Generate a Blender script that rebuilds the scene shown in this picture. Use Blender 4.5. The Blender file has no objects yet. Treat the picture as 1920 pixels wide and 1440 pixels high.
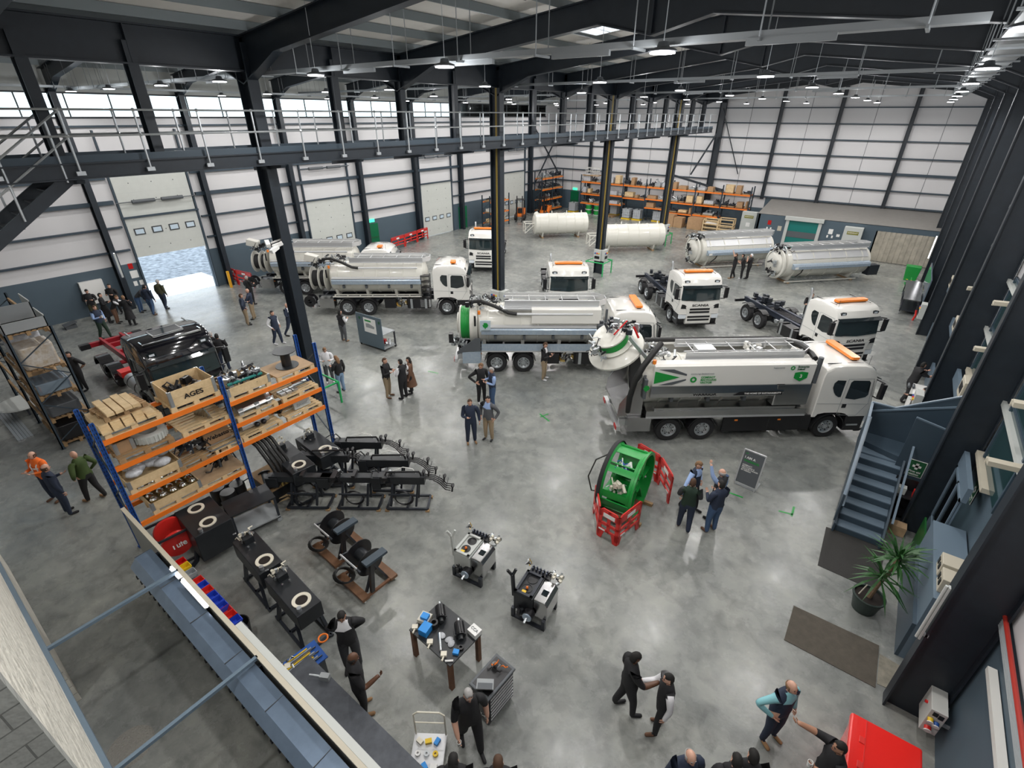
import bpy, math, random
from math import sin, cos, pi, radians as R
from mathutils import Vector as V, Matrix
C = bpy.context.scene.collection
S = bpy.context.scene
random.seed(7)
# ---------------------------------------------------------------- camera, sky, exposure
CAMZ, FPX = 10.4, 932.0
_p, _r, _y = R(28.45), R(0.2), R(36.75)
_fw = V((-sin(_y)*cos(_p), cos(_y)*cos(_p), -sin(_p)))
_rt = V((cos(_y), sin(_y), 0)); _up = _rt.cross(_fw)
RT = _rt*cos(_r)+_up*sin(_r); UP = -_rt*sin(_r)+_up*cos(_r)
cam = bpy.data.cameras.new('camera'); camo = bpy.data.objects.new('camera', cam); C.objects.link(camo)
cam.sensor_width = 36; cam.lens = FPX/1920*36; cam.clip_start = 0.05; cam.clip_end = 500
camo.matrix_world = Matrix(((RT.x, UP.x, -_fw.x, 0), (RT.y, UP.y, -_fw.y, 0), (RT.z, UP.z, -_fw.z, CAMZ), (0, 0, 0, 1)))
S.camera = camo
S.view_settings.view_transform = 'Standard'; S.view_settings.look = 'None'
S.view_settings.exposure = 0.52; S.view_settings.gamma = 1; S.view_settings.use_curve_mapping = False
S.cycles.max_bounces = 5; S.cycles.diffuse_bounces = 3; S.cycles.glossy_bounces = 3; S.cycles.transmission_bounces = 3
S.cycles.caustics_reflective = False; S.cycles.caustics_refractive = False; S.cycles.sample_clamp_indirect = 4
S.cycles.use_denoising = True
wd = bpy.data.worlds.new('sky'); S.world = wd; wd.use_nodes = True
_b = wd.node_tree.nodes['Background']; _b.inputs[0].default_value = (0.80, 0.90, 1.0, 1); _b.inputs[1].default_value = 2.0

def ray(px, py):
    return RT*((px-960)/FPX) - UP*((py-720)/FPX) + _fw
def F(px, py, z=0.0):            # the point of height z seen at a spot of the photograph
    d = ray(px, py); t = (z-CAMZ)/d.z
    return V((d.x*t, d.y*t, z))

# ---------------------------------------------------------------- materials
MT = {}
def mat(n, col, rough=.6, metal=0., spec=.5, noise=None, coat=0, emit=0, bump=0, bscale=30, alpha=None, trans=0, c2=None, scale=4, bd=.02):
    if n in MT: return MT[n]
    m = bpy.data.materials.new(n); m.use_nodes = True; t = m.node_tree; b = t.nodes['Principled BSDF']
    b.inputs['Base Color'].default_value = (*col, 1); b.inputs['Roughness'].default_value = rough
    b.inputs['Metallic'].default_value = metal; b.inputs['Specular IOR Level'].default_value = spec
    if coat: b.inputs['Coat Weight'].default_value = coat; b.inputs['Coat Roughness'].default_value = .06
    if emit: b.inputs['Emission Color'].default_value = (*col, 1); b.inputs['Emission Strength'].default_value = emit
    if trans: b.inputs['Transmission Weight'].default_value = trans
    if alpha is not None: b.inputs['Alpha'].default_value = alpha
    tc = None
    if c2 or noise or bump:
        tc = t.nodes.new('ShaderNodeTexCoord'); nz = t.nodes.new('ShaderNodeTexNoise'); nz.inputs['Scale'].default_value = scale
        nz.inputs['Detail'].default_value = 6; nz.inputs['Roughness'].default_value = .6
        t.links.new(tc.outputs['Object'], nz.inputs['Vector'])
    if c2 or noise:
        if not c2: c2 = tuple(max(0, c*(1-noise)) for c in col)
        cr = t.nodes.new('ShaderNodeValToRGB'); cr.color_ramp.elements[0].position = .35; cr.color_ramp.elements[1].position = .68
        cr.color_ramp.elements[0].color = (*c2, 1); cr.color_ramp.elements[1].color = (*col, 1)
        t.links.new(nz.outputs['Fac'], cr.inputs[0]); t.links.new(cr.outputs[0], b.inputs['Base Color'])
    if bump:
        n2 = t.nodes.new('ShaderNodeTexNoise'); n2.inputs['Scale'].default_value = bscale; n2.inputs['Detail'].default_value = 4
        bp = t.nodes.new('ShaderNodeBump'); bp.inputs['Strength'].default_value = bump; bp.inputs['Distance'].default_value = bd
        t.links.new(tc.outputs['Object'], n2.inputs['Vector']); t.links.new(n2.outputs['Fac'], bp.inputs['Height']); t.links.new(bp.outputs[0], b.inputs['Normal'])
    MT[n] = m; return m

# ---------------------------------------------------------------- mesh building
class MB:
    def __init__(s): s.v = []; s.f = []; s.m = []; s.mi = 0; s.T = None
    def mat(s, i): s.mi = i; return s
    def add(s, vs, fs):
        o = len(s.v)
        s.v += [tuple(s.T @ V(p)) for p in vs] if s.T else [tuple(p) for p in vs]
        s.f += [tuple(i+o for i in f) for f in fs]; s.m += [s.mi]*len(fs); return s
    def box(s, x0, x1, y0, y1, z0, z1, c=0):
        if c:
            return s.prism([(x0+c, y0), (x1-c, y0), (x1, y0+c), (x1, y1-c), (x1-c, y1), (x0+c, y1), (x0, y1-c), (x0, y0+c)], z0, z1)
        return s.add([(x0, y0, z0), (x1, y0, z0), (x1, y1, z0), (x0, y1, z0), (x0, y0, z1), (x1, y0, z1), (x1, y1, z1), (x0, y1, z1)],
                     [(0, 3, 2, 1), (4, 5, 6, 7), (0, 1, 5, 4), (1, 2, 6, 5), (2, 3, 7, 6), (3, 0, 4, 7)])
    def cb(s, c, d, rz=0, rx=0, ry=0):       # centred box turned about its centre
        q = Matrix.Rotation(rz, 3, 'Z') @ Matrix.Rotation(ry, 3, 'Y') @ Matrix.Rotation(rx, 3, 'X'); c = V(c)
        vs = [c + q @ V((a*d[0]/2, b*d[1]/2, e*d[2]/2)) for e in (-1, 1) for a, b in ((-1, -1), (1, -1), (1, 1), (-1, 1))]
        return s.add(vs, [(0, 3, 2, 1), (4, 5, 6, 7), (0, 1, 5, 4), (1, 2, 6, 5), (2, 3, 7, 6), (3, 0, 4, 7)])
    def fr(s, p, q, up=(0, 0, 1)):
        p = V(p); q = V(q); d = (q-p); L = d.length; d = d/max(L, 1e-9); u = V(up)
        if abs(d.dot(u)) > .98: u = V((1, 0, 0))
        a = d.cross(u).normalized(); return p, q, d, a, a.cross(d)
    def bar(s, p, q, w, h, up=(0, 0, 1)):     # w sideways, h along up
        p, q, d, a, u = s.fr(p, q, up); a = a*w/2; u = u*h/2
        return s.add([p-a-u, p+a-u, p+a+u, p-a+u, q-a-u, q+a-u, q+a+u, q-a+u], [(0, 1, 2, 3), (7, 6, 5, 4), (0, 4, 5, 1), (1, 5, 6, 2), (2, 6, 7, 3), (3, 7, 4, 0)])
    def ibeam(s, p, q, h, w, up=(0, 0, 1), t=.03, tw=.02):
        p, q, d, a, u = s.fr(p, q, up)
        s.bar(p+u*(h/2-t/2), q+u*(h/2-t/2), w, t, u); s.bar(p-u*(h/2-t/2), q-u*(h/2-t/2), w, t, u)
        return s.bar(p, q, tw, h-2*t, u)
    def cyl(s, p, q, r0, r1=None, n=10, cap=True):
        r1 = r0 if r1 is None else r1; p, q, d, a, u = s.fr(p, q)
        vs = [p+(a*cos(2*pi*i/n)+u*sin(2*pi*i/n))*r0 for i in range(n)]+[q+(a*cos(2*pi*i/n)+u*sin(2*pi*i/n))*r1 for i in range(n)]
        fs = [(i, i+n, (i+1) % n+n, (i+1) % n) for i in range(n)]
        if cap: fs += [tuple(range(n)), tuple(range(2*n-1, n-1, -1))]
        return s.add(vs, fs)
    def tube(s, pts, r, n=6, cl=False):
        pts = [V(p) for p in pts]; k = len(pts); vs = []; pa = None
        for i, p in enumerate(pts):
            d = (pts[(i+1) % k]-pts[i-1]) if cl or 0 < i < k-1 else (pts[1]-pts[0] if i == 0 else pts[-1]-pts[-2])
            d.normalize()
            if pa is None:
                u = V((0, 0, 1)) if abs(d.z) < .9 else V((1, 0, 0)); a = d.cross(u).normalized()
            else:
                a = (pa-d*pa.dot(d)); a = a.normalized() if a.length > 1e-6 else d.orthogonal().normalized()
            pa = a; u = a.cross(d); rr = r[i] if isinstance(r, (list, tuple)) else r
            vs += [p+(a*cos(2*pi*j/n)+u*sin(2*pi*j/n))*rr for j in range(n)]
        fs = []
        for i in range(k if cl else k-1):
            for j in range(n):
                a0 = i*n+j; b0 = i*n+(j+1) % n; c0 = ((i+1) % k)*n+j; d0 = ((i+1) % k)*n+(j+1) % n
                fs.append((a0, c0, d0, b0))
        if not cl: fs += [tuple(range(n)), tuple(range(k*n-1, k*n-n-1, -1))]
        return s.add(vs, fs)
    def lathe(s, prof, o=(0, 0, 0), ax='z', n=16, a0=0, a1=2*pi):   # prof [(r, h)]
        o = V(o); vs = []; full = abs(a1-a0-2*pi) < 1e-6; nn = n if full else n+1
        for r, h in prof:
            for i in range(nn):
                t = a0+(a1-a0)*i/n; x, y = r*cos(t), r*sin(t)
                vs.append(o+V({'z': (x, y, h), 'x': (h, x, y), 'y': (y, h, x)}[ax]))
        fs = []
        for k in range(len(prof)-1):
            for i in range(n if full else n):
                j = (i+1) % nn; fs.append((k*nn+i, k*nn+j, (k+1)*nn+j, (k+1)*nn+i))
        return s.add(vs, fs)
    def prism(s, poly, z0, z1, ax='z'):       # poly in the plane across ax
        n = len(poly); f = {'z': lambda a, b, h: (a, b, h), 'y': lambda a, b, h: (a, h, b), 'x': lambda a, b, h: (h, a, b)}[ax]
        vs = [f(a, b, z0) for a, b in poly]+[f(a, b, z1) for a, b in poly]
        return s.add(vs, [tuple(range(n-1, -1, -1)), tuple(range(n, 2*n))]+[(i, (i+1) % n, (i+1) % n+n, i+n) for i in range(n)])
    def quad(s, a, b, c, d): return s.add([a, b, c, d], [(0, 1, 2, 3)])
    def ell(s, c, r, n=10, k=7, rot=None):
        vs = []; c = V(c)
        for i in range(k+1):
            t = pi*i/k
            for j in range(n):
                p = V((r[0]*sin(t)*cos(2*pi*j/n), r[1]*sin(t)*sin(2*pi*j/n), r[2]*cos(t)))
                vs.append(c+(rot @ p if rot else p))
        return s.add(vs, [(i*n+j, (i+1)*n+j, (i+1)*n+(j+1) % n, i*n+(j+1) % n) for i in range(k) for j in range(n)])
    def mesh(s, name, mats, sm=35):
        me = bpy.data.meshes.new(name); me.from_pydata(s.v, [], s.f); me.validate()
        for m in (mats if isinstance(mats, (list, tuple)) else [mats]): me.materials.append(MT[m] if isinstance(m, str) else m)
        if len(me.polygons) == len(s.m): me.polygons.foreach_set('material_index', s.m)
        if sm:
            me.polygons.foreach_set('use_smooth', [True]*len(me.polygons)); me.set_sharp_from_angle(angle=R(sm))
        me.update(); return me
    def build(s, name, mats, parent=None, sm=35, bev=0):
        o = bpy.data.objects.new(name, s.mesh(name, mats, sm)); C.objects.link(o)
        if parent: o.parent = parent
        if bev:
            b = o.modifiers.new('b', 'BEVEL'); b.width = bev; b.segments = 2; b.limit_method = 'ANGLE'; b.angle_limit = R(40)
        return o

def tag(o, label=None, cat=None, group=None, kind=None):
    if label: o['label'] = label
    if cat: o['category'] = cat
    if group: o['group'] = group
    if kind: o['kind'] = kind
    return o
def thing(name, label, cat, loc=(0, 0, 0), rz=0, group=None, sc=1):
    o = bpy.data.objects.new(name, None); C.objects.link(o); o.empty_display_size = .2
    o.location = loc; o.rotation_euler = (0, 0, rz); o.scale = (sc, sc, sc)
    return tag(o, label, cat, group)
def dup(src, label=None, loc=None, rz=None, group=None, cat=None, top=True, parent=None, name=None):
    c = src.copy(); C.objects.link(c)
    if name: c.name = name
    if parent: c.parent = parent
    for ch in src.children: dup(ch, parent=c, top=False)
    if top:
        if loc is not None: c.location = loc
        if rz is not None: c.rotation_euler = (0, 0, rz)
        tag(c, label, cat, group)
    return c
def text(body, size, m, parent=None, loc=(0, 0, 0), rot=(0, 0, 0), name='lettering', bold=False, sx=1, ext=.004, align='CENTER'):
    cu = bpy.data.curves.new(name, 'FONT'); cu.body = body; cu.size = size; cu.extrude = ext; cu.align_x = align; cu.align_y = 'CENTER'
    if bold: cu.offset = size*.02
    o = bpy.data.objects.new(name, cu); cu.materials.append(MT[m]); C.objects.link(o)
    me = bpy.data.meshes.new_from_object(o.evaluated_get(bpy.context.evaluated_depsgraph_get())); bpy.data.objects.remove(o)
    o = bpy.data.objects.new(name, me); C.objects.link(o)
    o.location = loc; o.rotation_euler = rot; o.scale = (sx, 1, 1)
    if parent: o.parent = parent
    return o
def arc(c, r, a0, a1, n, f):     # f maps (u, v) to a point
    return [f(c[0]+r*cos(a0+(a1-a0)*i/n), c[1]+r*sin(a0+(a1-a0)*i/n)) for i in range(n+1)]

mat('steel', (.015, .022, .031), .45, noise=.2); mat('steelblue', (.035, .055, .075), .5); mat('galv', (.55, .58, .6), .35, .8)
mat('white', (.74, .73, .69), .22, coat=.5); mat('tankwhite', (.68, .67, .61), .3, coat=.3); mat('cream', (.7, .66, .55), .4)
mat('black', (.012, .012, .014), .35); mat('gloss', (.006, .006, .009), .12, coat=1); mat('rubber', (.016, .016, .018), .75)
mat('glass', (.015, .022, .025), .05, spec=.8); mat('alu', (.6, .61, .62), .42, .6); mat('stain', (.5, .5, .5), .22, 1.0, bump=.04)
mat('film', (.38, .48, .6), .3, .5, c2=(.5, .58, .66), scale=9)
mat('orange', (.85, .2, .02), .4); mat('red', (.62, .025, .02), .35); mat('redrail', (.33, .01, .02), .35); mat('green', (.01, .28, .045), .35)
mat('dgreen', (.015, .10, .04), .5); mat('blue', (.02, .09, .35), .4); mat('lblue', (.02, .26, .7), .45); mat('wood', (.74, .56, .33), .7, c2=(.58, .42, .23), scale=6)
mat('wood2', (.4, .26, .13), .75, c2=(.26, .16, .08), scale=5); mat('ply', (.5, .34, .2), .7, noise=.2); mat('card', (.42, .26, .14), .8, noise=.15)
mat('yellow', (.75, .5, .02), .4); mat('grey', (.3, .32, .33), .5); mat('dgrey', (.09, .1, .11), .55); mat('lgrey', (.5, .52, .5), .5)
mat('brass', (.7, .5, .18), .3, .9); mat('chrome', (.8, .8, .8), .1, 1); mat('steelblk', (.018, .021, .025), .38, noise=.3, scale=3)
mat('wrap', (.6, .62, .66), .25, noise=.4, scale=8, bump=.6, bscale=10); mat('rust', (.2, .09, .045), .7, noise=.4)
mat('amber', (.9, .25, .03), .3); mat('lampw', (1, .97, 1), .3, emit=9); mat('paper', (.8, .8, .78), .6); mat('stain2', (.12, .13, .13), .2, .8); mat('yellowb', (.8, .4, .02), .4); mat('olive', (.2, .2, .03), .5); mat('curtain', (.5, .46, .38), .4, noise=.3, scale=2); mat('greend', (.01, .09, .02), .4); mat('yellowc', (.5, .35, .05), .5); mat('skyglow', (.75, .85, 1), .5, emit=2.5); mat('lgreyp', (.6, .6, .57), .4); mat('traym', (.3, .32, .33), .45, .5); mat('wglass', (.022, .036, .04), .05, spec=.9); mat('hatch', (.27, .25, .2), .8, c2=(.16, .15, .12), scale=5); mat('teal', (.0, .16, .14), .5)
# ================================================================ THE HALL
XL, XR, YF, YB, XC = -36.0, 3.4, 57.2, -6.0, -16.8
RX, LX = -6.7, -26.4            # the two ridges
YS = [3.2+6*i for i in range(10)]
def roofz(x):
    if x > XC: h = 10.1; return 12.35+1.1*(1-abs(x-RX)/h) if x < RX+h else 12.35
    return 12.35+1.1*(1-abs(x-LX)/9.6)
def floor_mat():
    m = bpy.data.materials.new('concrete floor'); m.use_nodes = True; t = m.node_tree; b = t.nodes['Principled BSDF']; L = t.links.new
    tc = t.nodes.new('ShaderNodeTexCoord')
    def nz(sc, det, ro=.6, dist=0):
        n = t.nodes.new('ShaderNodeTexNoise'); n.inputs['Scale'].default_value = sc; n.inputs['Detail'].default_value = det
        n.inputs['Roughness'].default_value = ro; n.inputs['Distortion'].default_value = dist; L(tc.outputs['Object'], n.inputs['Vector']); return n
    def ramp(src, stops):
        r = t.nodes.new('ShaderNodeValToRGB'); e = r.color_ramp.elements
        while len(e) < len(stops): e.new(.5)
        for k, (p, c) in enumerate(stops): e[k].position = p; e[k].color = (*c, 1)
        L(src, r.inputs[0]); return r
    a = ramp(nz(.35, 8, .65, .6).outputs['Fac'], [(.32, (.145, .155, .15)), (.48, (.228, .238, .226)), (.66, (.305, .312, .288))])
    bb = ramp(nz(2.6, 8, .68, .5).outputs['Fac'], [(.36, (.76, .76, .77)), (.5, (1, 1, 1)), (.72, (1.15, 1.15, 1.12))])
    mx = t.nodes.new('ShaderNodeMix'); mx.data_type = 'RGBA'; mx.blend_type = 'MULTIPLY'; mx.inputs[0].default_value = 1
    L(a.outputs[0], mx.inputs[6]); L(bb.outputs[0], mx.inputs[7]); L(mx.outputs[2], b.inputs['Base Color'])
    r = t.nodes.new('ShaderNodeMapRange'); r.inputs[1].default_value = .35; r.inputs[2].default_value = .7; r.inputs[3].default_value = .19; r.inputs[4].default_value = .36
    L(nz(1.3, 8, .7).outputs['Fac'], r.inputs[0]); L(r.outputs[0], b.inputs['Roughness'])
    bp = t.nodes.new('ShaderNodeBump'); bp.inputs['Strength'].default_value = .12; bp.inputs['Distance'].default_value = .05
    L(nz(2.2, 6).outputs['Fac'], bp.inputs['Height']); L(bp.outputs[0], b.inputs['Normal'])
    b.inputs['Specular IOR Level'].default_value = .55
    MT['floor'] = m
floor_mat()
mat('panel', (.64, .635, .645), .45, noise=.04, scale=.3); mat('dado', (.075, .11, .14), .55, noise=.1, scale=.5); mat('roof', (.8, .77, .72), .6, noise=.1, scale=.5)
mat('purlin', (.2, .23, .24), .45, .3); mat('joint', (.13, .14, .15), .6); mat('door', (.56, .58, .55), .5, noise=.04); mat('block', (.62, .6, .53), .8, bump=.5, bscale=14)
mat('tan', (.22, .21, .195), .6, noise=.12, scale=3); mat('gdoor', (.0, .13, .05), .4); mat('frame', (.04, .045, .05), .5)
mat('tarmac', (.34, .38, .42), .8, c2=(.1, .12, .14), scale=2.5, bump=.4, bscale=6); mat('slab', (.8, .84, .88), .7); mat('hazy_hill', (.5, .56, .56), .9, noise=.15, scale=.2)  # the hills' colour is paled to paint in distance haze
def struct(name, m, mats, parent=None, sm=None, label=None):
    o = m.build(name, mats, parent, sm)
    if not parent: o['kind'] = 'structure'
    if label: o['label'] = label
    return o
struct('floor', MB().quad((XL-.3, YB, 0), (XR+.2, YB, 0), (XR+.2, YF+.2, 0), (XL-.3, YF+.2, 0)), 'floor')
yd = MB(); yd.quad((-120, -60, -.06), (XL-.3, -60, -.06), (XL-.3, 120, -.06), (-120, 120, -.06)); struct('yard', yd, 'tarmac')
struct('yard_slab', MB().box(-40.5, XL-.1, 9.2, 15.4, -.2, -.01), 'slab')
hl = MB()
for k in range(14): hl.ell((-150-random.random()*20, -60+k*22, -2), (30, 20+random.random()*14, 5+random.random()*5), 12, 6)
struct('distant_hills', hl, 'hazy_hill', sm=60)
# ceiling
cl = MB()
for x0, x1 in ((XL, LX), (LX, XC), (XC, RX), (RX, XR+.1)):
    for k in range(1):
        cl.quad((x0, YB, roofz(x0)+.22), (x0, YF, roofz(x0)+.22), (x1, YF, roofz(x1)+.22), (x1, YB, roofz(x1)+.22))
ceil_ = struct('ceiling', cl, 'roof')
xs = [XL+.8+1.6*i for i in range(24)]
for x in xs:
    z = roofz(x)+.1
    MB().bar((x, YB, z), (x, YF, z), .07, .22).build('purlin', 'purlin', ceil_, None)
# walls
def seam_wall(name, M_, ax, pos, u0, u1, z0, z1): pass
GZ = [3.3, 4.6, 5.95, 7.2, 8.5, 9.78]
DOORS = [(10.45, 14.4, 2.78, 7.5), (22.15, 26.1, .02, 4.6), (33.95, 38.0, .02, 4.72), (46.4, 50.3, .02, 4.75)]
wl = MB()
wl.mat(1); wl.box(XL-.2, XL, YB, 10.45, 0, 2.5); ys = [14.4, 22.15, 26.1, 33.95, 38.0, 46.4, 50.3, YF]
for i in range(0, 8, 2): wl.box(XL-.2, XL, ys[i], ys[i+1], 0, 2.5)
wl.mat(0); wl.box(XL-.2, XL, YB, 10.45, 2.5, 10.2)
for i in range(0, 8, 2): wl.box(XL-.2, XL, ys[i], ys[i+1], 2.5, 10.2)
wl.box(XL-.2, XL, 10.45, 14.4, 4.9, 10.2)
for a, b, c, d in DOORS[1:]: wl.box(XL-.2, XL, a, b, 4.6, 10.2)
wl.mat(2); wl.box(XL-.2, XL, YB, YF, 11.32, 12.6); wl.mat(0); wl.box(XL-.2, XL, 54.6, YF, 10.2, 11.32)
wl.mat(3)
for k in range(22):
    y = -2.8+3*k
    if k % 2 == 0 and not any(a-.1 < y < b+.1 for a, b, *_ in DOORS): wl.box(XL, XL+.012, y-.02, y+.02, 2.5, 10.2)
lw = struct('wall_left', wl, ['panel', 'dado', 'lgrey', 'joint'])
def girt(M_, p, q, h=.1): M_.bar(p, q, .14, h)
for z in GZ:
    h = .2 if z == 5.95 else .09
    g = MB(); seg = [YB]
    for a, b, c, d in DOORS:
        if z < d+.1: seg += [a-.25, b+.25]
    seg.append(YF)
    for i in range(0, len(seg), 2): g.bar((XL+.1, seg[i], z), (XL+.1, seg[i+1], z), .2, h)
    g.build('girt', 'steelblue', lw, None)
wf = MB().mat(1); wf.box(XL, -11.2, YF, YF+.2, 0, 2.2); wf.box(-11.2, XR, YF, YF+.2, 0, 3.2)
wf.mat(0); wf.box(XL, -11.2, YF, YF+.2, 2.2, 13.5); wf.box(-11.2, XR, YF, YF+.2, 3.2, 13.5)
wf.mat(2); FX = [-31.1, -26.2, -21.5, -16.8, -11.5, -6.7, -1.4, 3.2]; fx2 = [XL]+FX
for a, b in zip(fx2[:-1], fx2[1:]): wf.box((a+b)/2-.02, (a+b)/2+.02, YF-.012, YF, 2.2, 13)
fw = struct('wall_far', wf, ['panel', 'dado', 'joint'])
for z in GZ+[11.04]:
    MB().bar((XL, YF-.1, z), (XR, YF-.1, z), .2, .2 if z == 5.95 else .1).build('girt', 'steelblue', fw, None)
for x in FX[:-1]:
    z = roofz(x)-.1
    if x != XC: struct('gable_column', MB().ibeam((x, YF-.25, 0 if x < -12 else 3.1), (x, YF-.25, z), .3, .22, (1, 0, 0)), 'steel')
# window strip of the left wall
wn = MB(); y = YB
while y < 54.5:
    wn.box(XL-.08, XL-.02, y-.03, y+.03, 10.2, 11.32); y += 1.97
wn.box(XL-.1, XL+.02, YB, 54.6, 10.14, 10.24); wn.box(XL-.1, XL+.02, YB, 54.6, 11.28, 11.36)
w1 = struct('window_1', wn, 'frame')
mat('pane', (.95, 1, 1), .02, trans=1, spec=.2)
def pane_mat():
    m = MT['pane']; t = m.node_tree; t.nodes.clear(); o = t.nodes.new('ShaderNodeOutputMaterial'); a = t.nodes.new('ShaderNodeBsdfTransparent')
    g = t.nodes.new('ShaderNodeBsdfGlossy'); g.inputs['Roughness'].default_value = .03; x = t.nodes.new('ShaderNodeMixShader'); fz = t.nodes.new('ShaderNodeFresnel'); fz.inputs[0].default_value = 1.35
    a.inputs[0].default_value = (.93, .98, .97, 1)
    t.links.new(fz.outputs[0], x.inputs[0]); t.links.new(a.outputs[0], x.inputs[1]); t.links.new(g.outputs[0], x.inputs[2]); t.links.new(x.outputs[0], o.inputs[0])
pane_mat()
MB().box(XL-.06, XL-.05, YB, 54.6, 10.2, 11.3).build('glazing', 'pane', w1, None)
# sectional doors
def sdoor(n, a, b, z0, z1, wz):
    d = MB(); d.box(XL+.03, XL+.09, a, b, z0, z1)
    o = struct('door_%d' % n, d, 'door')
    sm_ = MB()
    for k in range(1, int((z1-z0)/.6)): sm_.box(XL+.088, XL+.094, a, b, z0+.6*k-.008, z0+.6*k+.008)
    sm_.build('panel_seam', 'lgrey', o, None)
    for k in range(4):
        y = a+(b-a)*(.14+.24*k); w = MB(); w.box(XL+.08, XL+.12, y-.28, y+.28, wz-.19, wz+.19)
        f = w.build('vision_panel', 'frame', o, None); MB().box(XL+.115, XL+.125, y-.22, y+.22, wz-.13, wz+.13).build('pane', 'lampoff' , f, None)
    h = MB()
    for k in range(3):
        for j in range(int((z1-z0)/.9)): h.ell((XL+.1, a+(b-a)*(.2+.3*k), z0+.5+.9*j), (.02, .03, .03), 6, 4)
    h.build('hinge_bolt', 'dgrey', o, None)
    r = MB()
    for y in (a-.08, b+.08): r.box(XL+.02, XL+.16, y-.05, y+.05, 0, z1+ (0 if n > 1 else .1)); r.box(XL+.02, XL+.2, y-.04, y+.04, z1, min(9.6, z1+3.6))
    r.box(XL+.05, XL+.2, a-.15, b+.15, z1 if n > 1 else 5.0, (z1 if n > 1 else 5.0)+.1)
    if n > 1: r.box(XL+.2, XL+.3, a-.1, b+.1, z1+2.2, z1+2.3)
    r.build('guide_rail', 'steelblue', o, None)
    c = MB(); zz = 5.9 if n == 1 else z1+2.25
    c.cyl((XL+.3, a+.6, zz), (XL+.3, a+1.8, zz), .1); c.cyl((XL+.3, b-1.8, zz), (XL+.3, b-.6, zz), .1); c.cyl((XL+.3, a-.2, zz), (XL+.3, b+.2, zz), .025)
    c.build('balance_spring', 'dgrey', o)
mat('lampoff', (.55, .66, .75), .1)
for i, (a, b, c, d) in enumerate(DOORS): sdoor(i+1, a, b, c, d, 4.22 if i == 0 else 1.6)
def pdoor(n, y0, y1, z, x=None, far=False, x0=0, x1=0):
    m = MB(); m.box(XL+.02, XL+.09, y0, y1, 0, z) if not far else m.box(x0, x1, YF-.09, YF-.02, 0, z)
    o = struct('door_%d' % n, m, 'gdoor')
    f = MB()
    if not far:
        f.box(XL+.09, XL+.14, y0+.1, y1-.1, .98, 1.06)
        f.build('push_bar', 'dgreen', o, None); s = MB(); s.box(XL+.02, XL+.08, (y0+y1)/2-.3, (y0+y1)/2+.3, z+.12, z+.38)
    else:
        f.box(x0+.1, x1-.1, YF-.14, YF-.09, .98, 1.06); f.build('push_bar', 'dgreen', o, None)
        s = MB(); s.box((x0+x1)/2-.3, (x0+x1)/2+.3, YF-.08, YF-.02, z+.12, z+.38)
    s.build('exit_sign', 'exitg', o, None)
mat('exitg', (.05, .7, .35), .4, emit=1.2)
pdoor(5, 27.4, 28.6, 2.15); pdoor(6, 39.0, 40.2, 2.15); pdoor(7, 0, 0, 2.1, far=True, x0=-33.6, x1=-32.5)
# right wall
wr = MB().mat(1); wr.box(XR, XR+.2, YB, YF, 0, 3.1); wr.mat(0); wr.box(XR, XR+.2, YB, YF, 3.1, 12.4)
rw = struct('wall_right', wr, ['panel', 'dado'])
for z in (4.4, 5.95, 7.4, 8.8, 10.2): MB().bar((XR-.08, YB, z), (XR-.08, YF, z), .16, .12).build('girt', 'lgrey', rw, None)
wb = MB(); wb.box(XL, XR, YB-.2, YB, 0, 13); struct('wall_near', wb, 'panel')
# columns
def col(x, y, z0, z1, h=.5, w=.3, up=(1, 0, 0), name='steel_column', m='steel'):
    return struct(name, MB().ibeam((x, y, z0), (x, y, z1), h, w, up, .035, .03), m)
for y in YS:
    if y < YF: col(XL+.35, y, 0, 11.5, .5, .28)
for y in YS:
    if 9 < y and y < YF: col(XR-.45, y, 0, 12.2, .8, .3)
for y in (9.2, 21.2, 33.2, 45.2): col(XC, y, 0, 12.2, .62, .34)
for y in (4.0, 6.2, 12.2, 15.2, 18.2, 24.2, 27.2, 30.2, 36.2, 39.2, 42.2, 48.2, 51.2): col(XC, y, 9.0, 12, .34, .24, name='hanger_post')
col(-16.8, 56.9, 0, 12.2, .6, .34)
# valley beam and rafters
vb = MB(); vb.bar((XC, YB, 11.94), (XC, YF, 11.94), .05, .84)
for z in (11.51, 12.37): vb.bar((XC, YB, z), (XC, YF, z), .42, .04)
for k in range(19): vb.box(XC-.18, XC+.18, .2+3*k-.012, .2+3*k+.012, 11.5, 12.36)
struct('valley_beam', vb, 'steel')
def rafter(x0, x1, rx, y, name='rafter'):
    z0, z1 = 12.33, 13.43; d = .62; hl = 1.9
    top = [(x0, z0), (rx, z1), (x1, z0)]
    def tz(x): return z0+(z1-z0)*(1-abs(x-rx)/(abs(rx-x0) if x < rx else abs(x1-rx)))
    bot = [(x1, z0-1.15), (x1-hl, tz(x1-hl)-d), (rx+1.6, tz(rx+1.6)-d), (rx, z1-1.15), (rx-1.6, tz(rx-1.6)-d), (x0+hl, tz(x0+hl)-d), (x0, z0-1.15)]
    m = MB(); m.prism(top+bot, y-.012, y+.012, 'y')
    for pl in (top, bot):
        for a, b in zip(pl[:-1], pl[1:]): m.bar((a[0], y, a[1]), (b[0], y, b[1]), .3, .035)
    for x in (rx-.01,): m.box(x-.03, x+.03, y-.14, y+.14, z1-1.15, z1-.02)
    struct(name, m, 'steel')
for y in [-2.8]+YS[:-1]:
    rafter(XC, XR-.1, RX, y); rafter(XL+.15, XC, LX, y)
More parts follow.
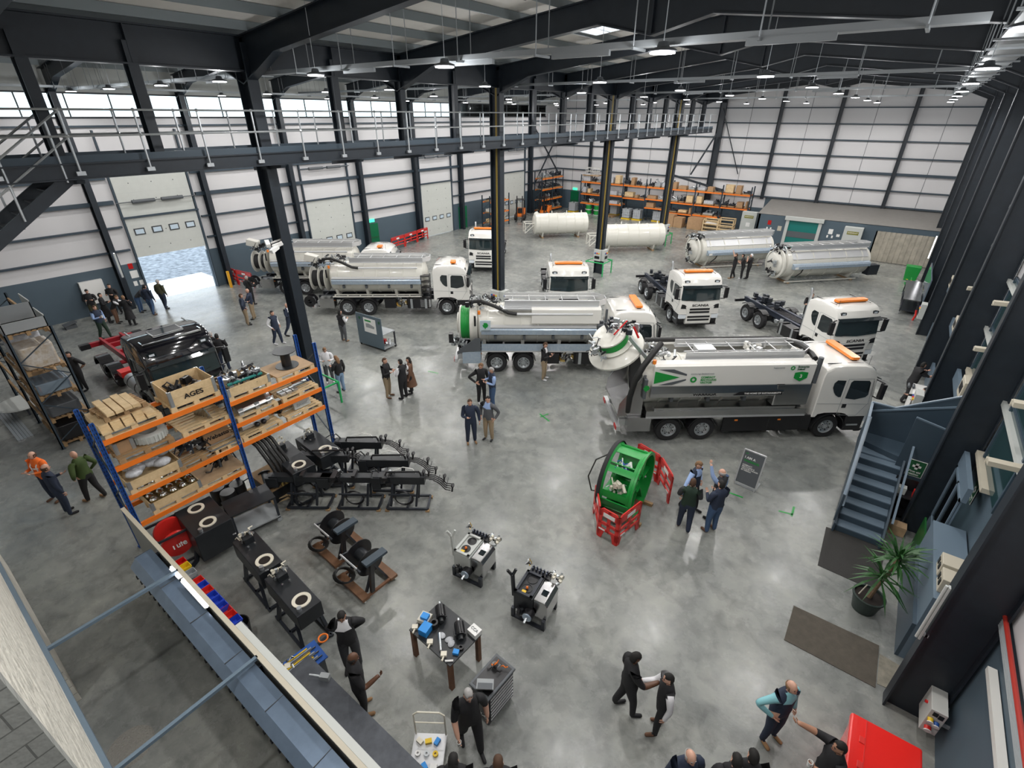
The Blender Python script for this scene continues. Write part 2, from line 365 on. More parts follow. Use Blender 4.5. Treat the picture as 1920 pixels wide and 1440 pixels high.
# gantry walkway beside the valley row
def walkway():
    x0, x1, ya, yb, z = -17.35, -16.0, 2.6, 52.0, 9.18
    o = thing('gantry_walkway', 'long grey steel overhead walkway with galvanised handrails running through the hall', 'walkway', (0, 0, 0))
    m = MB()
    for x in (x0, x1): m.ibeam((x, ya, z), (x, yb, z), .36, .16)
    m.build('side_beam', 'steel', o, None)
    g = MB().box(x0+.05, x1-.05, ya, yb, z-.02, z+.04); g.build('deck', 'dgrey', o, None)
    k = MB()
    for x in (x0, x1): k.box(x-.01, x+.01, ya, yb, z+.16, z+.34)
    k.build('toe_board', 'steelblue', o, None)
    for x in (x0+.02, x1+.1):
        for zz in (z+.75, z+1.3): MB().cyl((x, ya, zz), (x, yb, zz), .026, n=6).build('handrail', 'galv', o)
        y = ya
        while y <= yb:
            p = MB().cyl((x, y, z-.05), (x, y, z+1.3), .026, n=6); p.ell((x, y, z+1.3), (.045, .045, .045), 6, 4); p.ell((x, y, z+.75), (.045, .045, .045), 6, 4); p.box(x-.06, x+.02, y-.09, y+.09, z-.09, z+.0)
            p.build('rail_post', 'galv', o); y += 1.5
    for y in (4.0, 9.2, 12.2, 15.2, 18.2, 21.2, 27.2, 33.2, 39.2, 45.2):
        MB().prism([(x1+.25, z-.18), (x0-.1, z-.18), (x0-.1, z-.42), (x1+.2, z-.26)], y-.08, y+.08, 'y').build('bracket', 'steel', o, None)
walkway()
# ================================================================ TRUCKS (x forward from the front axle, y to the left)
mat('cabw', (.80, .79, .75), .18, coat=.8); mat('cabk', (.006, .006, .009), .1, coat=1); mat('chassis', (.03, .035, .045), .4, .3)
mat('lens', (.75, .8, .85), .08, spec=.9); mat('redlens', (.5, .01, .01), .2); mat('hose', (.012, .012, .012), .55, bump=.3, bscale=60); mat('navy', (.05, .06, .085), .35, .4)
def mk_wheel():
    w = thing('wheel_model', '', '', (0, 0, 0)); C.objects.unlink(w)
    t = MB(); t.lathe([(.29, -.14), (.47, -.15), (.505, -.11), (.51, -.09), (.51, .09), (.505, .11), (.47, .15), (.29, .14)], ax='y', n=28)
    for k in range(28):
        a = 2*pi*k/28
        t.cb((.508*cos(a), 0, .508*sin(a)), (.012, .2, .06), ry=-a)
    r = MB(); r.lathe([(.3, -.15), (.285, -.155), (.27, -.1), (.18, -.06), (.16, -.09), (.1, -.1), (.09, -.14), (0, -.145)], ax='y', n=24)
    r.lathe([(.3, .15), (.27, .1), (.1, .1), (0, .1)], ax='y', n=24)
    h = MB().mat(0)
    for k in range(10):
        a = 2*pi*k/10; h.cyl((.135*cos(a), -.09, .135*sin(a)), (.135*cos(a), -.12, .135*sin(a)), .014, n=6)
    for k in range(8):
        a = 2*pi*(k+.5)/8; h.cyl((.215*cos(a), -.086, .215*sin(a)), (.215*cos(a), -.078, .215*sin(a)), .03, n=8)
    return t.mesh('tyre', 'rubber'), r.mesh('rim', 'galv'), h.mesh('wheel_nuts', 'black')
WH = mk_wheel()
def wheel(par, x, y, rz=0, dual=False):
    for k in range(2 if dual else 1):
        o = bpy.data.objects.new('wheel', WH[0]); C.objects.link(o); o.parent = par
        s = 1 if y < 0 else -1
        o.location = (x, y+s*(.32 if k else 0), .51); o.rotation_euler = (0, 0, (0 if y < 0 else pi)+rz)
        if k == 0:
            for me, n in ((WH[1], 'rim'), (WH[2], 'wheel_nuts')):
                q = bpy.data.objects.new(n, me); C.objects.link(q); q.parent = o
def guard(par, x, y, m='black', r=.6, w=.34, a0=.05, a1=.95, z=.51, n=10, name='mudguard'):
    g = MB(); vs = []
    for i in range(n+1):
        a = pi*(a0+(a1-a0)*i/n)
        for rr in (r, r+.03):
            for yy in (y-w/2, y+w/2): vs.append((x+rr*cos(a), yy, z+rr*sin(a)))
    fs = []
    for i in range(n):
        b = i*4; c = b+4
        fs += [(b, c, c+1, b+1), (b+2, b+3, c+3, c+2), (b, b+2, c+2, c), (b+1, c+1, c+3, b+3)]
    g.add(vs, fs+[(0, 1, 3, 2), (n*4, n*4+2, n*4+3, n*4+1)]); return g.build(name, m, par)
PROF = [(-.78, 1.02), (-.78, 2.82), (-.7, 3.03), (-.45, 3.17), (0, 3.21), (.7, 3.2), (1.0, 3.12), (1.2, 2.98), (1.31, 2.75), (1.36, 2.66), (1.45, 1.82), (1.5, 1.62), (1.52, 1.02), (.72, 1.02), (.55, 1.14), (.3, 1.2), (-.3, 1.2), (-.55, 1.14), (-.62, 1.02)]
def cab(par, m='cabw', tall=0.0, bar='full', mirror=True, badge=True):
    prof = [(x, z+(tall*(z-2.66)/.5 if z > 2.66 else 0)) for x, z in PROF]
    b = MB(); n = len(prof); secs = [(-1.22, .07), (-1.19, .025), (-1.1, 0), (0, -.015), (1.1, 0), (1.19, .025), (1.22, .07)]; vs = []
    for y, ins in secs:
        for x, z in prof:
            f = ins; zz = z-(f*1.3 if z > 2.7 else 0); xx = x-(f*1.2 if x > 1.1 else (-f*.6 if x < -.7 else 0)); vs.append((xx, y, zz))
    fs = [tuple(range(n-1, -1, -1)), tuple(range((len(secs)-1)*n, len(secs)*n))]
    for k in range(len(secs)-1):
        for i in range(n):
            j = (i+1) % n; fs.append((k*n+i, k*n+j, (k+1)*n+j, (k+1)*n+i))
    b.add(vs, fs); body = b.build('cab_body', m, par, 30)
    # glass
    g = MB(); g.add([(1.40, -1.1, 2.6), (1.40, 1.1, 2.6), (1.485, 1.13, 1.86), (1.485, -1.13, 1.86), (1.44, 0, 2.62), (1.52, 0, 1.8)], [(0, 4, 5, 3), (4, 1, 2, 5)])
    g.add([(1.40, -1.1, 2.6), (1.2, -1.236, 2.58), (1.3, -1.236, 1.92), (1.485, -1.13, 1.86)], [(0, 3, 2, 1)]); g.add([(1.40, 1.1, 2.6), (1.2, 1.236, 2.58), (1.3, 1.236, 1.92), (1.485, 1.13, 1.86)], [(0, 1, 2, 3)])
    g.build('windscreen', 'wglass', par, 60)
    w = MB(); w.box(1.46, 1.5, -.9, -.1, 1.84, 1.87); w.bar((1.5, -.8, 1.86), (1.475, -.15, 2.0), .02, .02); w.bar((1.5, .1, 1.86), (1.475, .8, 2.0), .02, .02); w.build('wiper', 'black', par, None)
    sl = MB(); sl.add([(1.33, -1.17, 2.7), (1.33, 1.17, 2.7), (1.56, 1.12, 2.6), (1.56, -1.12, 2.6), (1.33, -1.17, 2.66), (1.33, 1.17, 2.66), (1.56, 1.12, 2.57), (1.56, -1.12, 2.57)], [(0, 1, 2, 3), (7, 6, 5, 4), (3, 2, 6, 7), (0, 3, 7, 4), (1, 5, 6, 2)])
    sl.build('sun_visor', 'glass', par, None)
    for s in (-1, 1):
        y = s*1.222; o = s*.012
        d = [(.32, 1.84), (.34, 2.52), (.42, 2.6), (1.02, 2.58), (1.1, 2.5), (1.17, 1.98), (1.1, 1.88), (.7, 1.78)]
        MB().prism(d, min(y, y+o), max(y, y+o), 'y').build('door_window', 'glass', par, None)
        d2 = [(-.1, 1.98), (-.2, 2.1), (-.3, 2.3), (-.3, 2.5), (-.2, 2.62), (.12, 2.6), (.12, 1.9), (.02, 1.9)]
        MB().prism(d2, min(y, y+o), max(y, y+o), 'y').build('rear_window', 'glass', par, None)
        l = MB()
        for a, b_ in (((.22, 2.66), (.2, 1.1)), ((.2, 1.1), (.98, 1.06)), ((.98, 1.06), (1.3, 1.6)), ((1.3, 1.6), (1.18, 2.66)), ((.22, 2.66), (1.18, 2.66)), ((-.72, 1.62), (1.35, 1.56))):
            l.bar((a[0], y+o*.2, a[1]), (b_[0], y+o*.2, b_[1]), .012, .008, (0, 1, 0))
        l.build('door_seam', 'grey', par, None)
        MB().cb((.38, y, 1.5), (.16, .03, .16)).build('door_handle', 'black', par, None)
        st = MB(); st.box(.68, 1.42, s*1.0-.2, s*1.0+.2, .36, 1.03, .04); st.build('step_box', 'black', par, None)
        MB().box(.75, 1.2, min(s*1.15, s*1.24), max(s*1.15, s*1.24), .6, .66).build('step', 'galv', par, None)
        h = MB(); h.add([(1.505, s*1.1, .78), (1.545, s*.78, .8), (1.55, s*.74, .98), (1.5, s*1.16, 1.0)], [(0, 1, 2, 3)] if s > 0 else [(3, 2, 1, 0)])
        h.box(1.3, 1.54, min(s*.8, s*1.18), max(s*.8, s*1.18), .76, .99); h.build('headlamp', 'lens' if badge else 'glass', par, None)
        v = MB(); v.prism([(s*.62, 1.36), (s*1.14, 1.38), (s*1.1, 1.64), (s*.92, 1.6)][::s], 1.5, 1.535, 'x'); v.build('corner_vent', 'black', par, None)
        t = MB(); tz = 2.9+tall*.6; t.prism([(s*.72, tz-.1), (s*1.02, tz-.1), (s*1.05, tz+.05), (s*.9, tz+.08), (s*.75, tz+.06)][::s], 1.16, 1.275, 'x'); t.build('roof_lamp', 'glass', par, None)
        MB().prism([(s*.8, tz-.05), (s*.97, tz-.05), (s*.97, tz+.03), (s*.8, tz+.03)][::s], 1.27, 1.285, 'x').build('lamp_lens', 'lens', par, None)
        if mirror:
            q = MB(); q.bar((1.3, s*1.2, 2.62), (1.42, s*1.5, 2.6), .05, .05); q.bar((1.38, s*1.2, 1.9), (1.42, s*1.46, 1.92), .05, .05)
            q.cb((1.43, s*1.48, 2.26), (.14, .22, .62), rz=s*.2); q.build('mirror', 'black', par, None, bev=.02)
        guard(par, 0, s*1.0, 'black', .62, .5, .0, 1.0)
        wheel(par, 0, s*1.0)
    # front
    gb = MB(); gb.prism([(-.72, 1.0), (.72, 1.0), (.86, 1.5), (-.86, 1.5)], 1.5, 1.545, 'x'); gb.build('grille_panel', m, par, None)
    sl = MB()
    for z, w_ in ((1.33, .6), (1.15, .6), (.87, .68), (.68, .66)): sl.box(1.53, 1.565, -w_, w_, z-.055, z+.055)
    sl.build('grille_slots', 'black', par, None)
    bu = MB(); bu.prism([(1.2, .4), (1.5, .4), (1.55, .5), (1.55, 1.0), (1.2, 1.0)], -.76, .76, 'y'); bu.build('bumper', m, par, None)
    MB().prism([(1.2, .3), (1.42, .3), (1.54, .42), (1.2, .42)], -1.18, 1.18, 'y').build('bumper_lip', 'black', par, None)
    if badge: text('SCANIA', .19, 'black', par, (1.552, 0, 1.56), (R(90), 0, R(90)), 'badge_lettering', True, 1.5)
    MB().quad((1.47, .68, 1.98), (1.47, .95, 1.98), (1.44, .95, 2.3), (1.44, .68, 2.3)).build('windscreen_notice', 'paper', par, None)
    if m == 'cabw':
        rr = MB()
        for s in (-1, 1): rr.bar((-.6, s*.95, 3.19), (.75, s*.95, 3.2), .03, .03)
        rr.build('roof_rail', 'black', par, None)
    if bar:
        y0, y1 = {'full': (-.85, .85), 'right': (-.95, -.45)}[bar]
        MB().box(.35, .68, y0, y1, 3.27, 3.37, .05).build('light_bar', 'amber', par, None)
        MB().box(.42, .6, y0+.05, y1-.05, 3.2, 3.27).build('light_bar_foot', 'black', par, None)
        MB().cyl((.95, -1.0, 3.12), (.95, -1.0, 3.5), .008, n=4).build('aerial', 'black', par, None)
    return body
def chassis(par, L, m='chassis', axles=(-4.95, -6.25), rail_to=None, dress=True, far=True):
    L = rail_to or L; c = MB()
    for s in (-1, 1):
        c.box(-L, 1.0, s*.42-.045, s*.42+.045, .84, 1.12); c.box(-L, 1.0, s*.42-.09, s*.42+.09, 1.1, 1.125); c.box(-L, 1.0, s*.42-.09, s*.42+.09, .84, .86)
    c.build('chassis_rail', m, par, None)
    x = -1.2
    while x > -L:
        MB().box(x-.05, x+.05, -.4, .4, .88, 1.08).build('crossmember', m, par, None); x -= .95
    for ax in axles:
        for s in (-1, 1): wheel(par, ax, s*1.0, dual=False)
        MB().cyl((ax, -.85, .51), (ax, .85, .51), .1).build('axle', 'chassis', par)
        MB().ell((ax, 0, .52), (.24, .26, .24)).build('differential', 'chassis', par)
        MB().cyl((ax-.2, .5, .7), (ax+.2, .5, .7), .16, n=12).cyl((ax-.2, -.5, .7), (ax+.2, -.5, .7), .16, n=12).build('air_spring', 'black', par)
    if dress:
        e = MB(); e.box(-2.6, -1.1, .7, 1.2, .5, 1.05, .05); e.build('battery_box', 'black', par, None)
        e = MB(); e.box(-2.5, -1.0, -1.2, -.62, .48, 1.08, .1); e.build('fuel_tank', 'black', par, None)
        for z in (-2.2, -1.3) if par['label'][:4] != 'long' else (): MB().box(z-.03, z+.03, -1.21, -.61, .47, 1.09, .1).build('tank_strap', 'galv', par, None)
        v = MB(); random.seed(int(abs(L)*10))
        for k in range(12): v.cb((-2.7-random.random()*.9, random.choice((-.8, .75))+random.random()*.2, .7+random.random()*.4), (.12+random.random()*.2, .15, .14), rz=random.random())
        v.build('air_valves', 'galv', par, None)
        tb = MB()
        for k in range(5): tb.tube([(-1.0-.1*k, -.3+.14*k, 1.2), (-2.0, -.3+.1*k, 1.16), (-3.5, -.35+.12*k, 1.13), (-4.6, -.3+.1*k, 1.14)], .025, 5)
        tb.build('air_lines', 'black', par)
def chassis_truck(label, loc, rz, stack=True, guards='black', extra=None, sc=.92, axles=(-4.3, -5.6), L=6.9, bar='full'):
    t = thing('chassis_cab_truck', label, 'truck', (*loc, 0), rz, 'white truck cabs on bare chassis', sc)
    cab(t, bar=bar); chassis(t, L, 'navy', axles)
    for ax in axles:
        for s in (-1, 1): guard(t, ax, s*1.0, 'black', .6, .4, .28, .72)
    if stack:
        MB().tube([(-1.0, -.95, 1.0), (-1.0, -.95, 3.3), (-1.08, -.95, 3.5)], .07, 10).build('exhaust_stack', 'galv', t)
    eb = MB(); eb.box(-1.2, -.85, -.9, .9, 1.1, 1.9); eb.build('engine_cover', 'black', t, None)
    eq = MB()
    for k in range(10): eq.cb((-4.0-random.random()*2.4, random.random()*.6-.3, 1.25+random.random()*.25), (.3, .2, .25), rz=random.random()*3)
    eq.build('suspension_gear', 'chassis', t, None)
    MB().box(-L-.05, -L+.05, -1.1, 1.1, .8, .95).build('rear_crossbar', 'black', t, None)
    return t
chassis_truck('white chassis cab truck parked between the second and third steel columns', (-14.5, 24.7), R(-52))
chassis_truck('white chassis cab truck standing behind the white-sided tanker, its bare frame nearest the fitted tanks', (-8.1, 27.5), R(-48))
chassis_truck('white chassis cab truck with a person in folded arms behind its cab', (-1.0, 26.9), R(-43))
chassis_truck('white chassis cab truck behind the second steel column, furthest from the stairs', (-24.4, 29.3), R(-58), L=6.2, axles=(-3.9, -5.2))

def manifold(par, c, s, n, name='pipework', m=('black', 'galv', 'steelblk'), seed=1, k=1):
    kk = k
    r = random.Random(seed); q = MB()
    for _ in range(n):
        q.mat(r.randrange(3)); p = V(c)+V(((r.random()-.5)*s[0], (r.random()-.5)*s[1], (r.random()-.5)*s[2]))
        t = r.random()
        if t < .45:
            d = V((r.random()-.5, r.random()-.5, r.random()-.5))*.5*kk; q.cyl(p-d/2, p+d/2, (.025+.04*r.random())*kk, n=8)
        elif t < .7: q.cb(p, ((.08+.14*r.random())*kk, (.08+.12*r.random())*kk, (.08+.16*r.random())*kk), rz=r.random()*3)
        else:
            d = V((r.random()-.5, r.random()-.5, (r.random()-.5)*.5))*.9*kk; q.tube([p-d/2, p-d/5+V((0, 0, .1*kk)), p+d/5-V((0, 0, .08*kk)), p+d/2], .02*kk**.5, 6)
    return q.build(name, m, par)
def tank(par, x0, x1, z, r, m='tankwhite', rings=6, dome=.28, yc=0):
    t = MB(); t.lathe([(0, x0-dome), (r*.5, x0-dome*.8), (r*.85, x0-dome*.4), (r, x0), (r, x1), (r*.85, x1+dome*.4), (r*.5, x1+dome*.8), (0, x1+dome)], (0, yc, z), 'x', 36)
    o = t.build('tank', m, par, 30)
    for k in range(rings):
        x = x0+(x1-x0)*(k+.5)/rings
        MB().lathe([(r, x-.04), (r+.03, x-.035), (r+.03, x+.035), (r, x+.04)], (0, yc, z), 'x', 36).build('tank_ring', m, o)
    return o
def cage(par, x0, x1, w, z, m='alu', nose=True):         # the flat hose trough on top of a tank
    c = MB(); p = [(x0, -w), (x1-.4, -w), (x1, -w*.4), (x1, w*.4), (x1-.4, w), (x0, w)]
    for a, b in zip(p[:-1], p[1:]): c.bar((*a, z+.14), (*b, z+.14), .03, .28)
    c.bar((x0, -w, z+.0), (x1-.4, -w, z), .2, .03); c.bar((x0, w, z), (x1-.4, w, z), .2, .03)
    o = c.build('hose_trough', m, par, None)
    r = MB(); x = x0+.4
    while x < x1-.3:
        r.cyl((x, -w, z+.18), (x, w, z+.18), .02, n=6); x += .8
    r.cyl((x0, -w*.55, z+.2), (x1-.3, -w*.55, z+.2), .02, n=6); r.cyl((x0, w*.55, z+.2), (x1-.3, w*.55, z+.2), .02, n=6)
    r.build('trough_rungs', m, par); return o
def tanker(label, loc, rz, kind, sc=.92):
    t = thing('vacuum_tanker_truck', label, 'truck', (*loc, 0), rz, 'vacuum tanker trucks', sc)
    bar = 'right' if kind == 'A' else 'full'
    cab(t, bar=bar); ax = (-4.95, -6.28)
    chassis(t, 8.2, 'chassis', ax)
    for a in ax:
        for s in (-1, 1): guard(t, a, s*1.0, 'black', .58, .42, .08, .92)
    r = .98; z = 2.22
    tank(t, -7.1, -1.45, z, r, 'tankwhite', 7)
    for s in (-1, 1):
        k = MB(); k.prism([(s*.88, 2.42), (s*1.16, 2.36), (s*1.24, 2.28), (s*1.24, 2.05), (s*1.2, 2.03), (s*.98, 2.05)][::s], -7.0, -1.5, 'x')
        k.build('side_locker', 'film' if kind != 'C' else 'stain', t, None)
        MB().prism([(s*.9, 2.46), (s*1.2, 2.4), (s*1.2, 2.36), (s*.9, 2.42)][::s], -7.0, -1.5, 'x').build('locker_lid', 'alu', t, None)
        if kind == 'A':
            q = MB()
            for yy in (.72, 1.12): q.box(-7.1, -1.6, s*yy-.04, s*yy+.04, 1.2, 1.26)
            for x in [-7.0+.78*i for i in range(8)]: q.box(x-.03, x+.03, min(s*.7, s*1.16), max(s*.7, s*1.16), 1.2, 1.24)
            q.build('subframe_rail', 'tankwhite', t, None)
        else:
            q = MB(); q.box(-7.0, -1.55, min(s*.85, s*1.22), max(s*.85, s*1.22), 1.22, 1.26); q.box(-7.0, -1.55, s*1.22-.02, s*1.22+.02, 1.2, 1.56); q.box(-7.0, -6.97, min(s*.85, s*1.22), max(s*.85, s*1.22), 1.22, 1.56)
            q.box(-1.58, -1.55, min(s*.85, s*1.22), max(s*.85, s*1.22), 1.22, 1.56)
            q.build('side_tray', 'film' if kind == 'B' else 'stain', t, None)
            MB().box(-7.02, -1.53, s*1.235-.01, s*1.235+.01, 1.14, 1.21).build('tray_edge', 'alu', t, None)
    for k in range(4):
        MB().box(-6.4+1.4*k, -6.28+1.4*k, -1.1, -.9, 1.75, 1.95).build('tank_bracket', 'dgrey', t, None)
    sd = MB()
    for x in (-6.9, -5.0, -3.2, -1.7): sd.prism([(-.6, 1.12), (.6, 1.12), (.8, 1.6), (.4, 1.32), (-.4, 1.32), (-.8, 1.6)], x-.08, x+.08, 'x')
    sd.build('tank_saddle', 'tankwhite', t, None)
    cage(t, -5.9, -1.0 if kind != 'A' else -1.0, .62, z+r+.06 if kind != 'C' else 3.3)
    # rear bumper and lamps
    rb = MB(); rb.box(-8.35, -8.2, -1.2, 1.2, .55, .75); rb.box(-8.2, -7.9, -.9, -.8, .6, .9); rb.box(-8.2, -7.9, .8, .9, .6, .9); rb.build('rear_bumper', 'alu', t, None)
    for s in (-1, 1): MB().box(-8.38, -8.34, s*1.0-.16, s*1.0+.16, .58, .72).build('tail_lamp', 'redlens', t, None)
    bx = MB(); bx.box(-7.95, -7.05, -1.22, -.62, .52, 1.14); bx.build('steel_locker', 'stain' if kind != 'B' else 'film', t, None)
    MB().box(-7.1, -7.0, -1.1, -1.05, .98, 1.0).build('side_marker', 'amber', t, None)
    manifold(t, (-7.7, 0, .85), (.7, 1.4, .3), 22, 'rear_pipework', seed=3)
    if kind != 'C':
        manifold(t, (-2.6, -.95, .75), (1.3, .3, .4), 34, 'pump_pipework', ('galv', 'brass', 'black'), seed=5)
        MB().box(-3.9, -3.2, -1.2, -.7, .5, 1.05, .05).build('tool_locker', 'black', t, None)
        # boom pipework on the tank's rear top
        manifold(t, (-6.9, -.1, 3.35), (1.6, 1.3, .35), 46, 'boom_pipework', seed=8)
        MB().tube([(-7.6, -.4, 3.4), (-7.0, -.6, 3.5), (-6.3, -.8, 3.3), (-5.7, -.95, 3.05), (-5.3, -.98, 3.0)], .085, 10).build('suction_hose', 'hose', t)
        MB().cyl((-5.3, -.98, 3.0), (-1.7, -.98, 3.0), .06, n=8).build('hose_pipe', 'alu', t)
        MB().cyl((-7.3, -1.0, 2.4), (-7.3, -1.0, 2.9), .05, n=8).build('door_ram', 'black', t)
        be = MB(); be.cyl((-7.1, -.95, 2.98), (-7.1, -.95, 3.14), .07, n=10); be.build('beacon', 'amber', t)
    if kind == 'A':
        for x, rr in ((-7.55, .8), (-7.95, .74), (-8.45, .74)):
            MB().lathe([(0, x-.02), (rr*.9, x-.02), (rr, x), (rr, x+.03), (rr*.5, x+.07), (0, x+.07)], (0, -.15, 2.15), 'x', 28).build('reel_flange', 'tankwhite', t)
        MB().lathe([(.5, -8.4), (.5, -7.6)], (0, -.15, 2.15), 'x', 20).build('reel_drum', 'rubber', t)
        MB().cb((-8.3, -.25, 3.45), (.75, .5, .42), ry=.25).build('hose_box', 'tankwhite', t, None, bev=.02)
        manifold(t, (-8.1, -.3, 3.1), (.5, .5, .5), 26, 'reel_pipework', seed=12)
        hr = MB(); hr.lathe([(.12, -.25), (.36, -.25), (.36, -.22), (.14, -.2), (.14, .2), (.36, .22), (.36, .25), (.12, .25)], (-8.55, -.95, .95), 'y', 20); hr.build('tail_hose_reel', 'black', t)
        manifold(t, (-8.5, -.95, .8), (.5, .6, .6), 18, 'tail_reel_pipework', seed=13)
        fr = MB()
        for x in (-1.5, -.98):
            for y in (-1.2, -.75): fr.box(x-.02, x+.02, y-.02, y+.02, 1.05, 2.6)
        for z_ in (1.1, 1.45, 1.8, 2.15, 2.5): fr.box(-1.5, -.98, -1.2, -.75, z_, z_+.04)
        fr.build('equipment_rack', 'black', t, None)
        wb_ = MB().box(-1.7, -1.0, -1.2, -.62, .55, 1.05, .06); wb_.build('silencer_box', 'alu', t, None)
        MB().cyl((-1.9, -.9, .8), (-1.9, -.3, .8), .28, n=14).build('air_tank', 'tankwhite', t)
    if kind == 'B':
        pn = MB(); pn.prism([(-1.05, 2.55), (-.98, 3.2), (-.9, 3.25), (-.55, 3.28), (-.55, 2.8)], -4.6, -1.3, 'x'); pn.build('side_panel', 'white', t, None)
        MB().box(-6.0, -4.6, -.95, -.6, 3.18, 3.24).build('side_shelf', 'alu', t, None)
        MB().cyl((-1.05, -.98, 2.6), (-1.05, -.98, 3.25), .06, n=10).build('exhaust_stack', 'dgrey', t)
        MB().lathe([(0, -8.25), (.5, -8.22), (.55, -8.12), (.78, -8.12), (.86, -8.08), (.86, -8.02), (.6, -8.0)], (0, 0, 2.2), 'x', 30).build('reel_flange', 'tankwhite', t)
        MB().lathe([(.6, -8.05), (.8, -8.02)]+[(.8+.012*(i % 2), -8.02+.035*i) for i in range(13)]+[(.6, -7.55)], (0, 0, 2.2), 'x', 30).build('green_hose', 'green', t)
        MB().lathe([(.6, -7.6), (.98, -7.58), (1.0, -7.5), (.98, -7.4), (.9, -7.2)], (0, 0, 2.2), 'x', 34).build('reel_backplate', 'tankwhite', t)
        manifold(t, (-8.2, -.6, 1.4), (.6, .9, .5), 26, 'reel_pipework', ('galv', 'black', 'galv'), seed=15)
        MB().box(-8.6, -8.4, -.95, -.65, 1.5, 1.95).build('valve_box', 'black', t, None)
        MB().box(-7.05, -6.55, -1.24, -1.17, 2.2, 2.75).build('control_cabinet', 'lblue_grey', t, None)
        g = MB(); leaf(g, (-6.8, -1.25, 2.5), .17, 'y'); g.build('green_emblem', 'green', t, None)
        MB().prism([(-8.2, 1.15), (-7.3, 1.85), (-7.05, 1.85), (-7.05, 1.2), (-7.9, 1.12), (-8.2, 1.0)], -1.24, -1.2, 'y').build('splash_plate', 'dgrey', t, None)
        MB().box(-1.45, -.95, -1.15, -.5, 2.05, 2.5).build('oil_tank', 'dgrey', t, None)
    return t
mat('lblue_grey', (.5, .6, .66), .4)
def leaf(m, c, s, ax):          # the emblem: a notched leaf
    p = [(-.2, .9), (.5, .8), (.85, .2), (.6, -.4), (.15, -.6), (.0, -1.1), (-.15, -.6), (-.6, -.3), (-.75, .3), (-.35, .3), (-.5, .7)]
    if ax == 'y': m.prism([(c[0]+a*s, c[2]+b*s) for a, b in p], c[1]-.006, c[1]+.006, 'y')
    else: m.prism([(c[1]+a*s, c[2]+b*s) for a, b in p], c[0]-.006, c[0]+.006, 'x')
tanker('white vacuum tanker closest to the roller doors, pale reel discs at its tail', (-26.55, 20.7), R(38), 'A')
tanker('white vacuum tanker parked directly behind the grey display board', (-20.3, 20.75), R(38), 'A')
tanker('white vacuum tanker with a green hose drum standing upright on its tail', (-8.75, 20.2), R(37), 'B')
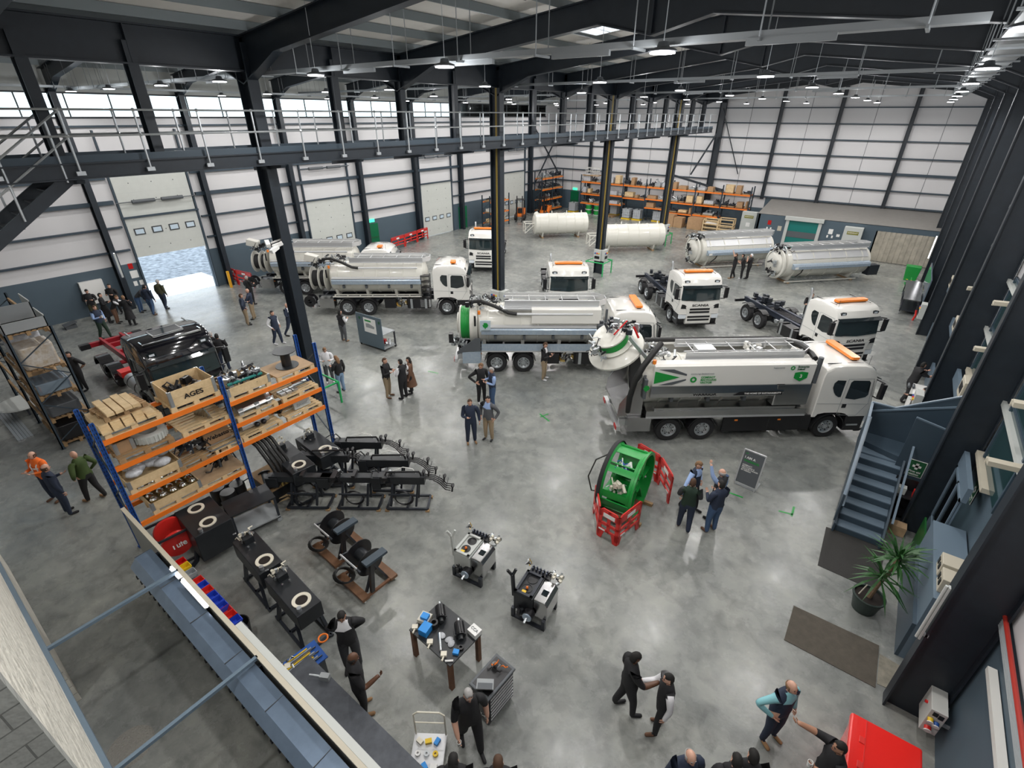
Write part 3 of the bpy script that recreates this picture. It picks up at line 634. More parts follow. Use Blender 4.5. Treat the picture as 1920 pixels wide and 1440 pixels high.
# the tanker with white side panels and opened tail door
wt = tanker('long white-panelled vacuum tanker with a green triangle and its tail door raised', (-.62, 19.78), R(39.3), 'C')
def warrior(t):
    for s in (-1, 1):
        p = MB(); p.prism([(s*1.2, 2.5), (s*1.22, 3.3), (s*1.1, 3.36), (s*.78, 3.36), (s*.78, 3.3), (s*1.08, 3.28), (s*1.14, 2.5)][::s], -7.2, -1.2, 'x'); p.build('side_panel', 'cabw', t, None)
        MB().prism([(s*1.15, 2.5), (s*1.25, 2.5), (s*1.28, 2.2), (s*1.24, 2.02), (s*1.1, 2.02)][::s], -7.25, -2.2, 'x').build('upper_tray_front', 'stain', t, None)
        MB().prism([(s*.82, 1.6), (s*1.16, 1.45), (s*1.27, 1.45), (s*1.27, 1.2), (s*.82, 1.2)][::s], -7.3, -1.1, 'x').build('lower_tray', 'stain', t, None)
        MB().box(-7.3, -1.1, s*1.275-.012, s*1.275+.012, 1.13, 1.2).build('tray_edge', 'alu', t, None)
        sk = MB(); sk.box(-4.2, -.72, s*1.16-.03, s*1.16+.03, .42, 1.08); sk.build('side_skirt', 'black', t, None)
        for x in (-3.7, -2.0): MB().box(x-.06, x+.06, s*1.2-.01, s*1.2+.01, .9, .96).build('side_marker', 'amber', t, None)
    MB().box(-2.5, -1.15, -1.27, -.7, 1.62, 2.5, .03).build('oil_tank', 'stain', t, None)
    y = -1.232
    g = MB(); g.prism([(-7.18, 2.62), (-7.18, 3.12), (-6.25, 2.87)], y-.008, y, 'y'); g.build('green_triangle', 'green', t, None)
    k = MB(); k.prism([(-7.05, 3.2), (-6.5, 3.2), (-6.0, 3.0), (-6.0, 2.93)], y-.008, y, 'y'); k.prism([(-7.0, 2.56), (-6.0, 2.8), (-6.0, 2.74), (-6.5, 2.56)], y-.008, y, 'y'); k.build('grey_stripes', 'dgrey', t, None)
    rot = (R(90), 0, 0)
    text('www.rsp-limited.com', .1, 'grey', t, (-5.85, y-.004, 3.0), rot, 'web_address', align='LEFT')
    text('COMPACT\nRECYCLING\nVACTOR', .11, 'green', t, (-5.45, y-.004, 2.74), rot, 'slogan_lettering', True, align='LEFT')
    MB().lathe([(.06, -.006), (.12, -.006), (.12, .004), (.06, .004)], (-5.72, y, 2.76), 'y', 14).build('round_logo', 'green', t)
    text('Supported by', .08, 'grey', t, (-2.6, y-.004, 3.2), rot, 'support_lettering')
    text('Enterprise\nIreland', .1, 'dgreen', t, (-1.9, y-.004, 3.17), rot, 'sponsor_lettering', True, align='LEFT')
    MB().lathe([(.05, -.006), (.09, -.006), (.09, .004), (.05, .004)], (-2.08, y, 3.17), 'y', 6).build('knot_logo', 'green', t)
    MB().prism([(-1.95, 2.98), (-1.7, 3.02), (-1.45, 2.98), (-1.45, 2.76), (-1.7, 2.62), (-1.95, 2.76)], y-.008, y, 'y').build('green_shield', 'green', t, None)
    text('3', .2, 'cabw', t, (-1.7, y-.01, 2.83), rot, 'shield_number', True)
    text('WARRIOR', .14, 'black', t, (-5.2, -1.275, 2.14), rot, 'model_lettering', True, 1.4)
    text('THE HOME OF SUSTAINABILITY', .09, 'paper', t, (-3.0, -1.285, 2.16), rot, 'slogan_lettering', True, 1.1)
    MB().prism([(-4.1, 2.09), (-2.25, 2.09), (-2.25, 2.24), (-3.9, 2.24)], -1.28, -1.268, 'y').build('slogan_band', 'black', t, None)
    MB().tube([(-7.0, .95, 3.42), (-2.1, .95, 3.42), (-1.4, .75, 3.42), (-1.1, .2, 3.42), (-1.05, -.5, 3.42), (-1.15, -.95, 3.4)], .1, 10).build('suction_hose', 'hose', t)
    MB().cyl((-1.0, -1.05, 2.45), (-1.0, -1.05, 3.5), .09, n=12).build('exhaust_stack', 'dgrey', t)
    manifold(t, (-6.7, 0, 3.3), (1.0, 1.2, .35), 40, 'boom_pipework', ('galv', 'black', 'alu'), seed=21)
    manifold(t, (-2.6, .1, 3.35), (1.4, .8, .2), 22, 'valve_pipework', ('galv', 'alu', 'white'), seed=22)
    MB().cb((-5.0, -.1, 3.45), (.7, .5, .22)).build('winch_cover', 'alu', t, None)
    # open tail: dark barrel, side wing plates, ram, hanging hose
    o = MB(); o.lathe([(.97, -7.5), (1.04, -7.5), (1.04, -7.1), (.97, -7.1)], (0, 0, 2.25), 'x', 36); o.build('door_flange', 'tankwhite', t)
    MB().lathe([(0, -7.46), (.96, -7.46), (.97, -7.5)], (0, 0, 2.25), 'x', 36).build('barrel_opening', 'black', t)
    for s in (-1, 1):
        MB().prism([(-8.35, 1.15), (-8.3, 1.7), (-7.5, 2.9), (-7.42, 2.9), (-7.42, 1.15)], s*1.05-.015, s*1.05+.015, 'y').build('chute_plate', 'stain', t, None)
    MB().prism([(-8.3, 1.1), (-7.4, 1.4), (-7.4, 1.46), (-8.3, 1.16)], -1.05, 1.05, 'y').build('chute_floor', 'stain', t, None)
    MB().box(-7.5, -7.38, -1.2, -1.02, 1.95, 2.75).build('control_cabinet', 'dgrey', t, None)
    g = MB(); leaf(g, (-7.42, -1.215, 2.4), .15, 'y'); g.build('green_emblem', 'green', t, None)
    be = MB(); be.cyl((-7.2, -1.05, 3.35), (-7.2, -1.05, 3.5), .07, n=10); be.build('beacon', 'amber', t)
    MB().tube([(-7.95, -1.0, 1.3), (-7.95, -1.08, 2.0), (-7.85, -1.12, 2.7), (-7.6, -1.1, 3.3), (-7.25, -.95, 3.75), (-6.9, -.6, 3.95)], .11, 12).build('hanging_hose', 'hose', t)
    # raised tail door: dished lid, green hose drum on top
    d = Matrix.Translation((-8.3, .4, 3.35)) @ Matrix.Rotation(R(-28), 4, 'Y') @ Matrix.Rotation(R(14), 4, 'X')
    q = MB(); q.T = d; q.lathe([(1.05, -.14), (1.1, -.1), (1.1, -.02), (1.0, .05), (.85, .18), (.55, .28), (.0, .3)], n=36); q.lathe([(1.05, -.14), (.9, -.05), (.0, .05)], n=36); q.build('tail_door', 'tankwhite', t)
    q = MB(); q.T = d; q.lathe([(0, .25), (.78, .28), (.8, .32), (.6, .36)], n=30); q.lathe([(.6, .66), (.66, .68), (.66, .74), (.5, .82), (0, .84)], n=30); q.build('reel_flange', 'tankwhite', t)
    q = MB(); q.T = d; q.lathe([(.6, .34)]+[(.62+.012*(i % 2), .36+.035*i) for i in range(10)]+[(.5, .7)], n=30); q.build('green_hose', 'green', t)
    q = manifold(t, (-8.2, .3, 4.35), (1.3, 1.2, .3), 40, 'door_pipework', ('galv', 'black', 'chassis'), seed=24)
    q = manifold(t, (-9.1, -.2, 3.6), (.5, .9, .6), 24, 'door_valves', ('galv', 'black', 'galv'), seed=25)
    a = MB(); a.bar((-7.3, -.5, 3.3), (-8.0, -.3, 4.05), .12, .12); a.bar((-7.3, .8, 3.3), (-8.0, .6, 4.05), .12, .12); a.build('door_arm', 'galv', t, None)
    a = MB().cyl((-8.6, -.3, 4.2), (-8.0, .3, 4.5), .03, n=6).cyl((-7.9, -.3, 4.5), (-7.7, -.4, 4.1), .04, n=6); a.build('red_pipe', 'redlens', t)
warrior(wt)
# black cab on a red chassis
def black_truck(loc, rz):
    t = thing('black_cab_truck', 'black shiny truck cab on a bright red chassis, parked behind the near pallet rack', 'truck', (*loc, 0), rz, None, .97)
    cab(t, 'cabk', tall=.25, bar=None, badge=False)
    c = MB()
    for s in (-1, 1): c.box(-8.0, .9, s*.42-.05, s*.42+.05, .84, 1.14)
    c.build('chassis_rail', 'redrail', t, None)
    for x in (-2.0, -3.4, -4.4, -5.7, -6.9): MB().box(x-.08, x+.08, -.42, .42, .9, 1.1).build('crossmember', 'redrail', t, None)
    MB().box(-8.1, -7.9, -1.25, 1.25, .78, .98).build('rear_crossbar', 'redrail', t, None)
    for s in (-1, 1): MB().box(-8.14, -7.86, min(s*.9, s*1.3), max(s*.9, s*1.3), .76, 1.0).build('bar_end', 'black', t, None)
    for a in (-4.3, -5.65):
        for s in (-1, 1): wheel(t, a, s*1.0, dual=False); guard(t, a, s*1.02, 'gloss', .58, .5, .02, .98)
        MB().cyl((a, -.85, .51), (a, .85, .51), .1).build('axle', 'redrail', t)
    for s in (-1, 1):
        MB().cyl((-2.7, s*.9, .78), (-1.0, s*.9, .78), .3, n=20).build('fuel_tank', 'galv', t)
        for x in (-2.3, -1.5): MB().cyl((x-.03, s*.9, .78), (x+.03, s*.9, .78), .31, n=20).build('tank_strap', 'black', t)
        MB().box(-3.4, -2.9, min(s*.5, s*1.15), max(s*.5, s*1.15), .85, 1.1).build('bracket', 'red', t, None)
    z = 3.5
    h = MB()
    for a, b in (((.05, -.5), (.75, -.5)), ((.05, .5), (.75, .5)), ((.05, -.5), (.05, .5)), ((.75, -.5), (.75, .5))): h.bar((*a, z), (*b, z), .05, .06)
    h.build('roof_hatch', 'chrome', t, None); MB().box(.08, .72, -.47, .47, z, z+.03).build('hatch_glass', 'glass', t, None)
    for s in (-1, 1): MB().bar((-.6, s*1.0, z-.02), (1.0, s*1.0, z-.08), .04, .05).build('roof_rail', 'chrome', t, None)
    MB().box(.95, 1.05, -1.0, 1.0, z-.15, z-.1).build('roof_trim', 'chrome', t, None)
black_truck((-20.75, 5.95), R(-1))
# ================================================================ PALLET RACKS AND WHAT STANDS ON THEM
def rack(label, loc, rz, bays, blen, dep, h, levels, ucol='blue', bcol='orange', group=None, brace=True):
    # posts along y; the front plane at x = 0, the rear at x = -dep; levels[b] = beam heights of bay b
    t = thing('pallet_rack', label, 'rack', (*loc, 0), rz, group)
    for i in range(bays+1):
        for x in (0, -dep):
            y = i*blen; p = MB(); p.box(x-.04, x-.01, y-.05, y+.05, 0, h); p.box(x-.04, x+.04, y-.05, y-.035, 0, h); p.box(x-.04, x+.04, y+.035, y+.05, 0, h); p.box(x-.07, x+.07, y-.07, y+.07, 0, .01)
            if ucol == 'blue':
                p.mat(1); z = .2
                while z < h: p.box(x-.008, x-.004, y-.028, y-.014, z, z+.05); p.box(x-.008, x-.004, y+.014, y+.028, z, z+.05); z += .11
            p.build('upright', [ucol, 'black'], t, None)
        if brace:
            z = .3; k = 0
            while z < h-.7:
                a, b = ((0, -dep) if k % 2 else (-dep, 0)); MB().bar((a, i*blen, z), (b, i*blen, z+.75), .03, .03).build('brace', ucol if ucol != 'blue' else 'steelblue', t, None); z += .75; k += 1
    for b in range(bays):
        for z in levels[b]:
            for x in (0, -dep): MB().box(x-.03, x+.03, b*blen+.05, (b+1)*blen-.05, z-.12, z).build('beam', bcol, t, None)
    return t
def pallet_mesh(w=1.0, l=1.2, m='wood'):     # w along x, l along y, top at .14
    b = MB()
    for x in (-w/2+.05, 0, w/2-.05): b.box(x-.05, x+.05, -l/2, l/2, 0, .02)
    for x in (-w/2+.05, 0, w/2-.05):
        for y in (-l/2+.07, 0, l/2-.07): b.box(x-.05, x+.05, y-.07, y+.07, .02, .1)
    for x in (-w/2+.05, 0, w/2-.05): b.box(x-.06, x+.06, -l/2, l/2, .1, .12) if False else None
    for y in (-l/2+.07, 0, l/2-.07): b.box(-w/2, w/2, y-.06, y+.06, .1, .118)
    n = 7
    for k in range(n):
        x = -w/2+.05+(w-.1)*k/(n-1); b.box(x-.045, x+.045, -l/2, l/2, .118, .14)
    return b.mesh('pallet', m, None)
PM = {}
def pallet(label, x, y, z, rz=0, m='wood', group=None, w=1.0, l=1.2):
    k = (m, w, l)
    if k not in PM: PM[k] = pallet_mesh(w, l, m)
    o = bpy.data.objects.new('pallet', PM[k]); C.objects.link(o); o.location = (x, y, z); o.rotation_euler = (0, 0, rz)
    return tag(o, label, 'pallet', group)
def crate(label, x, y, z, h=.4, w=1.0, l=1.2, word=None, m='wood', sgn=1, rz=0):
    t = thing('wooden_crate', label, 'crate', (x, y, z), rz)
    for nm, a in (('side_board', (-w/2, -w/2+.02, -l/2, l/2)), ('side_board', (w/2-.02, w/2, -l/2, l/2)), ('end_board', (-w/2, w/2, -l/2, -l/2+.02)), ('end_board', (-w/2, w/2, l/2-.02, l/2))):
        b = MB(); n = max(1, round(h/.2))
        for k in range(n): b.box(*a, k*h/n+.003, (k+1)*h/n-.003)
        b.build(nm, m, t, None)
    for sx in (-1, 1):
        for sy in (-1, 1):
            b = MB(); b.box(sx*w/2-.012, sx*w/2+.012, sy*(l/2)-.07 if sy > 0 else -l/2, sy*(l/2) if sy > 0 else -l/2+.07, 0, h); b.box(sx*w/2-.07 if sx > 0 else -w/2, sx*w/2 if sx > 0 else -w/2+.07, sy*l/2-.012, sy*l/2+.012, 0, h); b.build('corner_hinge', 'galv', t, None)
    MB().box(-w/2+.02, w/2-.02, -l/2+.02, l/2-.02, 0, .015).build('base_board', m, t, None)
    if word: text(word, h*.42, 'black', t, (w/2+.016, 0, h*.42), (R(90), 0, R(90)), 'stencil_lettering', True, 1.1)
    return t
mat('ibcw', (.5, .53, .56), .3); mat('wrapb', (.42, .33, .22), .3, c2=(.6, .58, .55), scale=5, bump=.5, bscale=8); mat('glassy', (.35, .45, .55), .06, .6)
RXf, RY0, BL = -13.0, 1.82, 2.8
rack('near blue and orange pallet rack loaded with pallets, crates and metal parts', (RXf, RY0), 0, 2, BL, 1.0, 4.35, [(3.85, 3.1, 2.22, 1.38), (3.55, 2.85, 2.2)])
g1 = 'pallets on the near blue rack'
xm = RXf-.5
def pl(label, y, z, m='wood', rz=0): return pallet(label, xm, y, z, rz, m, g1)
# bay one
pl('pallet at the bottom of the stack of loose planks on the top beam', 2.55, 3.85)
z = 3.99
for k in range(4):
    b = MB()
    for i in range(5-(k//2)): b.box(-.55+.03*k, .55-.04*k, -.58+.23*i, -.38+.23*i, 0, .05)
    tag(b.build('timber_planks', 'wood', None, None), 'layer %s of pale planks on the pallet stack nearest the left grey rack' % ('lowest', 'second', 'third', 'fourth')[k], 'planks', 'layers of planks on the top pallet').location = (xm, 2.5, z+.051*k)
pl('small grey weathered pallet on the stack of planks', 2.5, 4.195, 'wood2', .1).scale = (.75, .75, 1)
b = MB()
for i, yy in enumerate((-.3, -.12, .06, .22)): b.box(-.5+.1*(i % 2), .45, yy, yy+.15, 0, .07)
o = b.build('timber_planks', 'wood', None, None); o.location = (xm, 2.45, 4.335); tag(o, 'four loose pale planks topmost on the stack above the grey pallet', 'planks')
pl('pallet under the tall crate stencilled with letters', 3.95, 3.85)
crate('tall open wooden crate with black stencilled letters on the top beam', xm, 3.95, 3.99, .42, word='AGES', w=.95, l=1.1)
q = manifold(None, (0, 0, 0), (.6, .7, .15), 26, 'cable_bundle', ('black', 'black', 'chassis'), 31); q.location = (xm, 3.95, 4.18); tag(q, 'tangle of black cables lying in the tall stencilled crate', 'cables')
pl('weathered pallet carrying a round brush ring', 2.6, 3.1, 'wood2')
b = MB(); b.lathe([(.2, 0), (.36, 0), (.36, .18), (.3, .2), (.2, .2), (.2, 0)], n=26)
for k in range(26): b.cb((.37*cos(2*pi*k/26), .37*sin(2*pi*k/26), .09), (.03, .03, .17), rz=2*pi*k/26)
o = b.build('toothed_ring', 'lgrey'); o.location = (xm+.05, 2.85, 3.26); tag(o, 'grey toothed metal ring resting on a weathered pallet', 'machine part')
o = crate('half-open cardboard box beside the toothed ring', xm, 2.25, 3.24, .3, .5, .4, m='card')
pl('pallet with a leaning steel plate on the second beam', 4.0, 3.1)
o = MB().cb((0, 0, .2), (.6, .03, .42), rx=.35, rz=.3).build('steel_plate', 'stain', None, None); o.location = (xm+.1, 4.05, 3.24); tag(o, 'polished steel plate leaning on a pallet below the stencilled crate', 'steel plate')
pl('pallet under the plastic-filled shallow crate', 2.55, 2.22)
crate('shallow wooden crate full of crumpled grey plastic sheet', xm, 2.55, 2.36, .22)
b = MB()
for k in range(16):
    b.ell((random.uniform(-.35, .35), random.uniform(-.42, .42), .2+.12*random.random()), (.16, .2, .11), 9, 6)
o = b.build('plastic_sheet', 'wrap', None, 80); o.location = (xm, 2.55, 2.36); tag(o, 'crumpled translucent plastic sheet in the shallow crate', 'plastic sheet')
pl('weathered pallet with coiled hoses and steel struts', 3.65, 2.22, 'wood2', .05)
o = manifold(None, (0, 0, .2), (.5, .6, .3), 30, 'hose_and_struts', ('black', 'galv', 'chassis'), 33); o.location = (xm, 3.6, 2.36); tag(o, 'coil of dark hose with pale steel struts on a weathered pallet', 'hoses')
b = MB()
for k in range(4): b.tube([(.22*cos(a/8*pi), .22*sin(a/8*pi), .2+.03*k+.0) for a in range(16)], .02, 6, True)
o = b.build('hose_coil', 'hose'); o.location = (xm-.1, 3.75, 2.38); tag(o, 'round coil of ribbed hose on the pallet beside the lettered carton', 'hose')
pl('pallet under the lettered brown carton', 4.35, 2.22).scale = (1, .62, 1)
t = thing('cardboard_carton', 'brown carton with black lettering and a steel frame before it, third beam', 'box', (xm-.1, 4.25, 2.37)); MB().box(-.35, .25, -.33, .33, 0, .36).build('carton', 'card', t, None)
text('Webasto', .17, 'black', t, (.255, 0, .2), (R(90), 0, R(90)), 'carton_lettering', True)
b = MB(); b.box(0, .03, -.4, .4, 0, .03)
for y in (-.4, .37): b.box(-.0, .3, y, y+.03, 0, .03)
b.box(.27, .3, -.4, .4, 0, .03)
o = b.build('steel_surround', 'galv', None, None); o.location = (xm+.2, 4.25, 2.38); tag(o, 'flat rectangular metal frame in front of the lettered carton', 'frame')
pl('pallet carrying the crate of shiny caps', 2.8, 1.38)
crate('wooden crate filled with rows of shiny brass-rimmed caps', xm, 2.8, 1.52, .22)
for i in range(4):
    for k in range(5):
        b = MB(); b.mat(1).lathe([(.06, 0), (.07, .02), (.07, .1)], n=12); b.mat(0).lathe([(.085, .1), (.085, .16), (.05, .2), (0, .21)], n=14); b.mat(1).lathe([(.088, .12), (.092, .135), (.088, .15)], n=14)
        o = b.build('brass_rim_cap', ['chrome', 'brass']) if (i, k) == (0, 0) else bpy.data.objects.new('brass_rim_cap', capm)  # these are the crate's brass-rimmed metal caps
        if (i, k) == (0, 0): capm = o.data
        else: C.objects.link(o)
        o.location = (xm-.36+.24*i, 2.33+.235*k, 1.6); tag(o, 'shiny metal cap with a brass rim standing in the crate of caps', 'metal cap', 'caps in the wooden crate')
pl('pallet with a ply sheet and black brackets on the lowest beam', 4.0, 1.38)
o = MB().box(-.5, .5, -.58, .58, 0, .015).build('plywood_sheet', 'ply', None, None); o.location = (xm, 4.0, 1.525); tag(o, 'plywood sheet under black brackets on the lowest beam', 'plywood')
o = manifold(None, (-.1, .1, .2), (.5, .6, .25), 16, 'bracket_parts', ('black', 'steelblk', 'black'), 35); o.location = (xm, 4.0, 1.56); tag(o, 'pile of black steel brackets on plywood on the lowest beam', 'brackets')
# bay two
pl('pallet under the crate of mixed cables and green tube', 5.3, 3.55)
crate('open crate heaped with black trays, cables and a green tube', xm, 5.3, 3.69, .24)
o = manifold(None, (0, 0, .27), (.8, .95, .18), 60, 'mixed_parts', ('black', 'chassis', 'galv'), 37); o.location = (xm, 5.3, 3.69); tag(o, 'heap of black trays and cables in the middle crate of the top level', 'parts')
o = MB().cyl((.38, -.5, .3), (.42, .45, .3), .04, n=10).build('green_tube', 'exitg2' if 'exitg2' in MT else 'teal'); o.location = (xm, 5.3, 3.69); tag(o, 'pale green tube lying on the heap of cables', 'tube')
pl('pallet under the black cable spool', 6.7, 3.55)
o = MB().box(-.5, .5, -.6, .6, 0, .02).build('plywood_sheet', 'ply', None, None); o.location = (xm, 6.7, 3.69); tag(o, 'brown board under the black cable spool', 'plywood')
t = thing('cable_spool', 'large black empty cable spool standing on the right end of the rack top', 'spool', (xm, 6.72, 3.71))
for zz in (0, .48): MB().lathe([(0, 0), (.33, 0), (.33, .02), (0, .02)], (0, 0, zz), n=32).build('flange', 'steelblk', t)
MB().lathe([(.14, .02), (.14, .48)], n=20).build('core', 'black', t)
pl('pallet under the bent stainless cover', 5.35, 2.85)
t = thing('stainless_cover', 'bent stainless steel cover with square cut-outs on the second level', 'machine cover', (xm, 5.35, 2.99))
b = MB(); b.prism([(-.4, 0), (-.4, .25), (-.1, .36), (.2, .34), (.45, .12), (.45, .09), (.18, .3), (-.1, .32), (-.37, .22), (-.37, 0)], -.5, .5, 'y'); b.build('shell', 'stain', t, None)
for y in (-.42, .05, .4): MB().box(.1, .42, y-.06, y+.06, 0, .2).build('bracket', 'galv', t, None)
pl('pallet with polished half-round cover and small blocks', 6.7, 2.85)
t = thing('polished_cover', 'polished half-round cover at the right end of the second level', 'machine cover', (xm-.1, 6.95, 2.99))
MB().lathe([(.26, -.28), (.28, 0), (.26, .28)], (0, 0, .0), 'y', 14, 0, pi).build('shell', 'chrome', t)
for i in range(3):
    for k in range(2):
        o = MB().box(-.06, .06, -.08, .08, 0, .07).build('steel_block', 'galv', None, None); o.location = (xm+.12+.16*k, 6.25+.19*i, 2.99); tag(o, 'small shiny steel block in the group beside the polished cover', 'steel block', 'small steel blocks on the second level')
pl('pallet with twin aluminium cylinders and black knobs', 5.35, 2.2)
t = thing('cylinder_block', 'pair of aluminium cylinders with black knobs, third level', 'machine part', (xm, 5.3, 2.34))
for x in (-.18, .12): MB().cyl((x, -.4, .14), (x, .4, .14), .13, n=18).build('cylinder', 'alu', t)
for y in (0, .2): MB().ell((.3, y, .12), (.08, .08, .08)).build('knob', 'black', t)
pl('pallet with the white lettered box at the right end of the third level', 6.7, 2.2)
t = thing('lettered_box', 'white box with grey lettering on the lowest right pallet', 'box', (xm+.25, 6.75, 2.34)); MB().cb((0, 0, .14), (.12, .55, .26), ry=-.3).build('panel', 'lgrey', t, None, bev=.01)
text('BAVAC', .12, 'grey', t, (.11, 0, .16), (R(72), 0, R(90)), 'box_lettering', True)
t = thing('vacuum_pump', 'steel roller pump with chrome fittings left of the lettered box', 'machine part', (xm-.1, 6.55, 2.34)); MB().cyl((0, -.35, .16), (0, .35, .16), .15, n=18).build('barrel', 'stain', t); manifold(t, (0, -.42, .15), (.2, .1, .2), 8, 'fittings', ('chrome', 'chrome', 'black'), 39)
# hoses hanging over the lowest level between the bays
for k in range(5):
    y = 4.95+.12*k
    o = MB().tube([(xm-.3, y-.2, 1.95), (xm, y, 2.1), (xm+.45, y+.1, 1.9), (xm+.8, y+.2, 1.3), (xm+.95, y+.3, .7)], .05, 8).build('thick_hose', 'hose'); tag(o, 'thick black hose draped from the rack towards the floor beside the black tanks', 'hose', 'thick black hoses hanging off the rack')
    o = MB().cyl((xm+.95, y+.3, .72), (xm+.98, y+.31, .55), .045, n=8).build('hose_fitting', 'brass'); tag(o, 'brass fitting at the end of a hanging black hose', 'fitting', 'brass hose fittings')
tag(MB().box(xm-.35, xm+.95, 4.9, 5.6, .5, .56).build('hose_shelf', 'wood2', None, None), 'low board carrying the thick hoses', 'board')
tag(MB().box(xm-.3, xm+.9, 4.95, 5.55, 0, .5).build('storage_box', 'steelblk', None, None), 'black steel box under the hanging hoses', 'box')
# the grey rack on the left, its end towards us
rack('grey steel pallet rack at the left edge with shrink-wrapped loads', (-21.2, 3.12), R(90), 2, 2.8, 1.12, 4.3, [(4.1, 2.8, 1.85, .98)]*2, 'steelblue', 'wood2')

gl = 'loads on the left grey rack'
def gp(n, label, x0, x1, z, h, m, wrap=False, cat='wrapped load'):
    pallet('pallet under the ' + label, -21.2-(x0+x1)/2, 2.56, z, R(90), 'wood2', 'pallets on the left grey rack', l=1.2)
    b = MB(); b.box(-(x1-x0)/2+.08, (x1-x0)/2-.08, -.45, .45, .0, h, .06)
    o = b.build(n, m, None, None, bev=.03); o.location = (-21.2-(x0+x1)/2, 2.56, z+.15); return tag(o, label, cat)
gp('wrapped_load', 'shrink-wrapped brown load on the upper right bay of the grey rack', .1, 1.25, 2.8, .75, 'wrapb')
gp('wrapped_load', 'shrink-wrapped pale load behind the brown one on the grey rack', 1.5, 2.7, 2.8, .8, 'wrap')
t_ = gp('glass_sheets', 'stack of blue-grey reflective sheets on the third level of the grey rack', .1, 1.25, 1.85, .4, 'glassy', cat='sheets')
gp('wrapped_load', 'dark boxes behind the reflective sheets', 1.5, 2.7, 1.85, .5, 'ply', cat='boxes')
gp('sheet_stack', 'dark grey panels on the lowest beam of the grey rack', .1, 1.25, .98, .4, 'dgrey', cat='panels')
gp('sheet_stack', 'brown cartons behind the dark grey panels', 1.5, 2.7, .98, .5, 'card', cat='cartons')
gp('black_case', 'black wrapped machine on the floor of the grey rack', .1, 1.25, 0, .6, 'black', cat='machine')
gp('black_case', 'black case further back on the floor of the grey rack', 1.5, 2.7, 0, .6, 'steelblk', cat='case')
for k, (x, w) in enumerate(((-21.9, 1.1), (-23.3, 1.2))):
    t = thing('steel_trough', ('grey open steel trough on top of the grey rack, nearer one', 'grey open steel trough on top of the grey rack, farther one')[k], 'steel trough', (x, 2.56, 4.1))
    pallet('pallet under the ' + ('nearer', 'farther')[k] + ' steel trough', x, 2.56, 4.1, R(90), 'wood2', 'pallets on the left grey rack')
    MB().box(-w/2, w/2, -.55, .55, .15, .17).build('trough_floor', 'dgrey', t, None)
    for y in (-.55, .52): MB().box(-w/2, w/2, y, y+.03, .15, .55+.2*k).build('trough_side', 'lgrey', t, None)
    MB().box(w/2-.03, w/2, -.55, .55, .15, .5+.2*k).build('trough_end', 'grey', t, None); MB().box(-w/2, w/2, -.6, -.5, .55+.2*k, .6+.2*k).build('rim', 'galv', t, None)
for k in range(5):
    o = MB().box(-1.6, 1.6, -.04, .04, 0, .05).build('steel_length', 'galv', None, None); o.location = (-23.0, 1.75+.1*k*.9, 2.22 if 0 else 0.0+.06*k*0); o.location = (-24.6, 1.2+.09*k, 0); tag(o, 'long thin steel length lying on the floor left of the grey rack', 'steel bar', 'steel lengths on the floor')
b = MB(); b.lathe([(0, .32), (.75, .34), (.8, .38), (.75, .42), (0, .42)], n=30); o = b.build('round_table', 'lgrey'); o.location = F(50, 770, 0); tag(o, 'round pale disc lying low beside the left grey rack', 'disc')
for a in (0, 2.1, 4.2): MB().cyl((.5*cos(a), .5*sin(a), 0), (.4*cos(a), .4*sin(a), .33), .04, n=8).build('leg', 'chassis', o)
# ---------------- racks at the far wall
def clutter(n, x0, x1, y0, y1, z, hmax, seed, lab, dx):
    r = random.Random(seed); x = x0; cnt = ''
    kinds = [('wooden_crate', 'wood', 'pale wooden box'), ('cardboard_carton', 'card', 'brown carton'), ('steel_part', 'galv', 'grey metal part'), ('black_part', 'chassis', 'black machine part'), ('wrapped_goods', 'wrap', 'plastic-wrapped goods'), ('hose_coil', 'teal', 'green coil')]
    while x < x1-.3:
        w = .5+r.random()*.7; w = min(w, x1-x); k = kinds[r.choice((0, 1, 2, 2, 3, 3, 4)) if n == 'm' else r.choice((2, 3, 3, 3))]; h = .15+r.random()*hmax
        b = MB(); b.mat(1).box(0, w-.1, y0, y1, 0, .1); b.mat(0)
        if k[0] in ('steel_part', 'black_part'):
            for q in range(6):
                px = r.random()*(w-.25)+.1; py = y0+(y1-y0)*r.random(); b.tube([(px, py, .12), (px+r.uniform(-.2, .2), py, .12+h*r.random()), (px+r.uniform(-.3, .3), y0+(y1-y0)*r.random(), .12+h*r.random())], .03+.04*r.random(), 6)
            b.box(.05, w-.15, y0+.1, y1-.1, .1, .1+h*.4)
        else: b.box(.04, w-.14, y0+.05, y1-.05, .1, .1+h, .03)
        if dx: o = b.build(k[0], [k[1], 'wood2'], None, None); o.location = (x, 0, z)
        else: o = b.build(k[0], [k[1], 'wood2'], None, None); o.location = (0, x, z)
        if not dx: o.rotation_euler = (0, 0, R(90)); o.location = (-34.6, x, z)
        sz = ('flat ' if h < .15+hmax*.33 else 'low ' if h < .15+hmax*.7 else 'tall ')+('slim ' if w < .72 else 'broad ' if w < .98 else 'wide '); tag(o, sz + k[2] + (' beside a ' + cnt if cnt else ' at one end') + lab, 'stored goods', 'goods' + lab); cnt = sz + k[2].split()[-1]; x += w+.06
FY = 54.6; BN = ('leftmost', 'second', 'third', 'middle', 'fifth', 'sixth', 'rightmost')
rack('long grey and orange pallet rack along the far wall', (-30.8, FY), R(-90), 7, 2.68, 1.0, 4.35, [(3.6, 2.3, 1.3), (3.6, 2.4, 1.5), (3.6, 2.3), (3.6, 2.4, 1.5), (3.6, 2.3, 1.25), (3.6, 2.3, 1.3), (3.6, 2.3)], 'steelblue', 'orange')
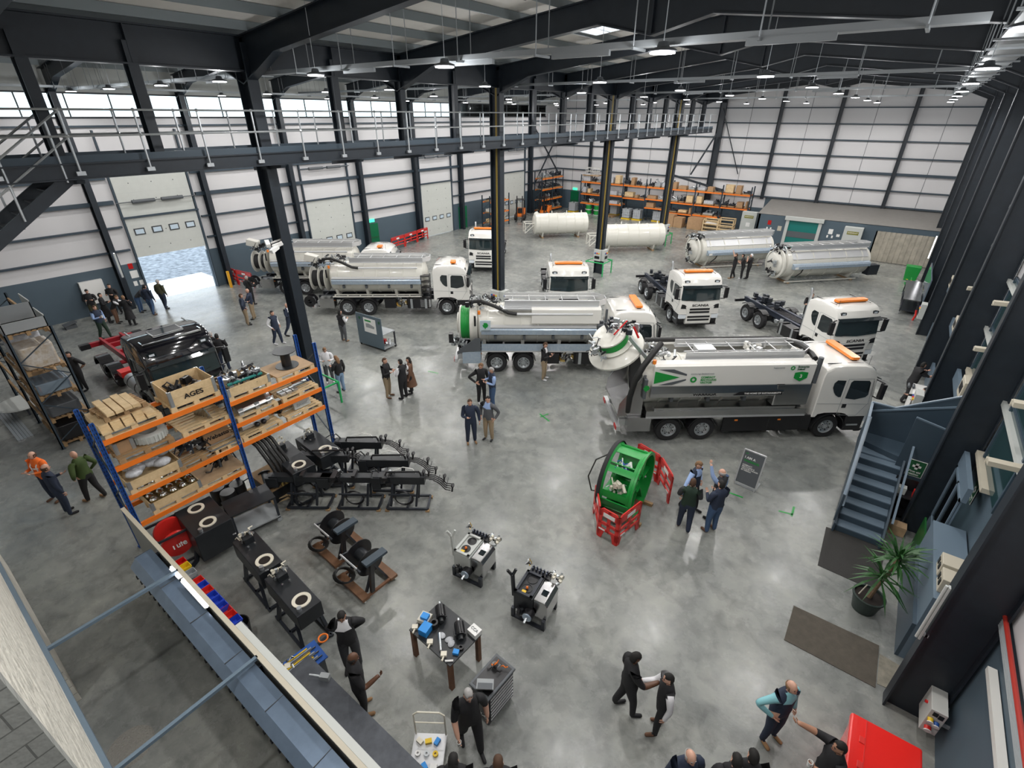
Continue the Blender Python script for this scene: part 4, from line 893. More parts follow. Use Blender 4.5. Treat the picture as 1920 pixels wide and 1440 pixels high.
for b_ in range(7):
    x0 = -30.8+2.68*b_
    for lv, z in enumerate((3.6, 2.35)):
        clutter('m', x0+.12, x0+2.6, FY+.1, FY+.9, z, (.7, .5)[lv], b_*7+lv, ', %s of %s bay, far rack' % (('top', 'middle')[lv], BN[b_]), True)
    if b_ in (0, 1, 3, 4, 5): clutter('m', x0+.12, x0+2.6, FY+.1, FY+.9, 1.3 if b_ != 3 else 1.5, .35, b_*7+5, ', bottom of %s bay, far rack' % BN[b_], True)
for k, x in enumerate((-30.1, -29.2)):
    t = thing('white_drum_cage', 'white wire cage on the top left of the far rack, %s' % ('first', 'second')[k], 'cage', (x, FY+.5, 4.35)); 
    for zz in (0, .35, .7): MB().lathe([(.42, zz), (.45, zz), (.45, zz+.04), (.42, zz+.04)], n=16).build('hoop', 'white', t)
    for a in range(8): MB().cyl((.43*cos(a*.785), .43*sin(a*.785), 0), (.43*cos(a*.785), .43*sin(a*.785), .72), .012, n=4).build('rod', 'white', t)
tag(MB().box(-30.7, -28.7, FY+.05, FY+.95, 4.24, 4.35).build('board', 'wood2', None, None), 'board under the white wire cages on the far rack', 'board')
def ibc(label, x, y, m='ibcw', g='caged water tanks on yellow pallets'):
    t = thing('caged_tank', label, 'tank container', (x, y, 0), 0, g)
    MB().box(-.5, .5, -.5, .5, 0, .14).build('spill_pallet', 'yellow', t, None); MB().box(-.44, .44, -.44, .44, .16, 1.1).build('tank', m, t, None, bev=.05)
    c = MB()
    for z in (.2, .5, .8, 1.1):
        for a, b in (((-.48, -.48), (.48, -.48)), ((.48, -.48), (.48, .48)), ((.48, .48), (-.48, .48)), ((-.48, .48), (-.48, -.48))): c.bar((*a, z), (*b, z), .025, .025)
    for k in range(5):
        u = -.48+.24*k
        for a in ((u, -.48), (u, .48), (-.48, u), (.48, u)): c.bar((*a, .14), (*a, 1.1), .02, .02)
    c.build('cage', 'galv', t, None); MB().cyl((0, 0, 1.1), (0, 0, 1.16), .09, n=12).build('cap', 'black', t); return t
mat('ibcw', (.5, .53, .56), .3); mat('wrapb', (.42, .33, .22), .3, c2=(.6, .58, .55), scale=5, bump=.5, bscale=8); mat('glassy', (.35, .45, .55), .06, .6)
for k, (px, py) in enumerate(((1075, 397), (1152, 403), (1175, 410), (1195, 412), (1232, 415), (1229, 416))[:5]):
    p = F(px, py); ibc(('caged tank on a yellow tray left of the green cable drums', 'caged tank behind the third steel column', 'caged tank, left of two side by side under the far rack', 'caged tank, right of two side by side under the far rack', 'caged tank on a yellow tray beside the black pump')[k], p.x, max(p.y, 54.0) if k else p.y)
def drum(label, x, y, z):
    t = thing('cable_drum', label, 'cable drum', (x, y, z), 0, 'green cable drums under the far rack')
    for zz in (0, .5): MB().lathe([(0, zz), (.42, zz), (.42, zz+.05), (0, zz+.05)], n=22).build('flange', 'lgrey', t)
    MB().lathe([(.36, .05), (.36, .5)], n=22).build('winding', 'green', t)
for k, (px, py) in enumerate(((1098, 400), (1112, 402))):
    p = F(px, py); y = FY+.45
    for z in (0, .56): drum('green cable drum, %s of the %s stack under the far rack' % ('top' if z else 'bottom', ('left', 'right')[k]), -29.8+1.1*k, y, z)
for k in range(2): pallet('pallet leaning under the far rack %s' % ('left', 'right')[k], -26.9+9*k, FY+.5, 0, 0, 'wood2')
for k, (px, py, w, h) in enumerate(((1262, 420, 1.1, 1.2), (1280, 422, .9, 1.0), (1308, 427, 1.5, 1.15))):
    p = F(px, py); p.y = 54.0; t = thing('large_carton', ('brown pallet carton right of the fourth steel column', 'narrow brown carton between two wider ones', 'widest brown carton left of the timber crates')[k], 'carton', (p.x, p.y, 0))
    MB().box(-w/2, w/2, -.5, .5, 0, .1).build('pallet_base', 'wood2', t, None); MB().box(-w/2, w/2, -.5, .5, .1, h).build('carton', 'card', t, None)
for k, (px, py) in enumerate(((1342, 428), (1375, 428))):
    p = F(px, py); p.y = 53.8; t = thing('timber_crate', ('open slatted timber crate with white sheets', 'open upright timber frame crate beside the grey cabinet')[k], 'timber crate', (p.x, p.y, 0), .1)
    for x in (-.7, .7):
        for y in (-.6, .6): MB().box(x-.05, x+.05, y-.05, y+.05, 0, 1.2+.2*k).build('post', 'wood', t, None)
    for z in (.1, .45, .8, 1.15+.2*k):
        for y in (-.62, .62): MB().box(-.75, .75, y-.02, y+.02, z-.05, z+.05).build('rail', 'wood', t, None)
        for x in (-.72, .72): MB().box(x-.02, x+.02, -.65, .65, z-.05, z+.05).build('rail', 'wood', t, None)
    if k == 0: MB().cb((.1, 0, .75), (1.3, 1.0, .05), ry=.12).build('white_sheet', 'paper', t, None)
# rack on the left wall's far end and small rack by the column
rack('tall orange and grey rack in the far left corner against the left wall', (-34.1, 51.3), 0, 2, 2.3, 1.0, 4.6, [(3.9, 2.7, 1.55, .4)]*2, 'steelblue', 'orange')
for lv, z in enumerate((3.9, 2.7, 1.55, .4)):
    clutter('d', 51.5, 55.8, -.45, .35, z, .6, 90+lv, ', %s of the corner rack' % ('top', 'second', 'third', 'bottom')[lv], False)
rack('small orange rack beside the green fire door, behind the tall column', (-33.5, 41.0), 0, 1, 3.2, 1.0, 3.2, [(2.6, 1.5, .5)], 'steelblue', 'orange')
for lv, z in enumerate((2.6, 1.5, .5)):
    r_ = random.Random(lv); 
    for q in range(2):
        m_ = ('black', 'white', 'wood')[lv]; b = MB(); b.mat(1).box(-.4, .4, -.6, .6, 0, .1); b.mat(0)
        if lv == 0:
            for w_ in range(5): b.tube([(-.3, -.5+.2*w_, .12), (0, -.4+.2*w_, .3+.1*q), (.3, -.5+.2*w_, .12)], .03, 5)
        else: b.box(-.35, .35, -.5, .5, .1, .35+.1*q, .05)
        o = b.build('stored_load', [m_, 'wood2'], None, None); o.location = (-34.0, 41.8+1.45*q, z); tag(o, ('black bent pipes', 'pale drum flange', 'wooden box')[lv] + ' on the small orange rack, ' + ('left', 'right')[q] + ' load', 'stored goods')
# ================================================================ MACHINES AND LOOSE THINGS ON THE FLOOR
mat('drain', (.3, .29, .26), .8, bump=1, bscale=30, bd=.05); mat('potg', (.02, .035, .03), .4); mat('soil', (.015, .01, .008), .9); mat('trunk', (.25, .17, .1), .8, noise=.4, scale=20); mat('leafg', (.03, .12, .025), .45, noise=.4, scale=3); mat('redp', (.75, .02, .015), .25, coat=.4); mat('yellowc', (.5, .35, .05), .5); mat('dadob', (.1, .14, .17), .4)
mat('benchtop', (.13, .14, .16), .35, .5, noise=.3, scale=5); mat('matg', (.035, .034, .032), .9, bump=.4, bscale=60); mat('matb', (.095, .083, .066), .95, noise=.25, scale=6, bump=.4, bscale=60)
def black_tank(label, a, b, zb, zt, w, oval=1, frame=True, valve=True):      # a, b: floor points under the two ends of the tank's axis
    a = V((a[0], a[1], 0)); b = V((b[0], b[1], 0)); d = b-a; L = d.length; t = thing('black_oil_tank', label, 'tank', a, math.atan2(d.y, d.x))
    t['group'] = 'black boxy tanks'
    m = MB(); m.prism([(0, zb+.0), (L*.35, zb), (L, zb+.05), (L, zt), (0, zt)], -w/2, w/2, 'y'); m.build('tank_body', 'steelblk', t, None, bev=.015)
    for k in range(oval):
        x = L-.32-(.0 if k == 0 else L-.6); MB().lathe([(.13, zt), (.13, zt+.02), (.2, zt+.025), (.2, zt), (.13, zt)], (x, 0, 0), n=24).build('flange_ring', 'cream', t); MB().lathe([(0, zt+.004), (.13, zt+.004)], (x, 0, 0), n=20).build('inspection_glass', 'soil', t)
    MB().cyl((L-.12, -w*.28, zt), (L-.12, -w*.28, zt+.09), .05, n=12).build('filler_cap', 'galv', t)
    if valve:
        manifold(t, (.12, 0, zt+.14), (.3, .35, .22), 14, 'valve_head', ('cream', 'cream', 'galv'), int(L*100), .55); MB().box(.2, .38, -.1, .12, zt, zt+.16).build('filter_box', 'steelblk', t, None)
        for y in (-.08, .08): MB().ell((.5, y, zt+.04), (.03, .03, .04), 8, 5).build('bolt', 'chrome', t)
    if frame:
        f = MB()
        for y in (-w*.55, w*.55): f.bar((.1, y, .05), (L+.05, y, .05), .06, .06)
        for x in (.15, L*.5, L): f.bar((x, -w*.55, .05), (x, w*.55, .05), .06, .06)
        f.build('base_frame', 'chassis', t, None)
        for x in (.25, L-.1):
            for y in (-w*.55, w*.55): MB().bar((x, y, .05), (x-.18*(1 if x > .5 else -1), y*.8, zb+.03), .07, .07).build('leg', 'chassis', t, None)
    return t
def XY(px, py, z=0): p = F(px, py, z); return (p.x, p.y)
black_tank('black tank with cream ring, nearest the two colleagues by the parts table', XY(517, 1072, 1.2), XY(580, 1142, 1.2), .72, 1.2, .55)
black_tank('black tank with cream ring, behind the nearest tank and left of the hose reels', XY(456, 1005, 1.2), XY(508, 1065, 1.2), .72, 1.2, .55)
black_tank('black tank hanging below the rack end, left of the crane stands', XY(520, 834, 1.2), XY(570, 880, 1.2), .7, 1.2, .7)
black_tank('black tank standing right of the rack end post, furthest from the camera', XY(572, 814, 1.2), XY(620, 850, 1.2), .7, 1.2, .7)
black_tank('black tank with twin and single cream rings under the rack', XY(360, 945, 1.1), XY(400, 990, 1.1), .2, 1.1, .9, 2, False, False)
pallet('pallet under the black tank with twin cream rings', *XY(385, 985, .1), 0, .2, 'wood')
# crane arms on stands
def crane(label, px, py, rz, arm='claw', zt=.98):
    x, y = XY(px, py); t = thing('crane_arm_on_stand', label, 'crane arm', (x, y, 0), rz, 'black crane arms on welded stands')
    b = MB(); L, W = 1.2, .6
    for yy in (-W/2, W/2): b.bar((-L/2, yy, .08), (L/2, yy, .08), .06, .06)
    for xx in (-L/2, 0, L/2): b.bar((xx, -W/2, .08), (xx, W/2, .08), .06, .06)
    b.build('base_frame', 'chassis', t, None)
    for xx in (-L/2, L/2):
        for yy in (-W/2, W/2): MB().box(xx-.06, xx+.06, yy-.05, yy+.05, 0, .05).build('foot_block', 'wood2', t, None)
    for xx in (-L/2+.1, L/2-.35):
        for yy in (-W/2+.1, W/2-.1): MB().bar((xx, yy, .1), (xx+.1, yy*.6, zt-.12), .06, .06).build('leg', 'chassis', t, None)
    for yy in (-.3, .3): MB().bar((-L/2+.1, yy, .62), (L/2-.3, yy, .62), .04, .04).build('rail', 'chassis', t, None)
    c = MB()
    for k in range(3): c.tube([(-.1+.02*k+.26*cos(a*pi/10), -W/2+.1-.02*k, .42+.24*sin(a*pi/10)) for a in range(20)], .014, 5, True)
    c.build('cable_coil', 'black', t)
    if arm == 'claw':
        a = MB(); a.box(-.95, .55, -.13, .13, zt-.12, zt+.14); a.box(-1.0, -.75, -.16, .16, zt-.3, zt+.12); a.cyl((-.8, 0, zt-.3), (.1, 0, zt-.1), .06, n=10); a.build('boom', 'steelblk', t, None, bev=.01)
        a = MB(); a.tube([(-.6, -.05, zt+.15), (-.55, -.05, zt+.27), (.4, -.05, zt+.3), (.45, -.05, zt+.16)], .03, 8); a.tube([(-.9, .1, zt), (-1.1, .1, zt+.2), (-.95, .1, zt+.3), (-.8, .1, zt+.1)], .02, 6); a.build('ram_pipe', 'black', t)
        MB().tube([(-.4, .08, zt+.2), (-.1, .1, zt+.34), (.2, .05, zt+.32), (.3, .0, zt+.2)], .012, 5).build('white_line', 'paper', t)
        for k in range(4):
            yy = -.09+.06*k
            MB().tube([(.55, yy, zt+.1), (.8, yy*1.2, zt+.06), (1.0, yy*1.4, zt-.08), (1.15, yy*1.5, zt-.28), (1.3, yy*1.6, zt-.3)], .017, 6).build('claw_hose', 'black', t)
        for (xx, zz) in ((.5, zt+.28), (.66, zt+.32), (1.1, zt+.12), (1.32, zt-.24)):
            q = MB(); q.bar((xx, 0, zz-.22), (xx+.03, 0, zz), .05, .05); q.ell((xx+.03, 0, zz), (.055, .1, .05), 8, 5); q.build('claw_joint', 'black', t)
        q = MB()
        for k in range(6): q.bar((.6+.12*k, -.12-.02*k, zt+.08-.07*k*k*.12), (.6+.12*k, .12+.02*k, zt+.08-.07*k*k*.12), .02, .02)
        q.build('claw_bars', 'black', t, None)
    else:
        a = MB(); a.box(-1.05, 1.0, -.11, .11, zt-.1, zt+.1); a.box(-1.15, -.8, -.15, .15, zt-.28, zt+.05); a.build('boom', 'steelblk', t, None, bev=.01)
        a = MB(); a.box(-.1, .0, -.16, .16, zt+.08, zt+.2); a.box(.8, .95, -.2, .2, zt+.06, zt+.16); a.build('clamp', 'black', t, None)
        manifold(t, (1.05, 0, zt), (.2, .25, .2), 8, 'arm_head', ('black', 'galv', 'black'), 41)
    return t
rzc = R(36)
crane('black crane arm with claw on a stand, rightmost in the front row', 768, 945, rzc)
crane('black straight crane arm, middle stand of the front row', 678, 944, rzc, 's')
crane('black straight crane arm, leftmost stand of the front row', 585, 943, rzc, 's')
crane('black crane arm with claw on a stand, right one of the middle row', 741, 912, rzc)
crane('black clawed crane arm on a stand, middle row, next to the tanks', 632, 903, rzc)
crane('black crane arm with claw on a stand, furthest back', 693, 877, rzc)
# dark bench, drums and cylinder under and beside the rack
p = F(470, 985); t = thing('steel_trolley_bench', 'low dark steel trolley bench on castors beside the rack', 'bench', (p.x, p.y, 0), R(80)) if 0 else thing('steel_trolley_bench', 'low dark steel trolley bench on castors beside the rack', 'bench', (-12.3, 4.15, 0), R(80))
MB().box(-.6, .6, -.4, .4, .86, .9).build('bench_top', 'steelblk', t, None); MB().box(-.6, .6, -.4, .4, .18, .22).build('lower_shelf', 'grey', t, None)
for x in (-.56, .56):
    for y in (-.36, .36): MB().box(x-.03, x+.03, y-.03, y+.03, .14, .86).build('leg', 'chassis', t, None); MB().cyl((x, y-.02, .07), (x, y+.02, .07), .07, n=12).build('castor', 'grey', t)
for k, (px, py) in enumerate(((418, 930), (438, 938), (432, 918), (455, 922))):
    x, y = XY(px, py, .6); o = MB().lathe([(0, 0), (.22, 0), (.22, .5), (.2, .54), (0, .55)], n=20).build('black_drum', 'black'); o.location = (x-.6, y+.1, 0); tag(o, 'black drum on the floor under the rack, %s' % ('leftmost of four', 'nearest the dark bench', 'rear left', 'rear right')[k], 'drum', 'black drums under the rack')
p = F(518, 935); o = MB().cyl((-.45, 0, .25), (.45, 0, .25), .2, n=22).build('black_cylinder', 'steelblk'); o.location = (p.x-.3, p.y, 0.14); o.rotation_euler = (0, 0, R(-20)); tag(o, 'black flanged cylinder lying on a pallet left of the crane stands', 'cylinder')
for s in (-.45, .45): MB().cyl((s-.02, 0, .25), (s+.02, 0, .25), .25, n=22).build('flange', 'black', o)
pallet('pallet under the black flanged cylinder', p.x-.3, p.y, 0, R(-20))
# red hose reels stand under the rack
t = thing('hose_reel_stand', 'black frame with two red hose reels under the near end of the rack', 'hose reel', (*XY(330, 1015, .5), 0), R(85))
for x in (-.25, .25): MB().lathe([(0, -.04), (.1, -.06), (.36, -.05), (.38, 0), (.36, .05), (.1, .06), (0, .04)], (0, x, .75 if x > 0 else .62), 'y', 26).build('red_reel', 'red', t)
f = MB()
for x in (-.55, .55):
    for y in (-.4, .4): f.bar((x, y, 0), (x, y, 1.0), .05, .05)
for z in (.05, 1.0):
    for y in (-.4, .4): f.bar((-.55, y, z), (.55, y, z), .05, .05)
    for x in (-.55, .55): f.bar((x, -.4, z), (x, .4, z), .05, .05)
f.build('frame', 'chassis', t, None); text('Tufe', .2, 'paper', t, (0, -.32, .6), (R(70), 0, 0), 'reel_lettering', True)
o = MB().tube([(0, 0, .06), (.5, .05, .05), (.9, -.15, .05), (1.3, -.1, .05)], .06, 8).build('bent_bar', 'chassis'); o.location = (*XY(370, 1030), 0); o.rotation_euler = (0, 0, R(-30)); tag(o, 'black bent steel arm lying on the floor by the hose reels', 'steel arm')
# parts bins row along the partition
bins = [((348, 1052), 'redlens', 'red'), ((352, 1063), 'yellow', 'yellow'), ((366, 1072), 'grey', 'grey'), ((384, 1085), 'red', 'red'), ((393, 1093), 'blueb', 'blue'), ((400, 1103), 'red', 'red'), ((408, 1114), 'blueb', 'blue'), ((416, 1124), 'blueb', 'blue'), ((422, 1136), 'blueb', 'blue'), ((428, 1146), 'red', 'red'), ((434, 1156), 'red', 'red'), ((442, 1166), 'blueb', 'blue')]
mat('blueb', (.02, .06, .5), .4)
pts_ = [XY(*b[0], .95) for b in bins]
tag(MB().box(min(p[0] for p in pts_)-.3, max(p[0] for p in pts_)+.3, 1.66, 2.1, .0, .9).build('bin_bench', 'dgrey', None, None), 'long low dark bench along the partition under the parts bins', 'bench')
for k, (pt, m_, cn) in enumerate(bins):
    x, y = pts_[k]; b = MB(); b.prism([(-.14, 0), (.1, 0), (.16, .1), (.16, .12), (-.14, .12)], -.1, -.085, 'y'); b.prism([(-.14, 0), (.1, 0), (.16, .1), (.16, .12), (-.14, .12)], .085, .1, 'y'); b.box(-.14, .1, -.1, .1, 0, .01); b.box(-.14, -.125, -.1, .1, 0, .12); b.bar((.1, 0, .0), (.16, 0, .1), .19, .015)
    o = b.build('parts_bin', m_, None, None); o.location = (x, 1.93, .9); o.rotation_euler = (0, 0, R(90)); o.scale = (1.1, 1.05, 1.1); tag(o, '%s plastic parts bin, number %s from the hose reels along the partition' % (cn, ('one', 'two', 'three', 'four', 'five', 'six', 'seven', 'eight', 'nine', 'ten', 'eleven', 'twelve')[k]), 'parts bin', 'parts bins along the partition')
x, y = XY(468, 1195); o = MB().lathe([(0, 0), (.2, 0), (.25, .6), (.23, .6), (.18, .03), (0, .03)], n=22).build('waste_bin', 'black'); o.location = (x, 2.05, 0); tag(o, 'round black waste bin beside the partition', 'bin')
# hose reels on wooden dollies
def dolly_reel(label, px, py, rz):
    x, y = XY(px, py); t = thing('hose_reel_dolly', label, 'hose reel', (x, y, 0), rz, 'black hose reels on wooden dollies')
    for yy in (-.42, .42): MB().box(-.55, .55, yy-.1, yy+.1, .1, .18).build('timber', 'rustw', t, None)
    f = MB()
    for xx in (-.5, .5): f.bar((xx, -.5, .14), (xx, .5, .14), .06, .06)
    f.build('dolly_frame', 'rust', t, None)
    for xx in (-.5, .5):
        for yy in (-.45, .45): MB().cyl((xx, yy-.02, .05), (xx, yy+.02, .05), .05, n=12).build('castor', 'lgrey', t)
    for xx in (-.18, .28): MB().lathe([(0, -.01), (.36, -.01), (.37, 0), (.36, .01), (0, .01)], (xx, .0, .85), 'x', 30).build('reel_disc', 'black', t)
    MB().lathe([(.16, -.17), (.16, .27)], (0, 0, .85), 'x', 20).build('reel_core', 'steelblk', t)
    a = MB()
    for xx in (-.3, .4): a.bar((xx, -.3, .18), (xx, 0, .9), .06, .05); a.bar((xx, .3, .18), (xx, 0, .9), .06, .05)
    a.bar((-.34, -.38, .95), (.44, -.38, .95), .04, .04); a.bar((-.34, -.38, .95), (-.34, 0, .9), .04, .04); a.build('reel_frame', 'chassis', t, None)
    MB().cyl((-.34, -.4, 1.0), (.34, -.4, 1.0), .025, n=8).build('guide_bar', 'alu', t)
    MB().box(.42, .62, -.3, .3, 1.15, 1.22).build('top_plate', 'steelblue', t, None); MB().bar((.5, -.2, .18), (.52, -.1, 1.15), .1, .08).build('support', 'black', t, None)
    c = MB()
    for k in range(6): c.tube([(-.35+.28*cos(a_*pi/8)+.03*k, -.45+.2*sin(a_*pi/8), .3+.03*k) for a_ in range(16)], .022, 5, True)
    c.build('coiled_hose', 'hose', t); return t
mat('rustw', (.2, .1, .05), .6, noise=.3)
dolly_reel('black hose reel on a wooden dolly, farther from the parts table', 640, 1030, R(-3)); dolly_reel('black hose reel on a wooden dolly, nearer the parts table', 690, 1088, R(-3))
# hydraulic power units
def power_unit(label, px, py, m1, rz):
    x, y = XY(px, py); t = thing('hydraulic_power_unit', label, 'power unit', (x, y, 0), rz, 'hydraulic power units')
    f = MB()
    for yy in (-.3, .35): f.box(-.4, .42, yy-.04, yy+.04, 0, .05); 
    for xx in (-.38, .4):
        for yy in (-.3, .35): f.box(xx-.04, xx+.04, yy-.04, yy+.04, 0, .3)
    f.build('base_frame', 'chassis', t, None)
    MB().box(-.38, .1, -.3, .4, .28, .82).build('housing', m1, t, None, bev=.02); MB().prism([(.1, .25), (.45, .25), (.45, .7), (.38, .8), (.1, .8)], -.25, .38, 'y').build('steel_tank', 'stain', t, None, bev=.02)
    MB().box(.2, .34, -.05, .1, .8, .812).build('display_window', 'glass', t, None)
    w = MB(); w.box(-.36, -.3, -.3, .38, .82, .88); w.box(.02, .08, -.3, .38, .82, .88); w.box(-.36, .08, .32, .38, .82, .88); w.box(-.36, .08, -.3, -.24, .82, .88); w.build('top_frame', m1 if m1 != 'steelblk' else 'chassis', t, None)
    for yy in (-.08, .2): MB().lathe([(0, .825), (.12, .825), (.12, .835)], (-.14, yy, 0), n=16).build('round_port', 'black', t)
    MB().ell((-.14, -.08, .86), (.035, .035, .04), 8, 5).build('orange_button', 'orange', t); MB().box(-.22, -.12, -.22, -.15, .83, .84).build('yellow_tag', 'yellow', t, None)
    h = MB(); h.bar((-.42, -.2, .6), (-.46, -.2, 1.25), .1, .05, (1, 0, 0)); h.bar((-.46, -.2, 1.2), (-.56, -.26, 1.38), .05, .05); h.bar((-.46, -.2, 1.2), (-.4, -.14, 1.38), .05, .05); h.build('forked_handle', m1, t, None)
    for k in range(2):
        for j in range(5): MB().cyl((-.26+.09*j, .44+.07*k, .84), (-.26+.09*j, .44+.07*k, .93), .022, n=8).build('valve_cap', 'navy', t)
    MB().box(-.32, .2, .38, .56, .7, .84).build('valve_block', 'black', t, None)
    manifold(t, (.3, .5, .85), (.3, .22, .25), 20, 'valve_fittings', ('galv', 'black', 'cream'), 51, .45); manifold(t, (-.36, .45, .98), (.12, .12, .28), 8, 'gauge_stem', ('brass', 'galv', 'black'), 52, .4)
    MB().cyl((.05, -.28, .38), (.05, -.44, .38), .13, n=18).build('motor_drum', 'black', t); MB().cyl((.05, -.42, .38), (.05, -.47, .38), .11, n=18).build('cooling_fins', 'film', t); MB().cyl((.05, -.47, .38), (.05, -.6, .36), .03, n=8).build('shaft', 'galv', t)
    manifold(t, (-.1, -.36, .38), (.3, .15, .2), 12, 'motor_parts', ('black', 'steelblk', 'black'), 53, .6); return t
power_unit('silver hydraulic power unit with a forked handle, left of the two', 888, 1072, 'lgrey', R(8)); power_unit('black hydraulic power unit with a forked handle, right of the two', 1000, 1148, 'steelblk', R(8))
# parts table
tp = [XY(830, 1128, .86), XY(903, 1190, .86), XY(838, 1250, .86), XY(768, 1178, .86)]
cx = sum(p[0] for p in tp)/4; cy = sum(p[1] for p in tp)/4
t = thing('work_table', 'black-topped work table with brown legs covered in machine parts', 'table', (cx, cy, 0), R(-3))
MB().box(-.62, .62, -.45, .45, .82, .86).build('table_top', 'steelblk', t, None)
for x in (-.56, .56):
    for y in (-.4, .4): MB().box(x-.045, x+.045, y-.045, y+.045, 0, .82).build('leg', 'rust', t, None)
def ontab(name, mbf, m, px, py, label, cat, rz=0, z=.86, grp=None, **k):
    b = MB(); mbf(b); o = b.build(name, m, None, 35, **k); x, y = XY(px, py, z+.04); o.location = (x, y, z); o.rotation_euler = (0, 0, rz); return tag(o, label, cat, grp)
def gear(label, px, py):
    x, y = XY(px, py, .95); t = thing('gear_pump', label, 'gear pump', (x, y, .86), R(-40), 'black gear pumps on the parts table')
    b = MB(); b.cyl((-.15, 0, .12), (.15, 0, .12), .1, n=16)
    for k in range(10): b.cb((0, .105*cos(k*.628), .12+.105*sin(k*.628)), (.26, .03, .02), rx=k*.628)
    b.build('casing', 'black', t); MB().cyl((-.15, 0, .12), (-.26, 0, .12), .03, n=10).build('shaft', 'galv', t); MB().cyl((.15, 0, .12), (.24, .0, .12), .05, n=12).build('outlet', 'steelblk', t); MB().box(-.12, .12, -.08, .08, 0, .05).build('foot', 'black', t, None)
gear('black gear pump on the far corner of the parts table', 826, 1150); gear('black gear pump on the parts table beside the white box', 862, 1182)
ontab('white_box', lambda b: b.box(-.12, .12, -.1, .1, 0, .12), 'paper', 890, 1185, 'white printed box on the right corner of the parts table', 'box', R(-5))
lt = text('CCA', .09, 'dgrey', None, (0, 0, 0)); lt.parent = bpy.data.objects['white_box']; lt.name = 'lid_lettering'; lt.location = (0, 0, .124)
ontab('blue_box', lambda b: b.box(-.1, .1, -.12, .12, 0, .16), 'lblue', 798, 1182, 'large blue carton standing on the left of the parts table', 'box', R(10))
ontab('yellow_box', lambda b: b.box(-.12, .12, -.12, .12, 0, .1), 'cream', 797, 1160, 'cream box under a small blue box on the parts table', 'box', R(15))
ontab('blue_box', lambda b: b.box(-.08, .08, -.07, .07, 0, .08), 'lblue', 797, 1156, 'small blue box stacked on the cream box', 'box', R(15), .961)
ontab('blue_box', lambda b: b.box(-.06, .06, -.05, .05, 0, .06), 'lblue', 855, 1222, 'small blue box at the near edge of the parts table', 'box', R(25))
ontab('ring_gear', lambda b: b.lathe([(.05, 0), (.09, 0), (.09, .14), (.05, .14), (.05, 0)], n=14), 'black', 814, 1172, 'black toothed sleeve standing on the parts table', 'gear')
ontab('ring_gear', lambda b: b.lathe([(.03, 0), (.06, 0), (.06, .06), (.03, .06), (.03, 0)], n=14), 'black', 864, 1214, 'small black ring at the right edge of the parts table', 'ring')
ontab('steel_rod', lambda b: b.cyl((-.2, 0, .03), (.2, 0, .03), .03, n=12), 'galv', 825, 1203, 'thick steel rod lying across the parts table', 'rod', R(-42))
for k, (a, b_) in enumerate(((778, 1175), (806, 1203), (832, 1226))):
    ontab('valve_block', lambda b: (b.box(-.05, .05, -.06, .06, 0, .06), b.cyl((.05, 0, .03), (.14, -.03, .03), .02, n=8)), 'cream', a, b_, 'pale valve block on the parts table, %s along the left edge' % ('furthest', 'middle', 'nearest')[k], 'valve', R(-50), grp='pale valve blocks on the table')
for k, (a, b_) in enumerate(((828, 1190), (842, 1198), (846, 1205))):
    ontab('plastic_bag', lambda b: b.ell((0, 0, .02), (.09, .07, .03), 10, 6), 'wrap', a, b_, 'clear bag of seals in the middle of the parts table, %s' % ('leftmost', 'middle', 'rightmost')[k], 'bag', k)
ontab('tube_of_grease', lambda b: b.cyl((-.08, 0, .02), (.08, 0, .02), .02, n=10), 'paper', 842, 1238, 'white tube at the near corner of the parts table', 'tube', R(40))
# tool cabinet with laptop
q = [XY(925, 1228, 1.0), XY(957, 1245, 1.0), XY(922, 1310, 1.0), XY(888, 1285, 1.0)]
cx = sum(p[0] for p in q)/4; cy = sum(p[1] for p in q)/4
t = thing('tool_cabinet', 'black wheeled tool cabinet with a laptop on top', 'tool cabinet', (cx, cy, 0), R(-3))
MB().box(-.22, .22, -.36, .36, .1, .92).build('cabinet_body', 'black', t, None, bev=.01)
MB().box(-.25, .25, -.4, .4, .92, .98).build('top_tray', 'dgrey', t, None, bev=.02); MB().box(-.2, .2, -.34, .34, .98, .985).build('tray_mat', 'black', t, None)
for k in range(7):
    d = MB().box(.22, .235, -.33, .33, .15+.105*k, .245+.105*k).build('drawer', 'black', t, None); MB().box(.235, .25, -.32, .32, .225+.105*k, .24+.105*k).build('handle', 'alu', d, None)
for x in (-.17, .17):
    for y in (-.3, .3): MB().cyl((x-.02, y, .05), (x+.02, y, .05), .05, n=12).build('castor', 'black', t)
text('CTEK-4X', .1, 'lgrey', t, (0, -.365, .25), (R(90), 0, 0), 'cabinet_lettering', True)
t = thing('laptop', 'open grey laptop on the near end of the tool cabinet', 'laptop', (cx, cy-.22, .985), R(-145)); t.location.z = .986
MB().box(-.16, .16, -.11, .11, 0, .015).build('keyboard_half', 'grey', t, None); MB().box(-.14, .14, -.03, .09, .015, .018).build('keys', 'dgrey', t, None); MB().cb((0, .15, .1), (.32, .01, .22), rx=R(-25)).build('screen', 'black', t, None)
o = manifold(None, (0, 0, .05), (.22, .2, .06), 14, 'hand_tools', ('galv', 'black', 'orange'), 61, .35); o.location = (cx, cy+.18, 1.0); tag(o, 'heap of small tools and an orange rag at the far end of the tool cabinet', 'tools')
